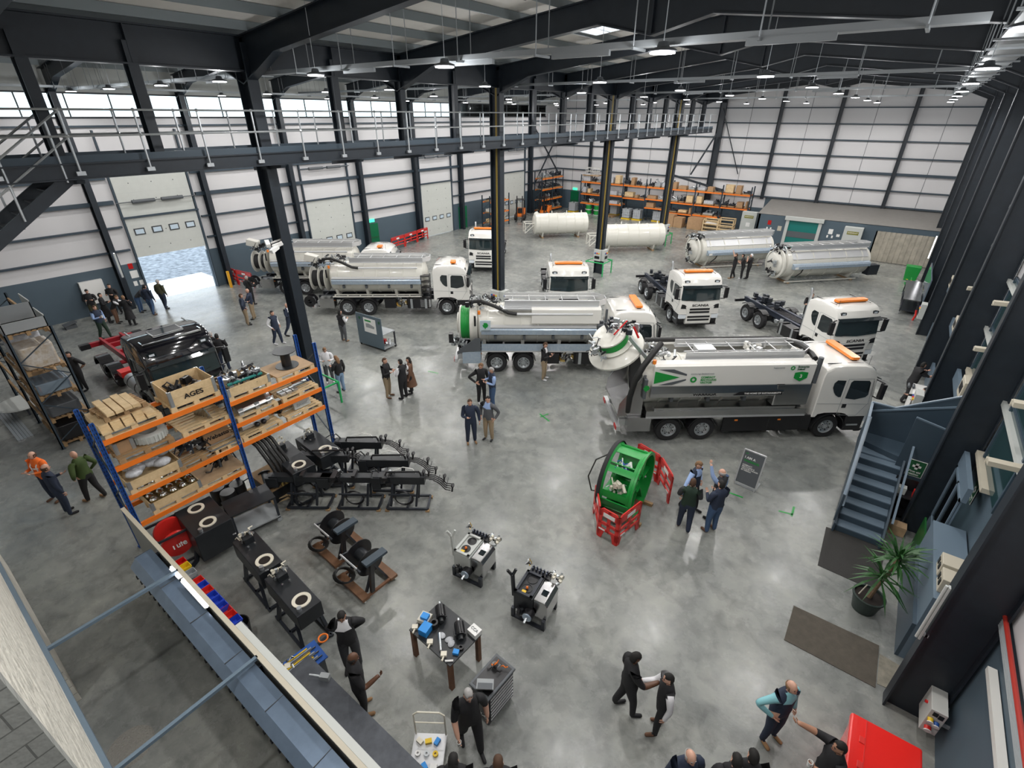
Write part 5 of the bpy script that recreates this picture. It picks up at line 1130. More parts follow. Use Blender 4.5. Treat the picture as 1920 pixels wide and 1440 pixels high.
# flat trolley at the bottom
x, y = XY(800, 1425, .25); t = thing('flat_trolley', 'cream-handled flat trolley loaded with boxed parts at the bottom edge', 'trolley', (x, y, 0), R(-55))
MB().box(-.45, .45, -.3, .3, .18, .22).build('deck', 'alu', t, None)
MB().tube([(-.44, -.28, .2), (-.44, -.28, .85), (-.44, -.2, .93), (-.44, .2, .93), (-.44, .28, .85), (-.44, .28, .2)], .016, 8).build('handle', 'cream', t)
MB().cyl((-.44, -.28, .6), (-.44, .28, .6), .012, n=6).build('crossbar', 'cream', t)
for xx in (-.38, .38):
    for yy in (-.25, .25): MB().cyl((xx, yy-.02, .09), (xx, yy+.02, .09), .09, n=14).build('castor', 'grey', t)
random.seed(5)
for k in range(12):
    m_ = random.choice(('yellow', 'lblue', 'paper', 'galv', 'cream')); b = MB()
    if k % 2: b.lathe([(.02, 0), (.05, 0), (.05, .05), (.02, .05), (.02, 0)], n=14)
    else: b.box(-.06, .06, -.04, .04, 0, .06)
    o = b.build('boxed_part', m_, None); w = V((x, y, .22))+Matrix.Rotation(R(-55), 3, 'Z') @ V((-.3+.2*(k % 4), -.18+.16*(k//4), 0)); o.location = w; o.rotation_euler = (0, 0, k); tag(o, 'small %s spare part lying on the flat trolley, spot %s' % ({'lblue': 'blue', 'paper': 'white', 'galv': 'metal'}.get(m_, m_), ('a', 'b', 'c', 'd', 'e', 'f', 'g', 'h', 'i', 'j', 'k', 'l')[k]), 'spare part', 'spare parts on the flat trolley')
# tool tray and vice bench by the partition
x, y = XY(560, 1245, .85); tag(MB().box(x-.25, x+.25, y-.4, y+.4, 0, .8).build('tool_chest', 'dgrey', None, None), 'dark chest under the tray of spanners', 'chest')
t = thing('tool_tray', 'blue-edged tray of spanners and rods beside the partition', 'tool tray', (x, y, .8), R(85), None, 1.35); MB().box(-.4, .35, -.2, .2, 0, .02).build('tray', 'blue', t, None)
for k in range(9): MB().cyl((-.36, -.13+.033*k, .04), (.3-.05*(k % 3), -.13+.033*k, .04), .011, n=6).build('rod', ('chrome', 'galv', 'yellow')[k % 3], t)
manifold(t, (-.2, .05, .06), (.3, .2, .06), 12, 'spanners', ('chrome', 'cream', 'galv'), 63, .4)
MB().tube([(.45+.07*cos(a*.5), .1+.07*sin(a*.5), .05) for a in range(12)], .014, 6, True).build('orange_ring', 'orange', t)
bx = [XY(545, 1275, .9), XY(765, 1440, .9)]
t = thing('workbench', 'long steel-topped workbench running along the partition', 'workbench', (0, 0, 0)); MB().box(-6.9, -3.2, 1.64, 2.5, .86, .92).build('bench_top', 'benchtop', t, None)
mat('benchtop', (.16, .17, .19), .4, .5, noise=.3, scale=5)
for x in (-6.8, -3.4):
    for y in (1.75, 2.45): MB().box(x-.04, x+.04, y-.04, y+.04, 0, .86).build('leg', 'chassis', t, None)
MB().box(-6.8, -3.4, 1.75, 2.45, .2, .24).build('lower_shelf', 'chassis', t, None)
x, y = XY(608, 1268, 1.0); t = thing('bench_vice', 'grey bench vice on the corner of the workbench', 'vice', (min(x, -5.0), min(y, 2.45), .92), R(30)); MB().box(-.08, .1, -.05, .05, 0, .12).build('vice_body', 'grey', t, None); MB().cyl((-.3, 0, .07), (-.08, 0, .07), .02, n=8).build('screw', 'galv', t)
# the green reel behind red barriers
x, y = XY(1168, 945, .1); t = thing('green_hose_drum', 'big round bright green steel hose drum standing on its edge', 'drum', (x, y, 0), R(4))
rr = .95; g = MB(); g.lathe([(rr-.02, -.5), (rr+.08, -.52), (rr+.08, -.46), (rr, -.36), (rr-.03, -.36), (rr-.03, -.5), (rr-.02, -.5)], (0, 0, rr+.1), 'x', 48); g.lathe([(rr, .34), (rr, .42), (rr+.05, .44), (rr+.05, .5), (rr-.04, .5), (rr-.04, .34), (rr, .34)], (0, 0, rr+.1), 'x', 48)
for a0, a1 in ((-20, 98), (126, 138), (172, 186), (192, 232), (240, 336)): g.lathe([(rr-.03, -.37), (rr-.01, -.37), (rr-.01, .36), (rr-.03, .36), (rr-.03, -.37)], (0, 0, rr+.1), 'x', 10, R(a0), R(a1))
g.build('drum_shell', 'green', t)
MB().lathe([(rr+.085, -.52), (rr+.1, -.5), (rr+.1, -.42), (rr+.085, -.4)], (0, 0, rr+.1), 'x', 48).build('black_rim', 'rubber', t)
w = MB()
for k in range(6):
    a = k*pi/3; w.bar((0, .25*cos(a), rr+.1+.25*sin(a)), (0, (rr-.04)*cos(a), rr+.1+(rr-.04)*sin(a)), .8, .03, (0, -sin(a), cos(a)))
w.lathe([(.25, -.4), (.25, .4)], (0, 0, rr+.1), 'x', 20); w.lathe([(.25, -.1), (rr-.03, -.1)], (0, 0, rr+.1), 'x', 40, R(120), R(420)); w.build('drum_web', 'green', t)
for k in (0, 1, 2, 6, 7, 8, 9, 10, 11):
    a = k*pi/6+.2; MB().cb((-.0, (rr+.012)*cos(a), rr+.1+(rr+.012)*sin(a)), (.86, .03, .05), rx=a).build('rib', 'green', t, None)
manifold(t, (-.0, -.35, rr+.75), (.45, .4, .3), 24, 'hydraulics', ('galv', 'paper', 'blue'), 71, .7); manifold(t, (.0, -.7, rr+.25), (.4, .25, .4), 20, 'valve_group', ('cream', 'galv', 'cream'), 72, .7)
MB().tube([(-.55, -.3, rr+.95), (-.8, -.5, rr+.8), (-.95, -.6, rr+.2), (-.85, -.5, .6), (-.6, -.3, .5)], .02, 8).build('black_hose', 'hose', t)
for s in (-.5, .5): MB().box(-.6, .75, s-.05, s+.05, 0, .1).build('timber_bearer', 'wood2', t, None)
MB().prism([(-.5, .1), (.5, .1), (.3, .2), (-.3, .2)], -.45, .45, 'x').build('cradle', 'rust', t, None)
def barrier(label, a, b, h=1.0):
    a = V((*a, 0)); b = V((*b, 0)); d = b-a; L = d.length; t = thing('red_barrier', label, 'barrier', a, math.atan2(d.y, d.x), 'red plastic barriers')
    m = MB()
    def bb(x0, x1, z0, z1): m.box(x0, x1, -.02, .02, z0, z1)
    bb(0, L, h-.22, h); bb(.0, L, .5, .6); bb(0, L, .28, .36); bb(0, .09, .1, h); bb(L-.09, L, .1, h); bb(L*.5-.05, L*.5+.05, .28, h)
    m.prism([(0, 0), (.12, 0), (.2, .3), (0, .3)], -.02, .02, 'y'); m.prism([(L-.2, .3), (L-.12, 0), (L, 0), (L, .3)], -.02, .02, 'y'); m.tube([(.05, 0, h), (.1, 0, h+.05), (L-.1, 0, h+.05), (L-.05, 0, h)], .025, 6)
    m.build('panel', 'red', t, None, bev=.008); r = MB()
    r.box(L*.5-.18, L*.5+.18, -.026, .026, h-.19, h-.06); r.box(L*.2-.1, L*.2+.1, -.026, .026, .3, .35); r.build('reflective_plate', 'paper', t, None)
    return t
Bp = [XY(1108, 980), XY(1120, 1003), XY(1155, 1024), XY(1196, 990)]
barrier('red plastic barrier panel, left one in front of the green drum', Bp[1], Bp[2]); barrier('red plastic barrier panel, right one in front of the green drum', Bp[2], Bp[3]); barrier('red plastic barrier panel seen nearly edge-on left of the green drum', XY(1112, 958), Bp[1])
Bq = [XY(1253, 945), XY(1232, 905), XY(1190, 878)]
barrier('red plastic barrier panel right of the green drum, gripped by a person', Bq[0], Bq[1]); barrier('red plastic barrier panel behind the green drum', Bq[1], Bq[2])
# sign boards
x, y = XY(1395, 915); t = thing('sign_stand', 'silver-framed dark notice board on a foot behind the group of visitors', 'sign', (x, y, 0), R(-5)); tilt = R(72)
f = MB()
for s in (-.32, .32): f.bar((s, 0, .12), (s, .22, 1.25), .04, .04)
f.bar((-.32, 0, .12), (.32, 0, .12), .04, .04); f.bar((-.32, .22, 1.25), (.32, .22, 1.25), .04, .04); f.build('frame', 'alu', t, None)
MB().cb((0, .11, .685), (.62, .02, 1.13), rx=R(-11)).build('poster', 'dgrey', t, None)
MB().bar((.3, 0, .12), (.3, -.02, 0), .03, .03).build('foot', 'alu', t, None); MB().box(-.33, .33, .02, .55, 0, .02).build('base', 'grey', t, None); MB().bar((-.3, 0, .12), (-.3, .02, 0), .03, .03).build('foot', 'alu', t, None); MB().bar((0, .24, 1.0), (0, .5, .02), .03, .03).build('rear_leg', 'alu', t, None)
rt = (R(90-11), 0, 0)
for body, sz, yy, m_, al in (('I AM A', .11, 1.02, 'paper', 'LEFT'), ('WARRIOR', .1, .91, 'green', 'LEFT'), ('COMPACT\nRECYCLING &\nVACUUM TANKER\nBY DESIGN', .06, .68, 'paper', 'LEFT'), ('RSP', .05, 1.15, 'green', 'LEFT')):
    text(body, sz, m_, t, (-.25, .22*(yy-.12)/1.13-.018, yy), rt, 'poster_lettering', True, 1, .002, al)
q0 = XY(676, 645); q1 = XY(722, 660); d = V((q1[0]-q0[0], q1[1]-q0[1], 0)); an = math.atan2(d.y, d.x); L = d.length
t = thing('display_board', 'grey-blue upright display board on a wheeled trolley beside the tankers', 'display board', (*q0, 0), an)
MB().box(0, L, -.03, .0, .12, 1.75).build('board', 'dadob', t, None); MB().box(.0, L, 0, .8, .12, .17).build('shelf', 'grey', t, None); MB().box(.0, L, 0, .8, .85, .9).build('table_top', 'grey', t, None)
mat('dadob', (.1, .14, .17), .4)
for xx in (.03, L-.03): MB().box(xx-.03, xx+.03, .74, .8, .06, .85).build('leg', 'chassis', t, None); MB().cyl((xx-.02, .77, .06), (xx+.02, .77, .06), .06, n=10).build('castor', 'black', t); MB().cyl((xx-.02, .05, .06), (xx+.02, .05, .06), .06, n=10).build('castor', 'black', t)
MB().box(L*.3, L*.78, -.036, -.03, .85, 1.6).build('poster', 'paper', t, None); MB().prism([(L*.38, 1.1), (L*.7, 1.1), (L*.72, 1.22), (L*.5, 1.33), (L*.38, 1.3)], -.04, -.036, 'y').build('poster_truck', 'grey', t, None); MB().box(L*.35, L*.6, -.04, -.036, 1.42, 1.5).build('poster_title', 'green', t, None)
for xx in (.25, L-.15): g = MB(); leaf(g, (xx, -.033, 1.5), .09, 'y'); g.build('green_emblem', 'dgreen', t, None)
manifold(t, (L*.75, .4, .3), (.5, .4, .2), 14, 'valve_samples', ('galv', 'red', 'black'), 75)
# mats
def flat(name, pts, z, m, label, cat):
    o = MB().prism([XY(*p) for p in pts], 0, z).build(name, m, None, None); return tag(o, label, cat)
flat('door_mat', [(1533, 1060), (1640, 1108), (1662, 1030), (1549, 988)], .012, 'matg', 'dark grey mat at the foot of the blue stairs', 'mat')
flat('door_mat', [(1470, 1200), (1641, 1290), (1648, 1211), (1488, 1136)], .014, 'matb', 'large brown mat between the plant and the handshaking pair', 'mat')
flat('floor_hatch', [(1644, 1282), (1680, 1298), (1700, 1256), (1649, 1226)], .01, 'hatch', 'worn brown floor hatch beside the brown mat', 'floor hatch')
for k, (a, b) in enumerate((((1460, 958), (1487, 965)), ((1484, 968), (1489, 950)), ((1013, 782), (1028, 776)), ((803, 696), (822, 700)), ((1368, 924), (1393, 933)), ((1012, 776), (1030, 790)))):
    A, B_ = F(*a), F(*b); o = MB().bar(A+V((0, 0, .002)), B_+V((0, 0, .002)), .06, .003).build('floor_mark', 'green', None, None); tag(o, 'short green tape mark on the concrete, %s' % ('right of the notice board', 'closing the corner right of the notice board', 'mid floor left stroke', 'near the lone walker couple', 'under the notice board', 'mid floor right stroke')[k], 'floor mark')
# drain cover
o = MB().lathe([(0, .006), (.36, .006), (.38, 0)], n=36).build('drain_cover', 'drain'); o.location = F(245, 1400); tag(o, 'round patterned manhole cover in the lower left passage', 'manhole cover')
# plant
x, y = XY(1618, 1140); t = thing('potted_plant', 'tall spiky-leaved plant in a green pot beside the stairs', 'plant', (x, y, 0))
MB().lathe([(0, 0), (.24, 0), (.32, .42), (.34, .42), (.34, .46), (.3, .46), (.28, .4), (0, .4)], n=30).build('pot', 'potg', t); MB().lathe([(0, .41), (.29, .41)], n=24).build('soil', 'soil', t)
MB().tube([(0, 0, .38), (.06, .05, .8), (.14, .12, 1.2), (.2, .2, 1.6)], [.06, .05, .045, .04], 8).build('trunk', 'trunk', t); MB().cyl((-.2, -.05, .4), (-.12, 0, .72), .015, n=6).build('cane', 'cream', t)
random.seed(11)
for (cx_, cy_, cz_) in ((.2, .22, 1.6), (.05, .0, 1.15)):
    lf = MB()
    for k in range(70 if cz_ > 1.4 else 34):
        a = random.random()*2*pi; e = random.uniform(-.5, 1.3); Ln = random.uniform(.5, .85); w = .028
        d = V((cos(a)*cos(e), sin(a)*cos(e), sin(e))); sd = V((-sin(a), cos(a), 0)); p0 = V((cx_, cy_, cz_+random.uniform(-.15, .1))); p1 = p0+d*Ln*.5; p2 = p0+d*Ln-V((0, 0, .22*Ln))
        lf.add([p0-sd*w*.5, p0+sd*w*.5, p1+sd*w, p1-sd*w, p2], [(0, 1, 2, 3), (3, 2, 4)])
    lf.build('leaves', 'leafg', t, None)['kind'] = 'stuff'
# red container
p = XY(1600, 1338, 1.1); q = XY(1725, 1405, 1.1); d = V((q[0]-p[0], q[1]-p[1], 0)); an = math.atan2(d.y, d.x)
t = thing('red_container', 'large glossy red plastic lidded container in the bottom right corner', 'container', (p[0], p[1], 0), an)
MB().prism([(.03, 0), (.95, 0), (.98, 1.0), (0, 1.0)], -1.2, 0, 'y').build('container_body', 'redp', t, None, bev=.03); MB().box(-.03, 1.0, -1.24, .03, .96, 1.1).build('lid', 'redp', t, None, bev=.035)
for yy in (-.35, -.8): MB().box(.12, .2, yy-.12, yy, 1.1, 1.115).build('recess_shade', 'red', t, None, bev=.005)  # lid recesses and groove painted a darker red for their shade
MB().box(.2, .21, -1.2, .0, 1.1, 1.112).build('lid_groove', 'red', t, None); MB().box(.96, 1.04, -.7, -.5, .85, 1.0).build('latch', 'black', t, None)
# barriers pen, forklift, tanks at the back
for k, (a, b) in enumerate((((735, 470), (760, 462)), ((760, 462), (783, 454)), ((783, 454), (803, 447)), ((436, 530), (448, 534)), ((448, 534), (478, 541)))):
    barrier('red plastic barrier by the left wall, %s' % ('left of the pen near the third door', 'middle of the pen near the third door', 'right of the pen near the third door', 'leftmost, behind the tail reels', 'second from left, behind the tail reels')[k], XY(*a), XY(*b))
o = manifold(None, (0, 0, .3), (2.2, .9, .4), 30, 'black_pipes', ('black', 'chassis', 'black'), 81); o.location = (*XY(765, 452), 0); o.rotation_euler = (0, 0, R(60)); tag(o, 'heap of black pipes and frames inside the red barrier pen', 'pipes')
for k in range(4):
    o = MB().box(-2.5, 2.5, -.2, .2, 0, .12).build('aluminium_trough', 'alu', None, None); o.location = (*XY(640, 452), .12*k); o.rotation_euler = (0, 0, R(52)); tag(o, 'long aluminium trough in the stack behind the left tankers, %s' % ('lowest', 'second', 'third', 'topmost')[k], 'aluminium trough', 'aluminium troughs stacked behind the tankers')
x, y = XY(975, 412); t = thing('forklift', 'orange and black forklift truck parked by the far end of the left wall', 'forklift', (x, y, 0), R(-60))
MB().prism([(-1.2, .35), (.3, .35), (.3, .6), (-.3, .7), (-.5, 1.1), (-1.2, 1.15)], -.5, .5, 'y').build('body', 'orange', t, None, bev=.04)
for xx in (-.8, .3):
    for yy in (-.5, .5): MB().lathe([(0, -.1), (.3, -.1), (.32, -.06), (.32, .06), (.3, .1), (0, .1)], (xx, yy, .32), 'y', 18).build('wheel', 'rubber', t)
for xx in (-.9, .2):
    for yy in (-.42, .42): MB().box(xx-.03, xx+.03, yy-.03, yy+.03, .9 if xx < 0 else .6, 2.1).build('guard_post', 'black', t, None)
MB().box(-.95, .3, -.46, .46, 2.1, 2.15).build('overhead_guard', 'black', t, None); MB().box(-.5, -.1, -.25, .25, .7, 1.2).build('seat', 'black', t, None)
for yy in (-.3, .3): MB().box(.5, .62, yy-.05, yy+.05, .1, 2.6).build('mast_rail', 'black', t, None); MB().box(.62, 1.6, yy-.05, yy+.05, .06, .1).build('fork', 'steelblk', t, None)
x, y = XY(1000, 408); t2 = dup(t, 'black forklift mast and frame standing right of the orange forklift', (x+.6, y+1.2, 0), R(-80))
def bare_tank(label, a, b, r=.95):
    a = V((*XY(*a), 0)); b = V((*XY(*b), 0)); d = b-a; L = d.length; t = thing('bare_tank', label, 'tank', a, math.atan2(d.y, d.x), 'bare white tanks on the floor'); z = r+.3
    tank(t, .2, L-.1, z, r, 'tankwhite', 6, .22)
    for x in (.9, L-.9):
        MB().prism([(-.5, .1), (.5, .1), (.75, .6), (.4, .42), (-.4, .42), (-.75, .6)], x-.06, x+.06, 'x').build('saddle', 'tankwhite', t, None); MB().box(x-.1, x+.1, -.6, .6, 0, .1).build('timber_bearer', 'wood2', t, None)
    for s in (-1, 1): MB().box(.2, L-.1, s*r*.97-.03, s*r*.97+.03, z-.06, z).build('side_rail', 'tankwhite', t, None)
    for k in range(4): MB().prism([(-.1, z+r-.03), (.1, z+r-.03), (.03, z+r+.22), (-.03, z+r+.22)], .4+k*(L-1)/3-.03, .4+k*(L-1)/3+.03, 'x').build('lifting_lug', 'tankwhite', t, None)
    MB().lathe([(0, z-.2), (.3, z-.2)], (0, 0, 0), 'x', 4) if 0 else None
    MB().ell((.35, 0, z+r*.85), (.28, .3, .3), 12, 8).build('dome', 'tankwhite', t)
    f = MB()
    for yy in (-.5, .5): f.bar((-.8, yy, 1.4), (.1, yy, 1.4), .08, .08); f.bar((-.8, yy, .5), (-.8, yy, 1.4), .07, .07); f.bar((-.8, yy, .5), (0, yy, 1.2), .06, .06)
    f.bar((-.8, -.5, 1.4), (-.8, .5, 1.4), .08, .08); f.build('rear_frame', 'tankwhite', t, None); return t
bare_tank('bare white ribbed tank on the floor, left one near the forklift', (998, 445), (1098, 442)); bare_tank('bare white ribbed tank on the floor, right one behind the third steel column', (1118, 470), (1238, 467))
def fitted(label, a, b, seed):
    a = V((*XY(*a), 0)); b = V((*XY(*b), 0)); d = b-a; L = d.length; t = thing('fitted_tank', label, 'tank', a, math.atan2(d.y, d.x), 'fitted white tanks waiting on the floor'); r = .98; z = r+.28
    tank(t, .7, L-.1, z, r, 'tankwhite', 5, .25)
    MB().lathe([(r-.1, .3), (r+.06, .34), (r+.06, .44), (r, .5)], (0, 0, z), 'x', 34).build('door_flange', 'tankwhite', t); MB().ell((.34, 0, z), (.3, r*.85, r*.85), 20, 12).build('tail_door', 'tankwhite', t)
    for s in (-1, 1):
        MB().prism([(s*.86, z+.2), (s*1.14, z+.12), (s*1.2, z+.0), (s*1.2, z-.18), (s*.96, z-.18)][::s], 1.0, L-.2, 'x').build('side_locker', 'film', t, None); MB().prism([(s*.55, z+.86), (s*.92, z+.45), (s*.88, z+.42), (s*.5, z+.83)][::s], 1.0, L-.3, 'x').build('side_flap', 'alu', t, None)
    cage(t, .9, L+.2, .55, z+r+.04); manifold(t, (.5, 0, z+r+.05), (1.0, 1.1, .35), 46, 'boom_pipework', ('black', 'black', 'galv'), seed); manifold(t, (-.05, -.3, z-.2), (.3, .9, 1.3), 22, 'door_pipework', ('black', 'galv', 'black'), seed+1)
    for x in (1.3, L-1.0):
        MB().prism([(-.5, .12), (.5, .12), (.75, .6), (.4, .42), (-.4, .42), (-.75, .6)], x-.06, x+.06, 'x').build('saddle', 'tankwhite', t, None)
    f = MB()
    for yy in (-.7, .7): f.bar((.9, yy, .1), (L-.6, yy, .1), .1, .08)
    f.build('skid', 'tankwhite', t, None)
    for x in (1.2, L-1.0): MB().box(x-.08, x+.08, -.8, .8, 0, .06).build('timber_bearer', 'wood2', t, None)
    MB().box(L-.1, L+.7, -1.1, -.6, .4, 1.1).build('equipment_rack', 'chassis', t, None); MB().box(1.1, 1.35, -1.21, -1.2, z-.16, z-.02).build('label_plate', 'paper', t, None); MB().tube([(2.0, -.9, z-.2), (1.8, -1.0, .8), (1.5, -.9, .5)], .04, 6).build('tank_hose', 'hose', t); return t
fitted('fitted white tank with silver trough, left one behind the three people in black', (1285, 500), (1430, 492), 91); fitted('fitted white tank with silver trough, right one with the black rack at its end', (1436, 527), (1602, 518), 95)
# green rail guards around the middle columns
def guard_rail(label, px, py, s=1):
    x, y = XY(px, py); t = thing('green_guard', label, 'guard rail', (x, y, 0), 0, 'green tubular column guards')
    for a in ((-.6, -.6), (.6, -.6), (.6, .6), (-.6, .6)): MB().cyl((*a, 0), (*a, .95), .04, n=8).build('post', 'greenp', t)
    MB().tube([(-.6, -.6, .95), (.6, -.6, .95), (.6, .6, .95), (-.6, .6, .95)], .04, 8, True).build('rail', 'greenp', t); return t
mat('greenp', (.02, .42, .12), .4)
def socket(label, x, y, z, rz):
    t = thing('socket_box', label, 'electrical box', (x, y, z), rz); MB().box(-.02, .22, -.28, .28, 0, .8).build('enclosure', 'lgrey', t, None, bev=.01)
    for k in range(3): MB().cyl((.22, -.15+.15*k, .55), (.27, -.15+.15*k, .55), .05, n=10).build('socket', ('blue', 'red', 'yellow')[k], t)
    MB().box(.22, .235, -.2, .2, .15, .35).build('breaker_window', 'black', t, None)
for n_, yy, h_ in (('second', 21.2, 1.0), ('third', 33.2, 1.0), ('fourth', 45.2, 1.0)):
    for k, rz in enumerate((R(-90), R(0))): socket('grey power panel on the %s steel column of the middle row, %s face' % (n_, ('near', 'right')[k]), XC+(.31 if k else 0), yy-(0 if k else .18), h_, rz)
for n_, yy in (('third', 33.2), ('fourth', 45.2), ('first', 9.2)):
    t = thing('green_guard', 'green tubular guard round the foot of the %s steel column' % n_, 'guard rail', (XC, yy, 0), 0, 'green tubular column guards')
    for a in ((-.7, -.7), (.7, -.7), (.7, .7), (-.7, .7)): MB().cyl((*a, 0), (*a, .95), .045, n=8).build('post', 'greenp', t)
    MB().tube([(-.7, -.7, .95), (.7, -.7, .95), (.7, .7, .95), (-.7, .7, .95)], .045, 8, True).build('rail', 'greenp', t)
for yy in (21.2, 33.2, 45.2):
    o = thing('cable_run', 'bundle of black and yellow cables running up the steel column at the %s bay' % {21.2: 'second', 33.2: 'third', 45.2: 'fourth'}[yy], 'cables', (XC+.06, yy-.2, 0))
    for k in range(5): MB().cyl((.03*k, 0, 1.2), (.03*k, 0, 11.5), .014, n=5).build('cable', 'yellowc' if k in (1, 3) else 'black', o)
# ================================================================ PEOPLE (x forward, y to the left, standing on z = 0)
for n, c in dict(skin1=(.62, .36, .26), skin2=(.12, .055, .03), skin3=(.42, .22, .14), c_black=(.012, .012, .014), c_navy=(.018, .028, .055), c_grey=(.09, .095, .105), c_khaki=(.33, .25, .16),
               c_white=(.7, .7, .72), c_lblue=(.3, .42, .68), c_teal=(.25, .55, .6), c_jean=(.05, .1, .2), c_pjean=(.2, .3, .45), c_green=(.05, .085, .02), c_dgreen=(.012, .03, .018), c_char=(.035, .037, .042),
               c_hivis=(.9, .17, .02), c_brown=(.14, .07, .04), c_tan=(.3, .17, .08), c_olive=(.06, .06, .03), h_black=(.01, .009, .008), h_brown=(.07, .035, .018), h_lbrown=(.2, .11, .055), h_grey=(.35, .34, .33), eye=(.03, .02, .02), lip=(.4, .16, .13)).items():
    mat(n, c, .8 if n[0] in 'ch' else .5, bump=.15 if n[:2] == 'c_' else 0, bscale=25)
ARM = dict(down=((-.02, .05, -.28), (.05, .06, -.53)), hip=((-.12, .2, -.2), (.06, .02, -.42)), fwd=((.04, .04, -.27), (.27, -.08, -.2)), cross=((.12, .06, -.25), (.2, -.2, -.2)),
           pocket=((-.1, .1, -.26), (.05, .03, -.46)), behind=((-.14, .1, -.24), (-.15, -.1, -.42)), shake=((.14, .02, -.24), (.4, -.02, -.22)), up=((.14, .04, .22), (.24, .02, .49)),
           reach=((.2, .03, -.15), (.45, 0, -.12)), gest=((.1, .07, -.26), (.33, .06, -.1)), swing=((-.12, .05, -.26), (-.12, .06, -.52)), swingf=((.06, .04, -.28), (.22, .03, -.5)), point=((.22, .05, .06), (.46, .06, .18)), face=((.14, .02, -.22), (.2, -.1, .04)), side=((-.02, .24, -.14), (.03, .48, -.3)), rail=((.04, .24, -.16), (.1, .46, -.36)))
def person(label, x, y, face, top, sleeve, legs, shoe, skin='skin1', hair='h_brown', la='down', ra='down', stride=0, lean=0, h=1.78, shirt=None, extra_who='', long=False, bald=0, short=False, coat=None, look=0, down=0, twist=0, extra=None, z=0, name='person', grp=None):
    root = thing(name, label, 'person', (x, y, z), R(face), grp, h/1.78)
    L = R(lean); off = -.0
    def up(p):   # lean the upper body about the hips
        px, py, pz = p; dz = pz-.93; a = L
        return (px*cos(a)+dz*sin(a), py, .93+dz*cos(a)-px*sin(a))
    J = []; E = []; RR = []; B = []
    def j(p, r, par=None, b=None):
        J.append(p); RR.append(r)
        if par is not None: E.append((par, len(J)-1)); B.append(b)
        return len(J)-1
    pel = j((0, 0, .95), (.15, .13)); a1 = j(up((.01, 0, 1.12)), (.155, .14), pel, 'T'); a2 = j(up((.0, 0, 1.33)), (.175, .15), a1, 'T'); nb = j(up((-.01, 0, 1.47)), (.1, .095), a2, 'T'); nk = j(up((.015, 0, 1.57)), (.052, .052), nb, 'N')
    hands = []
    for s, st, arm in ((1, stride, la), (-1, -stride, ra)):
        hp = j((0, s*.085, .88), (.115, .108), pel, 'L'); kn = j((st*.45+.03, s*.1, .5), (.076, .076), hp, 'L'); an = j((st*.9-(.06 if st < 0 else 0), s*.11, .1+(.03 if st < -.1 else 0)), (.055, .055), kn, 'L')
        hl_ = j((st*.9-.02, s*.11, .045), (.042, .036), an, 'F'); j((st*.9+.19, s*.13, .035), (.042, .03), hl_, 'F')
        sh = j(up((-.005, s*.185, 1.43)), (.082, .082), nb, 'S'); e, w = ARM[arm]
        S0 = V(up((-.005, s*.2, 1.43))); el = S0+V((e[0], s*e[1], e[2])); wr = S0+V((w[0], s*w[1], w[2]))
        ei = j(tuple(el), (.056, .056), sh, 'A'); wi = j(tuple(wr), (.038, .038), ei, 'W'); d = (wr-el).normalized(); pm = wr+d*.055; j(tuple(pm), (.036, .02), wi, 'H')
        hands.append((V((wr.x*1.08, wr.y*1.2, wr.z)), d, s))
    me = bpy.data.meshes.new('body'); me.from_pydata(J, E, []); me.update()
    o = bpy.data.objects.new('body', me); C.objects.link(o)
    m = o.modifiers.new('s', 'SKIN'); m.use_smooth_shade = True
    sv = me.skin_vertices[0].data
    for i, r in enumerate(RR): sv[i].radius = r
    sv[0].use_root = True
    m2 = o.modifiers.new('u', 'SUBSURF'); m2.levels = 1; m2.render_levels = 1
    dg = bpy.context.evaluated_depsgraph_get(); ev = o.evaluated_get(dg); em = ev.to_mesh()
    vs = [(v.co.x*1.08, v.co.y*1.2, v.co.z) for v in em.vertices]; fs = [tuple(p.vertices) for p in em.polygons]; cs = [V(p.center) for p in em.polygons]; ev.to_mesh_clear()
    mats = [top, sleeve, legs, shoe, skin, shirt or top, 'eye', 'lip', hair]; mi = []
    segs = [(V(J[a]), V(J[b]), t) for (a, b), t in zip(E, B)]
    for c in cs:
        best = 9; bt = 'T'
        for a, b, t in segs:
            ab = b-a; k = max(0, min(1, (c-a).dot(ab)/ab.length_squared)); dd = (c-a-ab*k).length
            if t in 'TS': dd -= .07 if t == 'T' else .02
            if t == 'L': dd -= .03
            if dd < best: best = dd; bt = t; kk = k
        if bt == 'S': bt = 'A' if abs(c.y) > .19 else 'T'; kk = .3
        i = {'T': 0, 'L': 2, 'F': 3, 'A': 1, 'W': 1, 'H': 4, 'N': 4}[bt]
        if short and (bt == 'W' or (bt == 'A' and kk > .8 and c.z < J[5][2]-.1)): i = 4 if bt == 'W' else 1
        if bt == 'T' and c.z < .93 and abs(c.y) < .2: i = 2
        if bt == 'N' and kk < .35: i = 0
        if shirt and bt in 'TN' and i in (0, 4) and c.x > .03+((c.z-.93)*sin(L)) and abs(c.y) < .025+.055*max(0, (c.z-1.1)/.35) and c.z > (1.0 if lean == 0 and shirt == 'c_white' else 1.22) and (bt == 'T' or kk < .6): i = 5
        mi.append(i)
    bpy.data.objects.remove(o)
    b = MB(); b.v = vs; b.f = fs; b.m = mi
    # head
    hc = V(up((.025, 0, 1.672))); Q = Matrix.Rotation(R(look), 3, 'Z') @ Matrix.Rotation(R(down+lean*.3), 3, 'Y')
    def hp_(p): return hc+Q @ V(p)
    b.mi = 4; n, k = 14, 12; hv = []
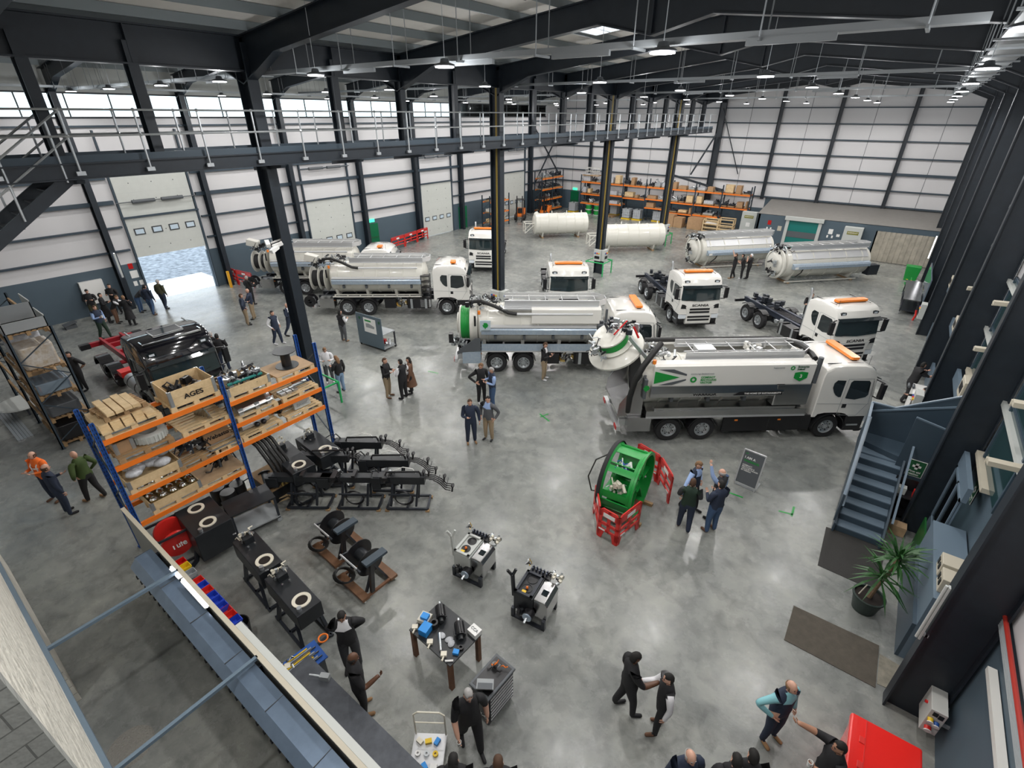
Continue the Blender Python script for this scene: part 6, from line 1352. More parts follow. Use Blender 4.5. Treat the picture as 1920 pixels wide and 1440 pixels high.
    def hsurf(t, a, s=1.0):
        X, Y, Z = sin(t)*cos(a), sin(t)*sin(a), cos(t)
        w = 1-.28*max(0, -Z)**1.2; x_ = X*.098*(1-.1*max(0, -Z)); y_ = Y*.076*w; z_ = Z*.122
        if X > .3 and Z < -.35: x_ += .008
        return (x_*s, y_*s, z_*s+(.004 if s > 1 else 0))
    for i in range(k+1):
        for q in range(n): hv.append(hp_(hsurf(pi*i/k, 2*pi*q/n)))
    b.add(hv, [(i*n+q, (i+1)*n+q, (i+1)*n+(q+1) % n, i*n+(q+1) % n) for i in range(k) for q in range(n)])
    b.add([hp_(p) for p in ((.092, 0, .018), (.118, 0, -.03), (.09, -.018, -.035), (.09, .018, -.035), (.085, 0, -.045))], [(0, 2, 1), (0, 1, 3), (1, 2, 4), (1, 4, 3)])
    for s in (-1, 1):
        b.mi = 4; b.ell(hp_((-.005, s*.077, -.01)), (.02, .01, .032), 8, 5, Q)
        b.mi = 6; b.ell(hp_((.086, s*.03, .012)), (.008, .013, .007), 6, 4, Q)
        b.mi = 8; b.bar(hp_((.092, s*.014, .033)), hp_((.083, s*.048, .031)), .006, .008)
    b.mi = 7; b.ell(hp_((.09, 0, -.06)), (.008, .024, .006), 8, 4, Q)
    # hands
    b.mi = 4
    for wr, d, s in hands:
        side = d.cross(V((0, 0, 1))) if abs(d.z) < .9 else V((0, 1, 0)).cross(d)
        side = (side if side.length > .01 else V((1, 0, 0))).normalized(); nrm = side.cross(d).normalized(); p0 = wr+d*.03
        if abs(d.z) > .6: side, nrm = V((1, 0, 0))-d*d.x, V((0, -s, 0)); side.normalize()
        for q in range(4):
            f0 = p0+side*(.027-.018*q)+d*.05; ln = (.068, .076, .07, .055)[q]
            b.tube([f0, f0+d*ln*.5+nrm*.006, f0+d*ln*.85+nrm*.022, f0+d*ln*.95+nrm*.035], [.0095, .009, .008, .006], 5)
        b.tube([p0+side*.02, p0+side*.045+d*.02+nrm*.01, p0+side*.05+d*.05+nrm*.02], [.011, .01, .008], 5)
    bo = b.build('body', mats, root, 80)
    if bald < 2:
        hb = MB(); hv = []
        for i in range(k+1):
            for q in range(n): hv.append(hp_(hsurf(pi*i/k, 2*pi*q/n, 1.1)))
        ff = []
        for i in range(k):
            for q in range(n):
                t = pi*(i+.5)/k; a = 2*pi*(q+.5)/n; X, Z = sin(t)*cos(a), cos(t)
                if (bald == 0 and (Z > .42+.25*X or (X < -.05 and Z > -.5))) or (bald == 1 and X < .1 and -.45 < Z < .25):
                    ff.append((i*n+q, (i+1)*n+q, (i+1)*n+(q+1) % n, i*n+(q+1) % n))
        hb.add(hv, ff)
        if long: hb.ell(hp_((-.075, 0, -.09)), (.05, .085, .17), 10, 8, Q)
        ho = hb.build('hair', hair, root, 80); md = ho.modifiers.new('t', 'SOLIDIFY'); md.thickness = .012; md.offset = 0
    if coat:
        cm = MB(); cm.lathe([(.16, 1.02), (.19, .85), (.23, .6), (.27, .42), (.26, .42), (.2, .8)], n=16); cm.build('coat_skirt', coat, root, 80)
    if extra:
        g = MB()
        if extra in ('cup', 'cupL'):
            w, d, s = hands[1 if extra == 'cup' else 0]; p = Matrix.Rotation(R(face), 3, 'Z') @ ((w+d*.11)*(h/1.78))+V((x, y, z))
            g.lathe([(0, -.06), (.03, -.06), (.042, .06), (.036, .06), (.028, -.045)], n=12); c_ = g.build('paper_cup', 'paper'); c_.location = p; tag(c_, extra_who, 'cup')
        elif extra == 'phone':
            w, d, s = hands[1]; g.cb(w+d*.1+V((.02, .03, .02)), (.09, .15, .012), ry=-.6); c_ = g.build('tablet', 'gloss', root, None); 
        elif extra == 'lanyard':
            g.cb(up((.135, -.02, 1.2)), (.01, .06, .09)); g.build('badge', 'paper', root, None)
        elif extra == 'stripe':
            for zz in (1.12, 1.28): g.lathe([(.165, zz-.025), (.165, zz+.025)], (0, 0, 0), n=16)
            for s in (-1, 1): g.tube([up((.14, s*.1, 1.15)), up((.14, s*.1, 1.35)), up((.03, s*.11, 1.5)), up((-.13, s*.1, 1.38)), up((-.14, s*.1, 1.15))], .018, 5)
            g.build('reflective_stripes', 'paper', root)
    return root
def pp(fx, fy, a, *args, at='feet', hz_=1.64, **k):
    p = F(fx, fy) if at == 'feet' else F(fx, fy, hz_)
    return person(args[0], p.x, p.y, 36.75+a, *args[1:], **k)
B, N_, K_ = 'c_black', 'c_navy', 'c_khaki'
pp(884, 829, -75, 'person in navy jacket and trousers with brown shoes, standing mid floor', N_, N_, N_, 'c_tan', la='down', ra='fwd', hair='h_brown')
pp(917, 823, -115, 'person in a grey jacket, hands in the pockets of khaki trousers, mid floor', 'c_grey', 'c_grey', K_, B, la='pocket', ra='pocket', hair='h_black', shirt='c_lblue', look=20)
pp(903, 754, -60, 'fair-haired person in black with a hand on the hip, looking down', B, B, B, 'c_white', la='down', ra='hip', hair='h_lbrown', down=25, look=30)
pp(924, 763, 200, 'person in a navy waistcoat over pale blue sleeves, looking down at their hands', N_, 'c_lblue', 'c_jean', B, la='fwd', ra='fwd', hair='h_grey', down=30)
pp(1019, 711, -20, 'person in a black jacket and beige trousers beside the green-drum tanker', B, B, K_, 'c_white', la='fwd', ra='fwd', hair='h_brown', shirt='c_white', down=20, extra='phone')
pp(729, 744, -10, 'person in a black jumper, khaki trousers and brown shoes, standing left of a couple', B, B, K_, 'c_brown', la='fwd', ra='fwd', hair='h_brown')
pp(759, 747, 150, 'person in a black waistcoat over white sleeves talking right of the khaki trousers', B, 'c_white', B, B, la='fwd', ra='pocket', hair='h_black')
pp(773, 737, 185, 'long-haired person in a brown coat half hidden behind a black waistcoat', 'c_brown', 'c_brown', B, B, hair='h_black', long=True, h=1.66, coat='c_brown')
pp(620, 716, -70, 'long-haired person in a white top and grey trousers near the pallet rack end', 'c_white', 'c_white', 'c_grey', 'c_white', la='fwd', ra='fwd', hair='h_lbrown', long=True, h=1.66, down=25)
pp(642, 735, 150, 'long-haired person in a black top and pale jeans near the green rail', B, B, 'c_pjean', B, la='fwd', ra='down', hair='h_lbrown', long=True, h=1.68, down=15)
pp(646, 640, 60, 'person in a black waistcoat with white sleeves looking at the display board', B, 'c_white', 'c_grey', 'c_tan', la='fwd', ra='fwd', hair='h_black', long=True, h=1.7)
pp(549, 629, -5, 'bald person in a dark suit striding past the steel column', N_, N_, N_, B, la='swing', ra='fwd', stride=.28, bald=2, shirt='c_white')
pp(523, 645, -15, 'person in a navy waistcoat with white sleeves and white trainers walking', N_, 'c_white', N_, 'c_white', la='pocket', ra='pocket', stride=.12, hair='h_black')
pp(465, 609, 40, 'person in a dark shirt and khaki trousers, nearer of a pair by the furthest tanker', 'c_navy', 'c_navy', K_, B, la='fwd', ra='hip', hair='h_brown')
pp(478, 598, 190, 'bald person in a navy shirt and khaki trousers facing a colleague by the furthest tanker', N_, N_, K_, B, la='cross', ra='cross', bald=2)
pp(474, 571, 70, 'person in black standing under the tail reel of the furthest tanker', B, B, B, B, la='fwd', ra='fwd', hair='h_grey')
pp(289, 590, 85, 'tall person in a dark coat and jeans walking toward the open doorway', N_, N_, 'c_jean', 'c_brown', stride=.12, hair='h_black')
pp(312, 579, 80, 'person in an olive coat and plum trousers nearest the open doorway', 'c_olive', 'c_olive', 'c_navy', B, stride=.1, hair='h_grey')
pp(266, 585, 10, 'person bending over a pushchair left of the open doorway', 'c_char', 'c_char', 'c_jean', B, lean=48, la='fwd', ra='fwd', hair='h_black')
pp(250, 610, 100, 'person in a long black coat with their back to the hall by the dark wall', B, B, B, B, coat='c_black', hair='h_lbrown', h=1.7, la='fwd', ra='fwd')
pp(222, 606, 20, 'person with pale sleeves leaning forward over a pushchair', B, 'c_white', 'c_brown', B, lean=30, la='reach', ra='reach', hair='h_lbrown', h=1.66)
pp(207, 605, 30, 'person in a long dark coat leftmost in the group at the dark wall', B, B, B, B, coat='c_black', hair='h_black', la='fwd', ra='fwd', h=1.7)
pp(225, 588, -80, 'dark-clothed person at the back of the group beside the white wall panel', B, B, B, B, hair='h_black', la='fwd', ra='fwd')
pp(184, 600, -60, 'person in black leaning back against the dark wall, looking at their hands', B, B, 'c_olive', B, hair='h_black', la='fwd', ra='fwd', lean=-8, down=30)
pp(200, 634, -10, 'person in a navy waistcoat with blue sleeves holding a drink behind the red chassis', N_, 'c_lblue', 'c_dgreen', B, hair='h_brown', la='pocket', ra='fwd', stride=.15, extra='cup', extra_who='paper cup held by the blue-sleeved person behind the red chassis')
pp(160, 731, -100, 'bearded person all in black standing beside the left grey rack', B, B, B, B, hair='h_black', la='behind', ra='behind', short=True)
pp(108, 936, -100, 'person in an orange high-visibility jacket at the left of the hall floor', 'c_hivis', 'c_hivis', N_, 'c_brown', hair='h_brown', la='fwd', ra='fwd', bald=1, extra='stripe')
pp(130, 963, 60, 'person in a navy blazer standing in front of an orange jacket', N_, N_, N_, B, hair='h_brown', bald=1, la='fwd', ra='down')
pp(182, 936, 170, 'bald person in a green hooded jacket with brown boots', 'c_green', 'c_green', B, 'c_tan', hair='h_brown', bald=2, stride=.15, la='pocket', ra='pocket')
pp(413, 690, 100, 'person in dark clothes behind the black cab, nearer the cab mirror', B, B, N_, B, hair='h_grey', la='fwd', ra='fwd')
pp(425, 694, 110, 'person in black with blue jeans beside the black cab, rightmost of two', B, B, 'c_navy', B, hair='h_black', la='fwd', ra='fwd')
pp(1372, 522, 160, 'person in black with one arm raised, pointing at the left outfitted tank', B, B, B, 'c_tan', short=True, hair='h_brown', la='up', ra='down', stride=.1)
pp(1389, 523, 150, 'person in black, middle of three by the outfitted tank, bending forward', B, B, B, 'c_white', short=True, hair='h_black', la='fwd', ra='fwd', lean=12)
pp(1400, 523, 140, 'person in a white cap and black clothes, rightmost of three by the outfitted tank', B, B, B, B, short=True, hair='c_white', la='face', ra='fwd')
pp(1507, 607, -100, 'person in black with folded arms behind the rightmost white cab', B, B, B, B, short=True, hair='h_brown', la='cross', ra='cross')
pp(1694, 752, 0, 'person in black reaching over to a colleague beside the right wall', B, B, B, B, short=True, hair='h_black', la='reach', ra='reach', stride=.18, lean=12)
pp(1752, 741, 170, 'person in black bending behind the right steel column', B, B, B, B, at='head', hz_=1.45, hair='h_black', la='reach', ra='reach', lean=25)
pp(1290, 955, -50, 'person in a navy waistcoat and blue shirt resting a hand on the red barrier', N_, 'c_lblue', B, B, la='hip', ra='rail', hair='h_lbrown', shirt='c_lblue', stride=.16, down=15)
pp(1280, 992, 70, 'person in a green and black hooded jacket seen from behind, boots apart', 'c_dgreen', 'c_char', N_, 'c_brown', la='fwd', ra='fwd', hair='h_brown', stride=.08)
pp(1334, 972, 130, 'white-haired person in a dark waistcoat pointing one arm up high', 'c_char', 'c_lblue', K_, B, la='up', ra='down', hair='h_grey', bald=1)
pp(1331, 996, 110, 'dark-haired person in a navy jacket seen from behind next to the pointing person', N_, N_, 'c_jean', 'c_brown', la='fwd', ra='fwd', hair='h_black')
pp(664, 1250, -75, 'person in a black blazer and white shirt, arms behind the back, beside the parts table', B, B, 'c_char', B, 'skin3', 'h_black', la='behind', ra='behind', shirt='c_white', down=20)
pp(683, 1332, 25, 'person in a dark polo shirt and tan boots gesturing with one hand', B, B, B, 'c_tan', 'skin2', 'h_black', la='down', ra='gest', short=True, bald=1)
pp(884, 1398, -70, 'grey-haired person in a black polo shirt wearing a headset', B, B, B, B, hair='h_grey', la='down', ra='swingf', short=True, stride=.2, down=10, extra='cup', extra_who='paper cup in the hand of the grey-haired person in black')
pp(1170, 1331, 5, 'person in a black waistcoat shaking hands, left of the pair', B, B, B, B, 'skin2', 'h_black', la='down', ra='shake', short=True, stride=-.12, down=20)
pp(1232, 1366, 175, 'dark-haired person in a black waistcoat over pale sleeves shaking hands, right of the pair', B, 'c_white', B, 'c_brown', hair='h_black', la='down', ra='shake', h=1.7, stride=.08)
pp(1438, 1383, -70, 'bald person in a navy waistcoat with turquoise sleeves and brown shoes', 'c_navy', 'c_teal', 'c_navy', 'c_tan', bald=1, hair='h_lbrown', la='down', ra='hip', shirt='c_teal', down=-5)
pp(1576, 1405, 170, 'person in a black polo shirt with an outstretched arm beside the red container', B, B, B, B, 'skin3', 'h_black', at='head', la='fwd', ra='point', short=True, extra='cupL', extra_who='paper cup held by the person beside the red container')
pp(1293, 1418, -80, 'balding person in navy at the bottom edge of the picture', N_, N_, N_, B, at='head', bald=1, hair='h_grey')
pp(1381, 1432, 80, 'person with dark cap-like hair and black top, left of two at the bottom edge', B, B, B, B, at='head', hair='h_black')
pp(1412, 1424, 80, 'dark-haired person right of two at the bottom edge', B, B, B, B, at='head', hair='h_black')
pp(850, 1432, 90, 'dark-haired person in black beside the loaded flat trolley', B, B, B, B, at='head', hair='h_black', long=True)
pp(934, 1436, 90, 'curly brown-haired person at the bottom edge between trolley and handshake', B, B, B, B, at='head', hair='h_brown', long=True)
# ================================================================ PARTITION AND BLOCK ROOM (lower left), STAIRS AND RIGHT WALL
def atX(px, py, X): d = ray(px, py); t = X/d.x; return V((X, d.y*t, CAMZ+d.z*t))
def TG(m, name, mats, label, cat, group=None, sm=None): return tag(m.build(name, mats, None, sm), label, cat, group)
mat('hood', (.19, .26, .36), .32, .4, noise=.18, scale=3); mat('partgrey', (.2, .21, .21), .5); mat('stairb', (.045, .07, .095), .4); mat('stairl', (.13, .18, .23), .35); mat('blockp', (.62, .6, .53), .7, bump=1, bscale=4, bd=.12); mat('beige', (.5, .46, .37), .5); mat('redrail2', (.38, .03, .02), .4); mat('tealglass', (.02, .05, .055), .06, spec=.8)
def brick_mat(n, col, sc=1, vec='y'):
    m = bpy.data.materials.new(n); m.use_nodes = True; t = m.node_tree; b = t.nodes['Principled BSDF']; b.inputs['Roughness'].default_value = .8
    tc = t.nodes.new('ShaderNodeTexCoord'); mp = t.nodes.new('ShaderNodeMapping'); mp.inputs['Rotation'].default_value = (R(90), 0, R(90) if vec == 'y' else 0) if vec != 'x' else (R(90), 0, 0)
    sp = t.nodes.new('ShaderNodeSeparateXYZ'); cb = t.nodes.new('ShaderNodeCombineXYZ'); br = t.nodes.new('ShaderNodeTexBrick'); nz = t.nodes.new('ShaderNodeTexNoise'); nz.inputs['Scale'].default_value = 12
    L = t.links.new; L(tc.outputs['Object'], sp.inputs[0]); L(sp.outputs['Y' if vec == 'y' else 'X'], cb.inputs[0]); L(sp.outputs['Z'], cb.inputs[1]); L(cb.outputs[0], br.inputs['Vector'])
    br.inputs['Scale'].default_value = 1; br.inputs['Brick Width'].default_value = .45; br.inputs['Row Height'].default_value = .225; br.inputs['Mortar Size'].default_value = .008
    br.inputs['Color1'].default_value = (*col, 1); br.inputs['Color2'].default_value = tuple(c*.93 for c in col)+(1,); br.inputs['Mortar'].default_value = tuple(c*.45 for c in col)+(1,)
    L(br.outputs['Color'], b.inputs['Base Color']); bp = t.nodes.new('ShaderNodeBump'); bp.inputs['Strength'].default_value = .5; bp.inputs['Distance'].default_value = .02
    ad = t.nodes.new('ShaderNodeMath'); ad.operation = 'ADD'; L(br.outputs['Fac'], ad.inputs[0]); L(nz.outputs['Fac'], ad.inputs[1]); L(tc.outputs['Object'], nz.inputs['Vector']); bp.invert = True; L(ad.outputs[0], bp.inputs['Height']); L(bp.outputs[0], b.inputs['Normal']); MT[n] = m
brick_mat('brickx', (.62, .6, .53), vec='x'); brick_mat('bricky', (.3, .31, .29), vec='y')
# partition parallel to the near wall, with a sheet metal hood on its far side
t = thing('partition', 'long grey partition wall with a cream top rail in the lower left', 'partition', (0, 0, 0))
MB().box(-12.2, -2.2, 1.56, 1.6, 0, 2.47).build('panel', 'partgrey', t, None); MB().box(-12.25, -2.2, 1.54, 1.62, 2.47, 2.5).build('top_rail', 'beige', t, None); MB().box(-7.3, -2.2, 1.63, 1.74, 2.4, 2.46).build('white_trunking', 'lgrey', t, None)
t = thing('metal_hood', 'long blue-grey folded metal hood running along the partition', 'hood', (0, 0, 0))
b = MB(); b.prism([(1.06, 2.16), (1.2, 2.32), (1.5, 2.34), (1.5, 2.28), (1.22, 2.26), (1.1, 2.12)], -10.6, -2.4, 'x'); b.build('hood_sheet', 'hood', t, None)
x = -10.6
while x < -2.4: MB().box(x-.004, x+.004, 1.19, 1.5, 2.32, 2.345).build('sheet_joint', 'dgrey', t, None); x += 1.25
MB().box(-10.6, -2.4, 1.12, 1.54, 1.95, 2.14).build('ribbed_fascia', 'black', t, None)
k = 0; x = -10.4
while x < -2.5:
    MB().tube([(x, 1.1, 2.1), (x+.03, 1.06, 2.06), (x+.05, 1.06, 2.0), (x+.02, 1.1, 1.98)], .012, 5).build('hook', 'steelblk', t); x += .21
for x in (-10.4, -6.4, -2.6): MB().box(x-.04, x+.04, 1.5, 1.58, .0, 2.3).build('hood_post', 'chassis', t, None)
tl = bpy.data.lights.new('tube', 'AREA'); tl.shape = 'RECTANGLE'; tl.size = 1.2; tl.size_y = .05; tl.energy = 14
def tube(label, p, q, on=True):
    p = V(p); q = V(q); t = thing('tube_light', label, 'tube light', p); d = q-p; u = d.normalized()
    MB().bar((0, 0, 0), d, .09, .03, (0, 0, 1) if abs(u.z) < .8 else (1, 0, 0)).build('housing', 'lgrey', t, None); o = (V((0, 0, .03)) if abs(u.z) < .8 else V((-.04, 0, 0)))
    MB().cyl(o, d+o, .025, n=8).build('tube', 'lampw' if on else 'lgrey', t)
    if abs(u.z) > .8: s_ = 1 if p.x > 0 else -1; MB().box(min(0, .1*s_), max(0, .1*s_), -.03, .03, .1, .16).build('bracket', 'grey', t, None)
    return t
tube('short lit tube light on the partition rail, upper one', (-9.6, 1.52, 2.42), (-9.2, 1.52, 2.42)); tube('long lit tube light on the partition rail, lower one', (-9.1, 1.52, 2.42), (-8.1, 1.52, 2.42))
for n_, x in (('upper', -9.37), ('lower', -6.42)): TG(MB().box(x-.03, x+.03, -.5, 1.56, 2.44, 2.5), 'tie_beam', 'stairl', 'slim blue-grey steel tie crossing from the partition to the block wall, %s one' % n_, 'beam')
struct('wall_left_room', MB().box(-16, -4.9, -.75, -.55, 2.5, 8.6), 'blockp'); struct('wall_lower_room', MB().box(-16, -10.4, -.75, -.55, 0, 2.5), 'brickx')
struct('wall_side_room', MB().box(-4.9, -4.7, -5.9, -.55, 0, 8.6), 'bricky'); struct('trim_1', MB().bar((-16, -.52, 2.47), (-4.7, -.52, 2.47), .07, .12), 'stairl')
# ---------------- folded steel stairs
t = thing('steel_staircase', 'dark blue folded steel staircase with solid sides turning up into the right wall', 'staircase', (0, 0, 0))
for k in range(7):
    y = 13.95+.33*k; z = .2*(k+1); MB().box(1.08, 2.14, y, y+.36, z-.03, z).build('step', 'stairl', t, None); MB().box(1.08, 2.14, y, y+.02, z-.2, z-.03).build('riser', 'stairb', t, None)
MB().prism([(1.08, 16.2), (2.14, 16.2), (2.14, 17.2), (1.08, 17.2)], 1.4, 1.45).build('winder_tread', 'stairl', t, None); MB().prism([(1.08, 16.6), (2.14, 16.2), (2.14, 17.2), (1.08, 17.2)], 1.45, 1.62).build('winder_tread', 'stairb', t, None)
for k in range(4): MB().box(2.14+.3*k, 2.5+.3*k, 16.2, 17.2, 1.6+.2*k, 1.82+.2*k).build('upper_step', 'stairl', t, None)
for x in (1.02, 2.14): MB().prism([(13.85, 0), (13.85, .3), (16.25, 1.72), (16.25, 1.2), (14.2, 0)], x, x+.05, 'x').build('stringer', 'stairb', t, None)
MB().prism([(13.9, .35), (13.9, 1.25), (16.3, 2.55), (17.25, 2.62), (17.25, 1.3), (16.3, 1.3)], .98, 1.02, 'x').build('side_panel', 'stairb', t, None)
MB().prism([(1.0, 1.3), (1.0, 2.64), (1.58, 2.64), (2.9, 3.5), (2.9, 1.3)], 17.2, 17.25, 'y').build('back_panel', 'stairb', t, None)
b = MB(); b.bar((1.0, 13.9, 1.27), (1.0, 16.3, 2.57), .07, .04); b.bar((1.0, 16.3, 2.57), (1.0, 17.25, 2.64), .07, .04); b.bar((1.0, 17.22, 2.66), (1.58, 17.22, 2.66), .07, .04); b.bar((1.58, 17.22, 2.66), (2.9, 17.22, 3.52), .07, .04); b.build('capping', 'stairl', t, None)
b = MB(); b.bar((2.2, 13.9, .9), (2.2, 16.0, 2.2), .05, .05); b.bar((1.06, 13.9, .9), (1.06, 16.6, 2.45), .05, .05); b.bar((1.06, 17.15, 2.4), (2.9, 17.15, 3.2), .05, .05); b.build('inner_handrail', 'stairl', t, None)
MB().prism([(2.0, 1.0), (2.0, 3.02), (2.95, 2.84), (2.95, 1.0)], 16.1, 16.15, 'y').build('inner_panel', 'stairb', t, None); MB().bar((2.0, 16.12, 3.04), (2.95, 16.12, 2.86), .06, .04).build('capping', 'stairl', t, None)
def aid(label, p, sx, sy, rot, words):
    s = thing('first_aid_sign', label, 'sign', p); s.rotation_euler = rot
    MB().box(-sx, sx, -sy, sy, 0, .01).build('board', 'paper', s, None); MB().box(-sx+.015, sx-.015, -sy+.015, sy-.015, .01, .013).build('green_field', 'dgreen', s, None)
    MB().box(-.1, .1, sy*.28-.035, sy*.28+.035, .013, .017).box(-.035, .035, sy*.28-.1, sy*.28+.1, .013, .017).build('white_cross', 'paper', s, None); text(words, .085, 'paper', s, (0, -sy*.55, .013), (0, 0, 0), 'sign_lettering', True)
aid('green first aid sign with a white cross on the staircase panel', (2.47, 16.09, 1.5), .2, .27, (R(90), 0, 0), 'First aid\nstation')
# niche shelf with first aid kit under the upper flight
t = thing('dark_shelf', 'dark open shelf under the first aid sign', 'shelf', (2.55, 15.5, 0)); MB().box(-.45, .35, -.2, .25, .9, .93).build('shelf_board', 'black', t, None); MB().box(-.45, .35, -.2, .25, .3, .33).build('shelf_board', 'black', t, None); MB().box(-.45, .35, .25, .28, 0, 1.3).build('back_board', 'black', t, None)
for x in (-.45, .32): MB().box(x, x+.03, -.2, .25, 0, .93).build('side', 'black', t, None)
for n_, x, m_, lb, w in (('paper_holder', -.25, 'lgrey', 'grey paper dispenser on the dark shelf', .1), ('first_aid_kit', .15, 'red', 'red first aid bag on the dark shelf', .14)): o = MB().box(-w, w, -.08, .1, 0, .22).build(n_, m_, None, None, bev=.01); o.location = (2.55+x, 15.5, .93); tag(o, lb, 'box')
o = MB().box(-.18, .18, -.15, .15, 0, .3).build('patterned_crate', 'ply', None, None); o.location = (2.5, 14.9, 0); tag(o, 'brown patterned crate on the floor beside the stairs', 'crate')
# ---------------- right wall: sills, low walls, glazing, cabinets
t = thing('low_wall_box', 'blue-grey boxed-in low wall with a ledge behind the plant', 'boxed wall', (0, 0, 0)); MB().box(2.75, 3.36, 10.48, 13.2, 0, 1.9).build('casing', 'stairl', t, None); MB().box(2.68, 2.75, 10.48, 13.2, 0, 1.05).build('ledge', 'stairb', t, None)
for k, y in enumerate((10.9, 11.4)):
    o = thing('switch_cabinet', 'beige switch cabinet on the boxed low wall, %s of two' % ('nearer', 'farther')[k], 'electrical box', (3.0, y, 1.9)); MB().box(-.2, .3, -.2, .2, 0, .35).build('cabinet', 'beige', o, None, bev=.01); MB().box(-.215, -.2, -.14, -.04, .12, .26).box(-.215, -.2, .04, .14, .12, .26).build('socket_plate', 'black', o, None)
def glazed(n, y0, y1, z0, z1, lb):
    w = struct('window_%d' % n, MB().box(3.0, 3.08, y0, y0+.07, z0, z1).box(3.0, 3.08, y1-.07, y1, z0, z1).box(3.0, 3.08, y0, y1, z0, z0+.07).box(3.0, 3.08, y0, y1, z1-.07, z1).box(3.0, 3.08, (y0+y1)/2-.04, (y0+y1)/2+.04, z0, z1), 'stairl'); MB().box(3.03, 3.04, y0, y1, z0, z1).build('glazing', 'pane', w, None)
for n, (y0, y1) in enumerate(((13.3, 14.9), (21.7, 24.5), (27.6, 31), (33.6, 37))): glazed(n+2, y0, y1, .9, 2.6, '')
for y0, y1 in ((13.2, 15.0), (15.6, 20.8), (21.6, 26.8), (27.6, 32.8), (33.6, 38.8), (39.6, 44.8), (45.6, 50)):
    struct('trim_2', MB().box(3.22, 3.4, y0, y1, 3.0, 3.12), 'beige'); struct('trim_3', MB().box(3.02, 3.12, y0, y1, 0, .9).box(3.02, 3.12, y0, y1, 2.6, 3.0), 'stairl')
aid('green eye wash sign on the wall behind the glazing', (3.38, 14.2, 2.4), .2, .27, (R(90), 0, R(-90)), 'Eye wash\nstation')
TG(MB().box(3.3, 3.36, 10.6, 14.9, .0, 2.9), 'yellow_panel', 'ochre' if 'ochre' in MT else 'dado', 'dull ochre wall panel behind the glazing', 'panel') if 0 else None
TG(MB().box(2.86, 2.9, 13.25, 14.6, .05, 1.0), 'green_screen', 'greend', 'dark green translucent panel behind the plant', 'panel') if 'greend' in MT else TG(MB().box(2.86, 2.9, 13.25, 14.6, .05, 1.0), 'green_screen', 'green', 'dark green panel behind the plant', 'panel')
for k, (y, z, h_) in enumerate(((15.8, 3.12, .7), (18.2, 3.12, .55), (22.2, 3.12, .7), (24.6, 3.12, .5), (28.6, 3.12, .6), (31.5, 3.12, .5))):
    o = thing('wall_cabinet', 'beige cabinet on the right wall ledge, %s from the stairs' % ('first', 'second', 'third', 'fourth', 'fifth', 'sixth')[k], 'cabinet', (3.15, y, z), 0, 'beige cabinets on the right wall ledge'); MB().box(-.25, .22, -.35, .35, 0, h_).build('cabinet', 'beige', o, None, bev=.015)
    v = MB()
    for q in range(5): v.box(-.262, -.25, -.25+.1*q, -.2+.1*q, h_*.3, h_*.75)
    v.build('vent_slots', 'black', o, None)
for k, (y, z) in enumerate(((11.6, 4.6), (12.0, 5.7), (17.6, 4.8), (18.0, 6.0), (23.6, 5.0))):
    o = thing('beige_channel', 'beige steel channel fixed between the right wall columns, %s up the view' % ('first', 'second', 'third', 'fourth', 'fifth')[k], 'steel channel', (0, 0, 0), 0, 'beige channels on the right wall'); MB().bar((2.7, y, z), (3.4, y, z+.05), .18, .1).build('channel', 'beige', o, None); MB().bar((2.7, y+.14, z-.05), (3.4, y+.14, z), .06, .12).build('lip', 'beige', o, None)
for k, (y0, y1) in enumerate(((9.8, 14.7), (15.8, 20.7), (21.8, 26.7), (27.8, 32.7))):
    w = struct('window_%d' % (k+10), MB().box(3.3, 3.36, y0, y0+.08, 3.15, 6.2).box(3.3, 3.36, y1-.08, y1, 3.15, 6.2).box(3.3, 3.36, y0, y1, 6.12, 6.2).box(3.3, 3.36, (y0+y1)/2-.04, (y0+y1)/2+.04, 3.15, 6.2).box(3.3, 3.36, y0, y1, 4.6, 4.66), 'stairb'); MB().box(3.33, 3.34, y0, y1, 3.15, 6.2).build('glazing', 'tealglass', w, None)
# tube on the first column, power box, pipes on the wall
p = atX(1722, 1222, 2.5); q = atX(1782, 1122, 2.5); tube('unlit white tube light fixed upright on the nearest right column', (2.5, 9.08, p.z), (2.5, 9.08, q.z), False)
def solve(px, py, X): d = ray(px, py); return CAMZ+d.z*X/d.x
zt = solve(1779, 1344, 3.28); P0 = F(1747, 1329, zt); P1 = F(1744, 1281, zt); hgt = .62
t = thing('power_box', 'grey industrial power socket box beside the nearest column', 'electrical box', (P0.x, P0.y, zt-hgt)); W = 3.28-P0.x; D = P1.y-P0.y
MB().box(0, W, 0, D, 0, hgt).build('enclosure', 'lgreyp', t, None, bev=.008)
mat('lgreyp', (.6, .6, .57), .4)
for k, (u, v, m_, r) in enumerate(((.25, .62, 'yellow', .05), (.62, .55, 'blue', .055), (.38, .25, 'red', .06))): c = MB().cyl((W*u, 0, hgt*v), (W*u, -.07, hgt*v-.02), r*.9, n=14).build('socket', m_, t); MB().cyl((W*u, -.07, hgt*v-.02), (W*u, -.085, hgt*v-.024), r, n=14).build('socket_rim', 'paper', c)
MB().box(W*.2, W*.5, -.012, 0, hgt*.78, hgt*.93).box(W*.55, W*.85, -.012, 0, hgt*.74, hgt*.9).build('breaker_window', 'black', t, None); MB().cyl((0, D*.5, hgt*.7), (-.04, D*.5, hgt*.7), .03, n=8).build('red_switch', 'redlens', t)
for yy in (D*.15, D*.85): MB().box(W, W+.12, yy-.02, yy+.02, hgt*.4, hgt*.5).build('bracket', 'galv', t, None)
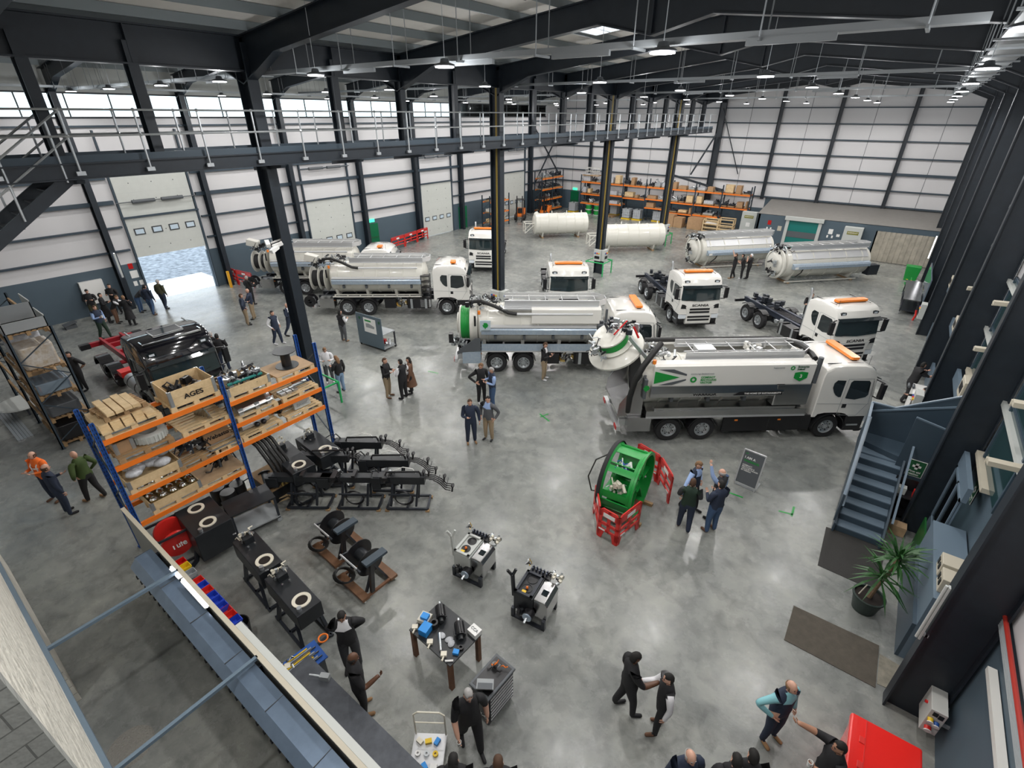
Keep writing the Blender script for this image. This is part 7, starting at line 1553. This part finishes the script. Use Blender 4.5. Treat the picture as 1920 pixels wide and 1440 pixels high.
def along(px, py, X, name, m, label, cat, r=.03, n=1, y1=15.0):
    p = atX(px, py, X); b = MB()
    for k in range(n): b.cyl((X-.0, 2.0, p.z+k*r*2.3), (X, y1, p.z+k*r*2.3), r, n=8)
    return TG(b, name, m, label, cat, sm=35)
along(1905, 1300, 3.3, 'red_pipe', 'redrail2', 'red-orange pipe running along the right wall near the camera', 'pipe', .035, y1=9.6); along(1890, 1300, 3.3, 'grey_cables', 'grey', 'bundle of grey cables running along the right wall', 'cables', .018, 5, 9.6)
p = atX(1862, 1300, 3.3); TG(MB().box(3.26, 3.38, 1.0, 8.6, p.z-.08, p.z+.02), 'white_sill', 'white', 'white sill along the right wall in the bottom right corner', 'sill')
t = thing('cable_ladder', 'perforated steel cable ladder with orange and red cables climbing the nearest column', 'cable tray', (0, 0, 0)); a = V((3.05, 9.75, 1.2)); b_ = V((3.15, 9.75, 9.5)); MB().bar(a, b_, .3, .03, (0, 1, 0)).build('tray', 'galv', t, None)
for k in range(5): MB().tube([a+V((-.1+.05*k, -.04, 0)), a+(b_-a)*.5+V((-.1+.05*k, -.06-.03*(k % 2), 0)), b_+V((-.1+.05*k, -.04, 0))], .018, 6).build('cable', ('orange', 'redlens', 'black', 'yellowc', 'grey')[k], t)
# carts, bench and lamp further along the wall
x, y = XY(1725, 560); t = thing('steel_bench_cart', 'long low black steel cart against the far right wall', 'cart', (2.0, 38.6, 0), 0); MB().box(-.4, .45, -2.2, 2.6, .88, .93).build('cart_top', 'glassk' if 'glassk' in MT else 'stain2', t, None); MB().box(-.38, .43, -2.1, 2.5, .2, .24).build('lower_shelf', 'chassis', t, None)
for xx in (-.36, .4):
    for yy in (-2.1, .2, 2.5): MB().box(xx-.03, xx+.03, yy-.03, yy+.03, .12, .88).build('leg', 'chassis', t, None); MB().cyl((xx-.02, yy, .07), (xx+.02, yy, .07), .07, n=10).build('castor', 'grey', t)
MB().box(.5, .56, -2.2, 2.6, .9, 2.2).build('back_screen', 'glassy', t, None)
o = manifold(None, (0, 0, .2), (.7, 1.2, .4), 24, 'cleaning_gear', ('lgrey', 'yellow', 'green'), 88); o.location = (2.0, 43.2, .05); tag(o, 'pile of cleaning gear and hoses past the black cart', 'equipment')
for k, m_ in enumerate(('greend', 'green')): pass
o = MB().prism([(-.35, 0), (.35, 0), (.45, 1.0), (-.45, 1.0)], -.35, .35, 'y').build('green_bin', 'green', None, None, bev=.03); o.location = (1.9, 45.4, 0); tag(o, 'green wheeled bin near the far right curtain', 'bin')
tube('lit upright tube light on the right wall near the plastic curtain', (2.5, 45.1, 1.7), (2.5, 45.1, 3.2)); tube('lit upright tube light on the column left of the open doorway', (XL+.66, 9.22, 1.95), (XL+.66, 9.22, 3.35))
socket('grey power panel on a right wall column beyond the black cart', 2.53, 33.2, .9, R(180)); socket('grey power panel on the right wall near the reaching person', 2.53, 21.2, .9, R(180))
o = thing('parts_counter', 'white counter where two staff reach across beside the stairs', 'counter', (2.5, 22.9, 0)); MB().box(-.1, .5, -.9, .9, 0, .95).build('counter', 'paper', o, None)
for k, x in enumerate((2.25, 2.4)): MB().cyl((x-2.5, .6, 1.0), (x-2.5, .3, 1.0), .05, n=8).build('label_roll', 'dgrey', o)
o = MB().tube([(0, 0, 0), (.05, 0, .3), (0, .05, .6)], .05, 8).build('fire_extinguisher', 'red'); o.location = (2.35, 35.6, 0); tag(o, 'red extinguisher at the foot of a right wall column', 'fire extinguisher')
# ---------------- office box in the far right corner
OY = 50.0
ow = MB().mat(0); ow.box(-10.0, -7.7, OY, OY+.15, 0, 2.75).box(-4.95, -1.1, OY, OY+.15, 0, 2.75).box(-1.1, 3.3, OY, OY+.15, 2.35, 2.75).box(-7.7, -4.95, OY, OY+.15, 2.7, 2.75).box(-10.0, -9.85, OY, YF, 0, 2.75)
struct('wall_office', ow, ['dado']); struct('ceiling_office', MB().add([(-10.1, OY-.05, 2.78), (3.35, OY-.05, 2.78), (3.35, YF, 3.15), (-10.6, YF, 3.15)], [(0, 1, 2, 3)]), 'tan')
d8 = struct('door_8', MB().box(-7.45, -5.2, OY-.04, OY, 0, 2.5), 'teal'); MB().box(-7.45, -5.2, OY-.06, OY-.04, 1.1, 1.6).build('vision_strip', 'dgrey', d8, None)
f = MB(); f.box(-7.7, -7.45, OY-.15, OY, 0, 2.5).box(-5.2, -4.95, OY-.15, OY, 0, 2.5).box(-7.8, -4.85, OY-.3, OY, 2.5, 2.8); f.build('door_frame', 'lgrey', d8, None)
cu = MB()
for k in range(24): x = -1.0+.17*k; cu.box(x, x+.19, OY+.0+.03*(k % 2), OY+.01+.03*(k % 2), .02, 2.35)
cu = TG(cu, 'strip_curtain', 'curtain', 'grubby translucent plastic strip curtain in the far right corner', 'curtain')
for k, (x, y, lb) in enumerate(((-2.6, OY-.35, 'grey control cabinet right of the teal door'), (-11.2, 52.2, 'grey control cabinet left of the office corner beside the timber frame'))):
    o = thing('control_cabinet', lb, 'cabinet', (x, y, 0), 0, 'grey control cabinets'); MB().box(-.65, .65, -.3, .3, 0, 2.5).build('cabinet', 'lgrey', o, None, bev=.01); MB().box(-.4, .4, -.315, -.3, 1.95, 2.2).build('olive_plate', 'olive', o, None); text('ENERKRAFT', .13, 'cream', o, (0, -.32, 2.08), (R(90), 0, 0), 'plate_lettering', True); MB().box(-.15, .2, -.31, -.3, 1.2, 1.55).build('notice', 'paper', o, None)
for k, (x, z, w, h, m_) in enumerate(((-9.0, 2.1, .14, .18, 'redlens'), (-9.1, 1.6, .06, .1, 'paper'), (-8.8, 1.6, .06, .1, 'paper'), (-8.1, 1.7, .16, .2, 'beige'), (-4.2, 1.9, .16, .2, 'paper'), (-4.35, 1.5, .06, .1, 'paper'), (-4.0, 1.5, .06, .1, 'paper'), (-3.6, 1.65, .12, .1, 'paper'))):
    TG(MB().box(x-w, x+w, OY-.03, OY, z-h, z+h), 'wall_notice', m_, 'small notice or switch on the office wall, %s from the left' % ('first', 'second', 'third', 'fourth', 'fifth', 'sixth', 'seventh', 'eighth')[k], 'notice', 'notices on the office wall')
for k in range(2): o = MB().lathe([(0, 0), (.09, 0), (.09, .5), (.04, .58), (0, .58)], n=12).build('fire_extinguisher', 'red'); o.location = (-9.2+.35*k, OY-.12, .5); tag(o, 'red extinguisher on the office wall behind the left fitted tank, %s' % ('left', 'right')[k], 'fire extinguisher', 'extinguishers on the office wall'); MB().box(-.05, .05, .08, .12, .2, .3).build('wall_bracket', 'black', o, None)
# signs by the open doorway
for k, (y, z, w, h, m_) in enumerate(((9.95, 2.35, .12, .16, 'redlens'), (10.0, 1.85, .2, .22, 'paper'), (9.9, 1.3, .1, .14, 'paper'), (10.22, 1.3, .1, .14, 'paper'))): TG(MB().box(XL, XL+.02, y-w, y+w, z-h, z+h), 'wall_notice', m_, 'notice on the dark wall left of the open doorway, %s' % ('red top one', 'framed middle one', 'lower left', 'lower right')[k], 'notice')
o = TG(MB().box(XL+.02, XL+.25, 7.2, 8.3, .7, 2.0), 'wall_panel_unit', 'paper', 'white wall unit with cables behind the group by the dark wall', 'electrical box')
TG(MB().cyl((XL+1.0, 14.9, 0), (XL+1.0, 14.9, 1.1), .09, n=12), 'bollard', 'yellowb', 'orange-yellow bollard right of the open doorway', 'bollard', sm=35)
TG(MB().cb((XL+1.3, 5.9, .25), (.5, .6, .04), rx=.2).cb((XL+1.3, 5.9, .1), (.4, .5, .2)), 'folded_stand', 'dgrey', 'low dark folded stand at the foot of the dark wall', 'stand')
for k, (x, y, z) in enumerate(((XC+.25, 9.0, 3.55), (XC+.35, 8.8, 3.45), (XC-.2, 8.9, 3.55))):
    o = thing('security_camera', 'white security camera high on the first steel column, %s of three' % ('front', 'right', 'left')[k], 'camera', (x, y, z+2.95)); MB().cb((0, -.12, 0), (.14, .34, .12), rz=.9*k-.6, rx=.3).build('housing', 'paper', o, None, bev=.01); MB().bar((0, 0, 0), (XC-x, 9.15-y+.0, .1), .05, .05).build('arm', 'paper', o, None)
# ---------------- roof level: cable trays, drop rods, bracing, self-lit roof light
def tray(label, p, q, w=.3, rods=True, m='traym'):
    p = V(p); q = V(q); t = thing('cable_tray', label, 'cable tray', (0, 0, 0)); b = MB(); b.bar(p, q, w, .02); d = (q-p).normalized(); sd = d.cross(V((0, 0, 1)))
    for s in (-1, 1): b.bar(p+sd*s*w/2+V((0, 0, .04)), q+sd*s*w/2+V((0, 0, .04)), .015, .09)
    b.build('tray', m, t, None); L = (q-p).length; k = .1
    while k < L:
        b = MB(); c = p+d*k; b.bar(c-sd*(w/2+.12)-V((0, 0, .03)), c+sd*(w/2+.12)-V((0, 0, .03)), .04, .04)
        if rods:
            for s in (-1, 1): b.cyl(c+sd*s*(w/2+.08), (c+sd*s*(w/2+.08)).xy.to_3d()+V((0, 0, roofz(c.x)+.2)), .012, n=4)
        b.build('drop_rod', m, t); k += 2.0
    c = MB()
    for s in (-.06, 0, .07): c.cyl(p+sd*s+V((0, 0, .03)), q+sd*s+V((0, 0, .03)), .018, n=5)
    c.build('cables', 'lgrey', t); return t
tray('perforated cable tray crossing the roof nearest the camera', (-34.5, 9.7, 11.42), (.2, 9.45, 11.42), .26)
tray('thin cable tray crossing the roof at the second column bay', (-34.5, 22.3, 11.6), (.4, 22.0, 11.6), .16); tray('thin cable tray crossing the roof at the fourth column bay', (-34.5, 34.3, 11.6), (.5, 34.0, 11.6), .16); tray('thin cable tray crossing the roof near the far wall', (-34, 46.2, 11.55), (.5, 46, 11.55), .16)
tray('wide cable ladder running down the right side of the roof', (.95, -3, 11.75), (.95, 55, 11.75), .7); tray('cable tray along the left wall above the windows', (-34.6, -3, 11.5), (-34.6, 54, 11.5), .2)
for k, (x, y) in enumerate(((-30, 9.9), (-24.5, 9.9), (-20, 9.8), (-12, 9.55), (-8.2, 9.5), (-5.5, 9.4), (-2.0, 9.35), (-8, 22.1), (-3, 22.1), (-12, 34.1), (-5, 34.1))):
    o = thing('batten_light', 'slim unlit batten hung under a cable tray, %s along' % ('first', 'second', 'third', 'fourth', 'fifth', 'sixth', 'seventh', 'eighth', 'ninth', 'tenth', 'eleventh')[k], 'batten', (x, y, 11.5 if y > 12 else 11.32), 0, 'battens under the cable trays'); MB().box(-.6, .6, -.035, .035, .0, .1).build('body', 'traym', o, None)
sk = struct('window_9', MB().bar((-11.0, 18.2, 13.1), (-9.3, 18.2, 13.28), .08, .2).bar((-11.0, 19.9, 13.1), (-9.3, 19.9, 13.28), .08, .2).bar((-11.0, 18.2, 13.1), (-11, 19.9, 13.1), .08, .2).bar((-9.3, 18.2, 13.28), (-9.3, 19.9, 13.28), .08, .2).bar((-10.4, 18.2, 13.16), (-10.4, 19.9, 13.16), .05, .2), 'white'); MB().quad((-11, 18.2, 13.15), (-9.3, 18.2, 13.33), (-9.3, 19.9, 13.33), (-11, 19.9, 13.15)).build('glazing', 'skyglow', sk, None)  # the pane glows by itself in place of daylight; the roof above is closed
for a, b_ in (((-35.3, 51.5, 3.2), (-35.3, 56.8, 9.0)), ((-35.3, 51.5, 9.0), (-35.3, 56.8, 4.0))): struct('wind_brace', MB().bar(a, b_, .12, .12), 'steel')
struct('wind_brace', MB().bar((-15.2, 56.6, 3.6), (-20.2, 55.0, 4.9), .2, .2).bar((-16.8, 56.2, 8.8), (-18.5, 55.5, 5.0), .15, .15).bar((-16.8, 56.8, 11.0), (-14.2, 56.9, 5.2), .08, .08), 'steel')
# stairs at the left end of the gantry
t = thing('gantry_stair', 'galvanised-railed steel stair climbing down from the left end of the overhead walkway', 'staircase', (0, 0, 0))
for x in (-17.3, -16.05): MB().bar((x, 4.1, 9.2), (x, .4, 6.6), .06, .26).build('stringer', 'steel', t, None); 
for k in range(11): MB().box(-17.28, -16.08, 3.9-.33*k-.13, 3.9-.33*k+.13, 8.97-.235*k, 9.0-.235*k).build('step', 'dgrey', t, None)
for x in (-17.32, -15.98):
    for h_ in (.75, 1.3): MB().cyl((x, 4.1, 9.15+h_), (x, .4, 6.55+h_), .026, n=6).build('handrail', 'galv', t)
    for k in range(4): MB().cyl((x, 3.8-1.05*k, 8.95-.74*k), (x, 3.8-1.05*k, 10.25-.74*k), .026, n=6).build('rail_post', 'galv', t)
# ================================================================ LAMPS
def lamp(x, y, z=11.0, e=130, n=0, label='round white pendant lamp hung under the roof', drop=True):
    o = thing('pendant_lamp', label, 'ceiling light', (x, y, z), 0, 'round pendant lamps under the roof')
    m = MB(); m.lathe([(.03, .14), (.08, .13), (.1, .06), (.21, .03), (.23, 0), (.2, -.01)], n=14); m.build('lamp_shade', 'dgrey', o)
    MB().lathe([(.0, -.012), (.2, -.012), (.2, -.03), (.0, -.035)], n=14).build('diffuser', 'lampw', o)
    MB().cyl((0, 0, .12), (0, 0, roofz(x)-z+.23), .008, n=4).build('drop_rod', 'galv', o)
    l = bpy.data.lights.new('lamp_glow', 'SPOT'); l.energy = e; l.spot_size = R(168); l.spot_blend = .3; l.shadow_soft_size = .2; l.color = (1, .97, .94)
    lo = bpy.data.objects.new('lamp_glow', l); C.objects.link(lo); lo.parent = o; lo.location = (0, 0, -.06)
    fill_light = bpy.data.lights.new('lamp_glow', 'POINT'); fill_light.energy = e*.09; fill_light.shadow_soft_size = .1; fill_light.color = (.97, .98, 1)  # weak point light added below each lamp to brighten the ceiling
    lo = bpy.data.objects.new('lamp_glow', fill_light); C.objects.link(lo); lo.parent = o; lo.location = (0, 0, -.25)
OR = ('first', 'second', 'third', 'fourth', 'fifth', 'sixth', 'seventh', 'eighth', 'ninth')
for i, x in enumerate((-32.3, -27.6, -22.6, -18.3, -13.2, -8.6, -3.8, .6)):
    for k, y in enumerate((9.1, 16, 22.9, 29.8, 36.5, 43.4, 51)):
        lamp(x, y, 11.3, 470, label='round pendant lamp, %s row out from the window wall, %s lamp towards the far wall' % (OR[i], OR[k]))
for k, (x, y) in enumerate(((-6.6, .2), (-3.8, 2.4), (.6, 2.4), (-8.6, -3.5))): lamp(x, y, 11.3, 470, label='round pendant lamp above the near end of the hall, %s out of sight' % OR[k])  # unseen lamps, guessed from floor glints and added to brighten the near floor
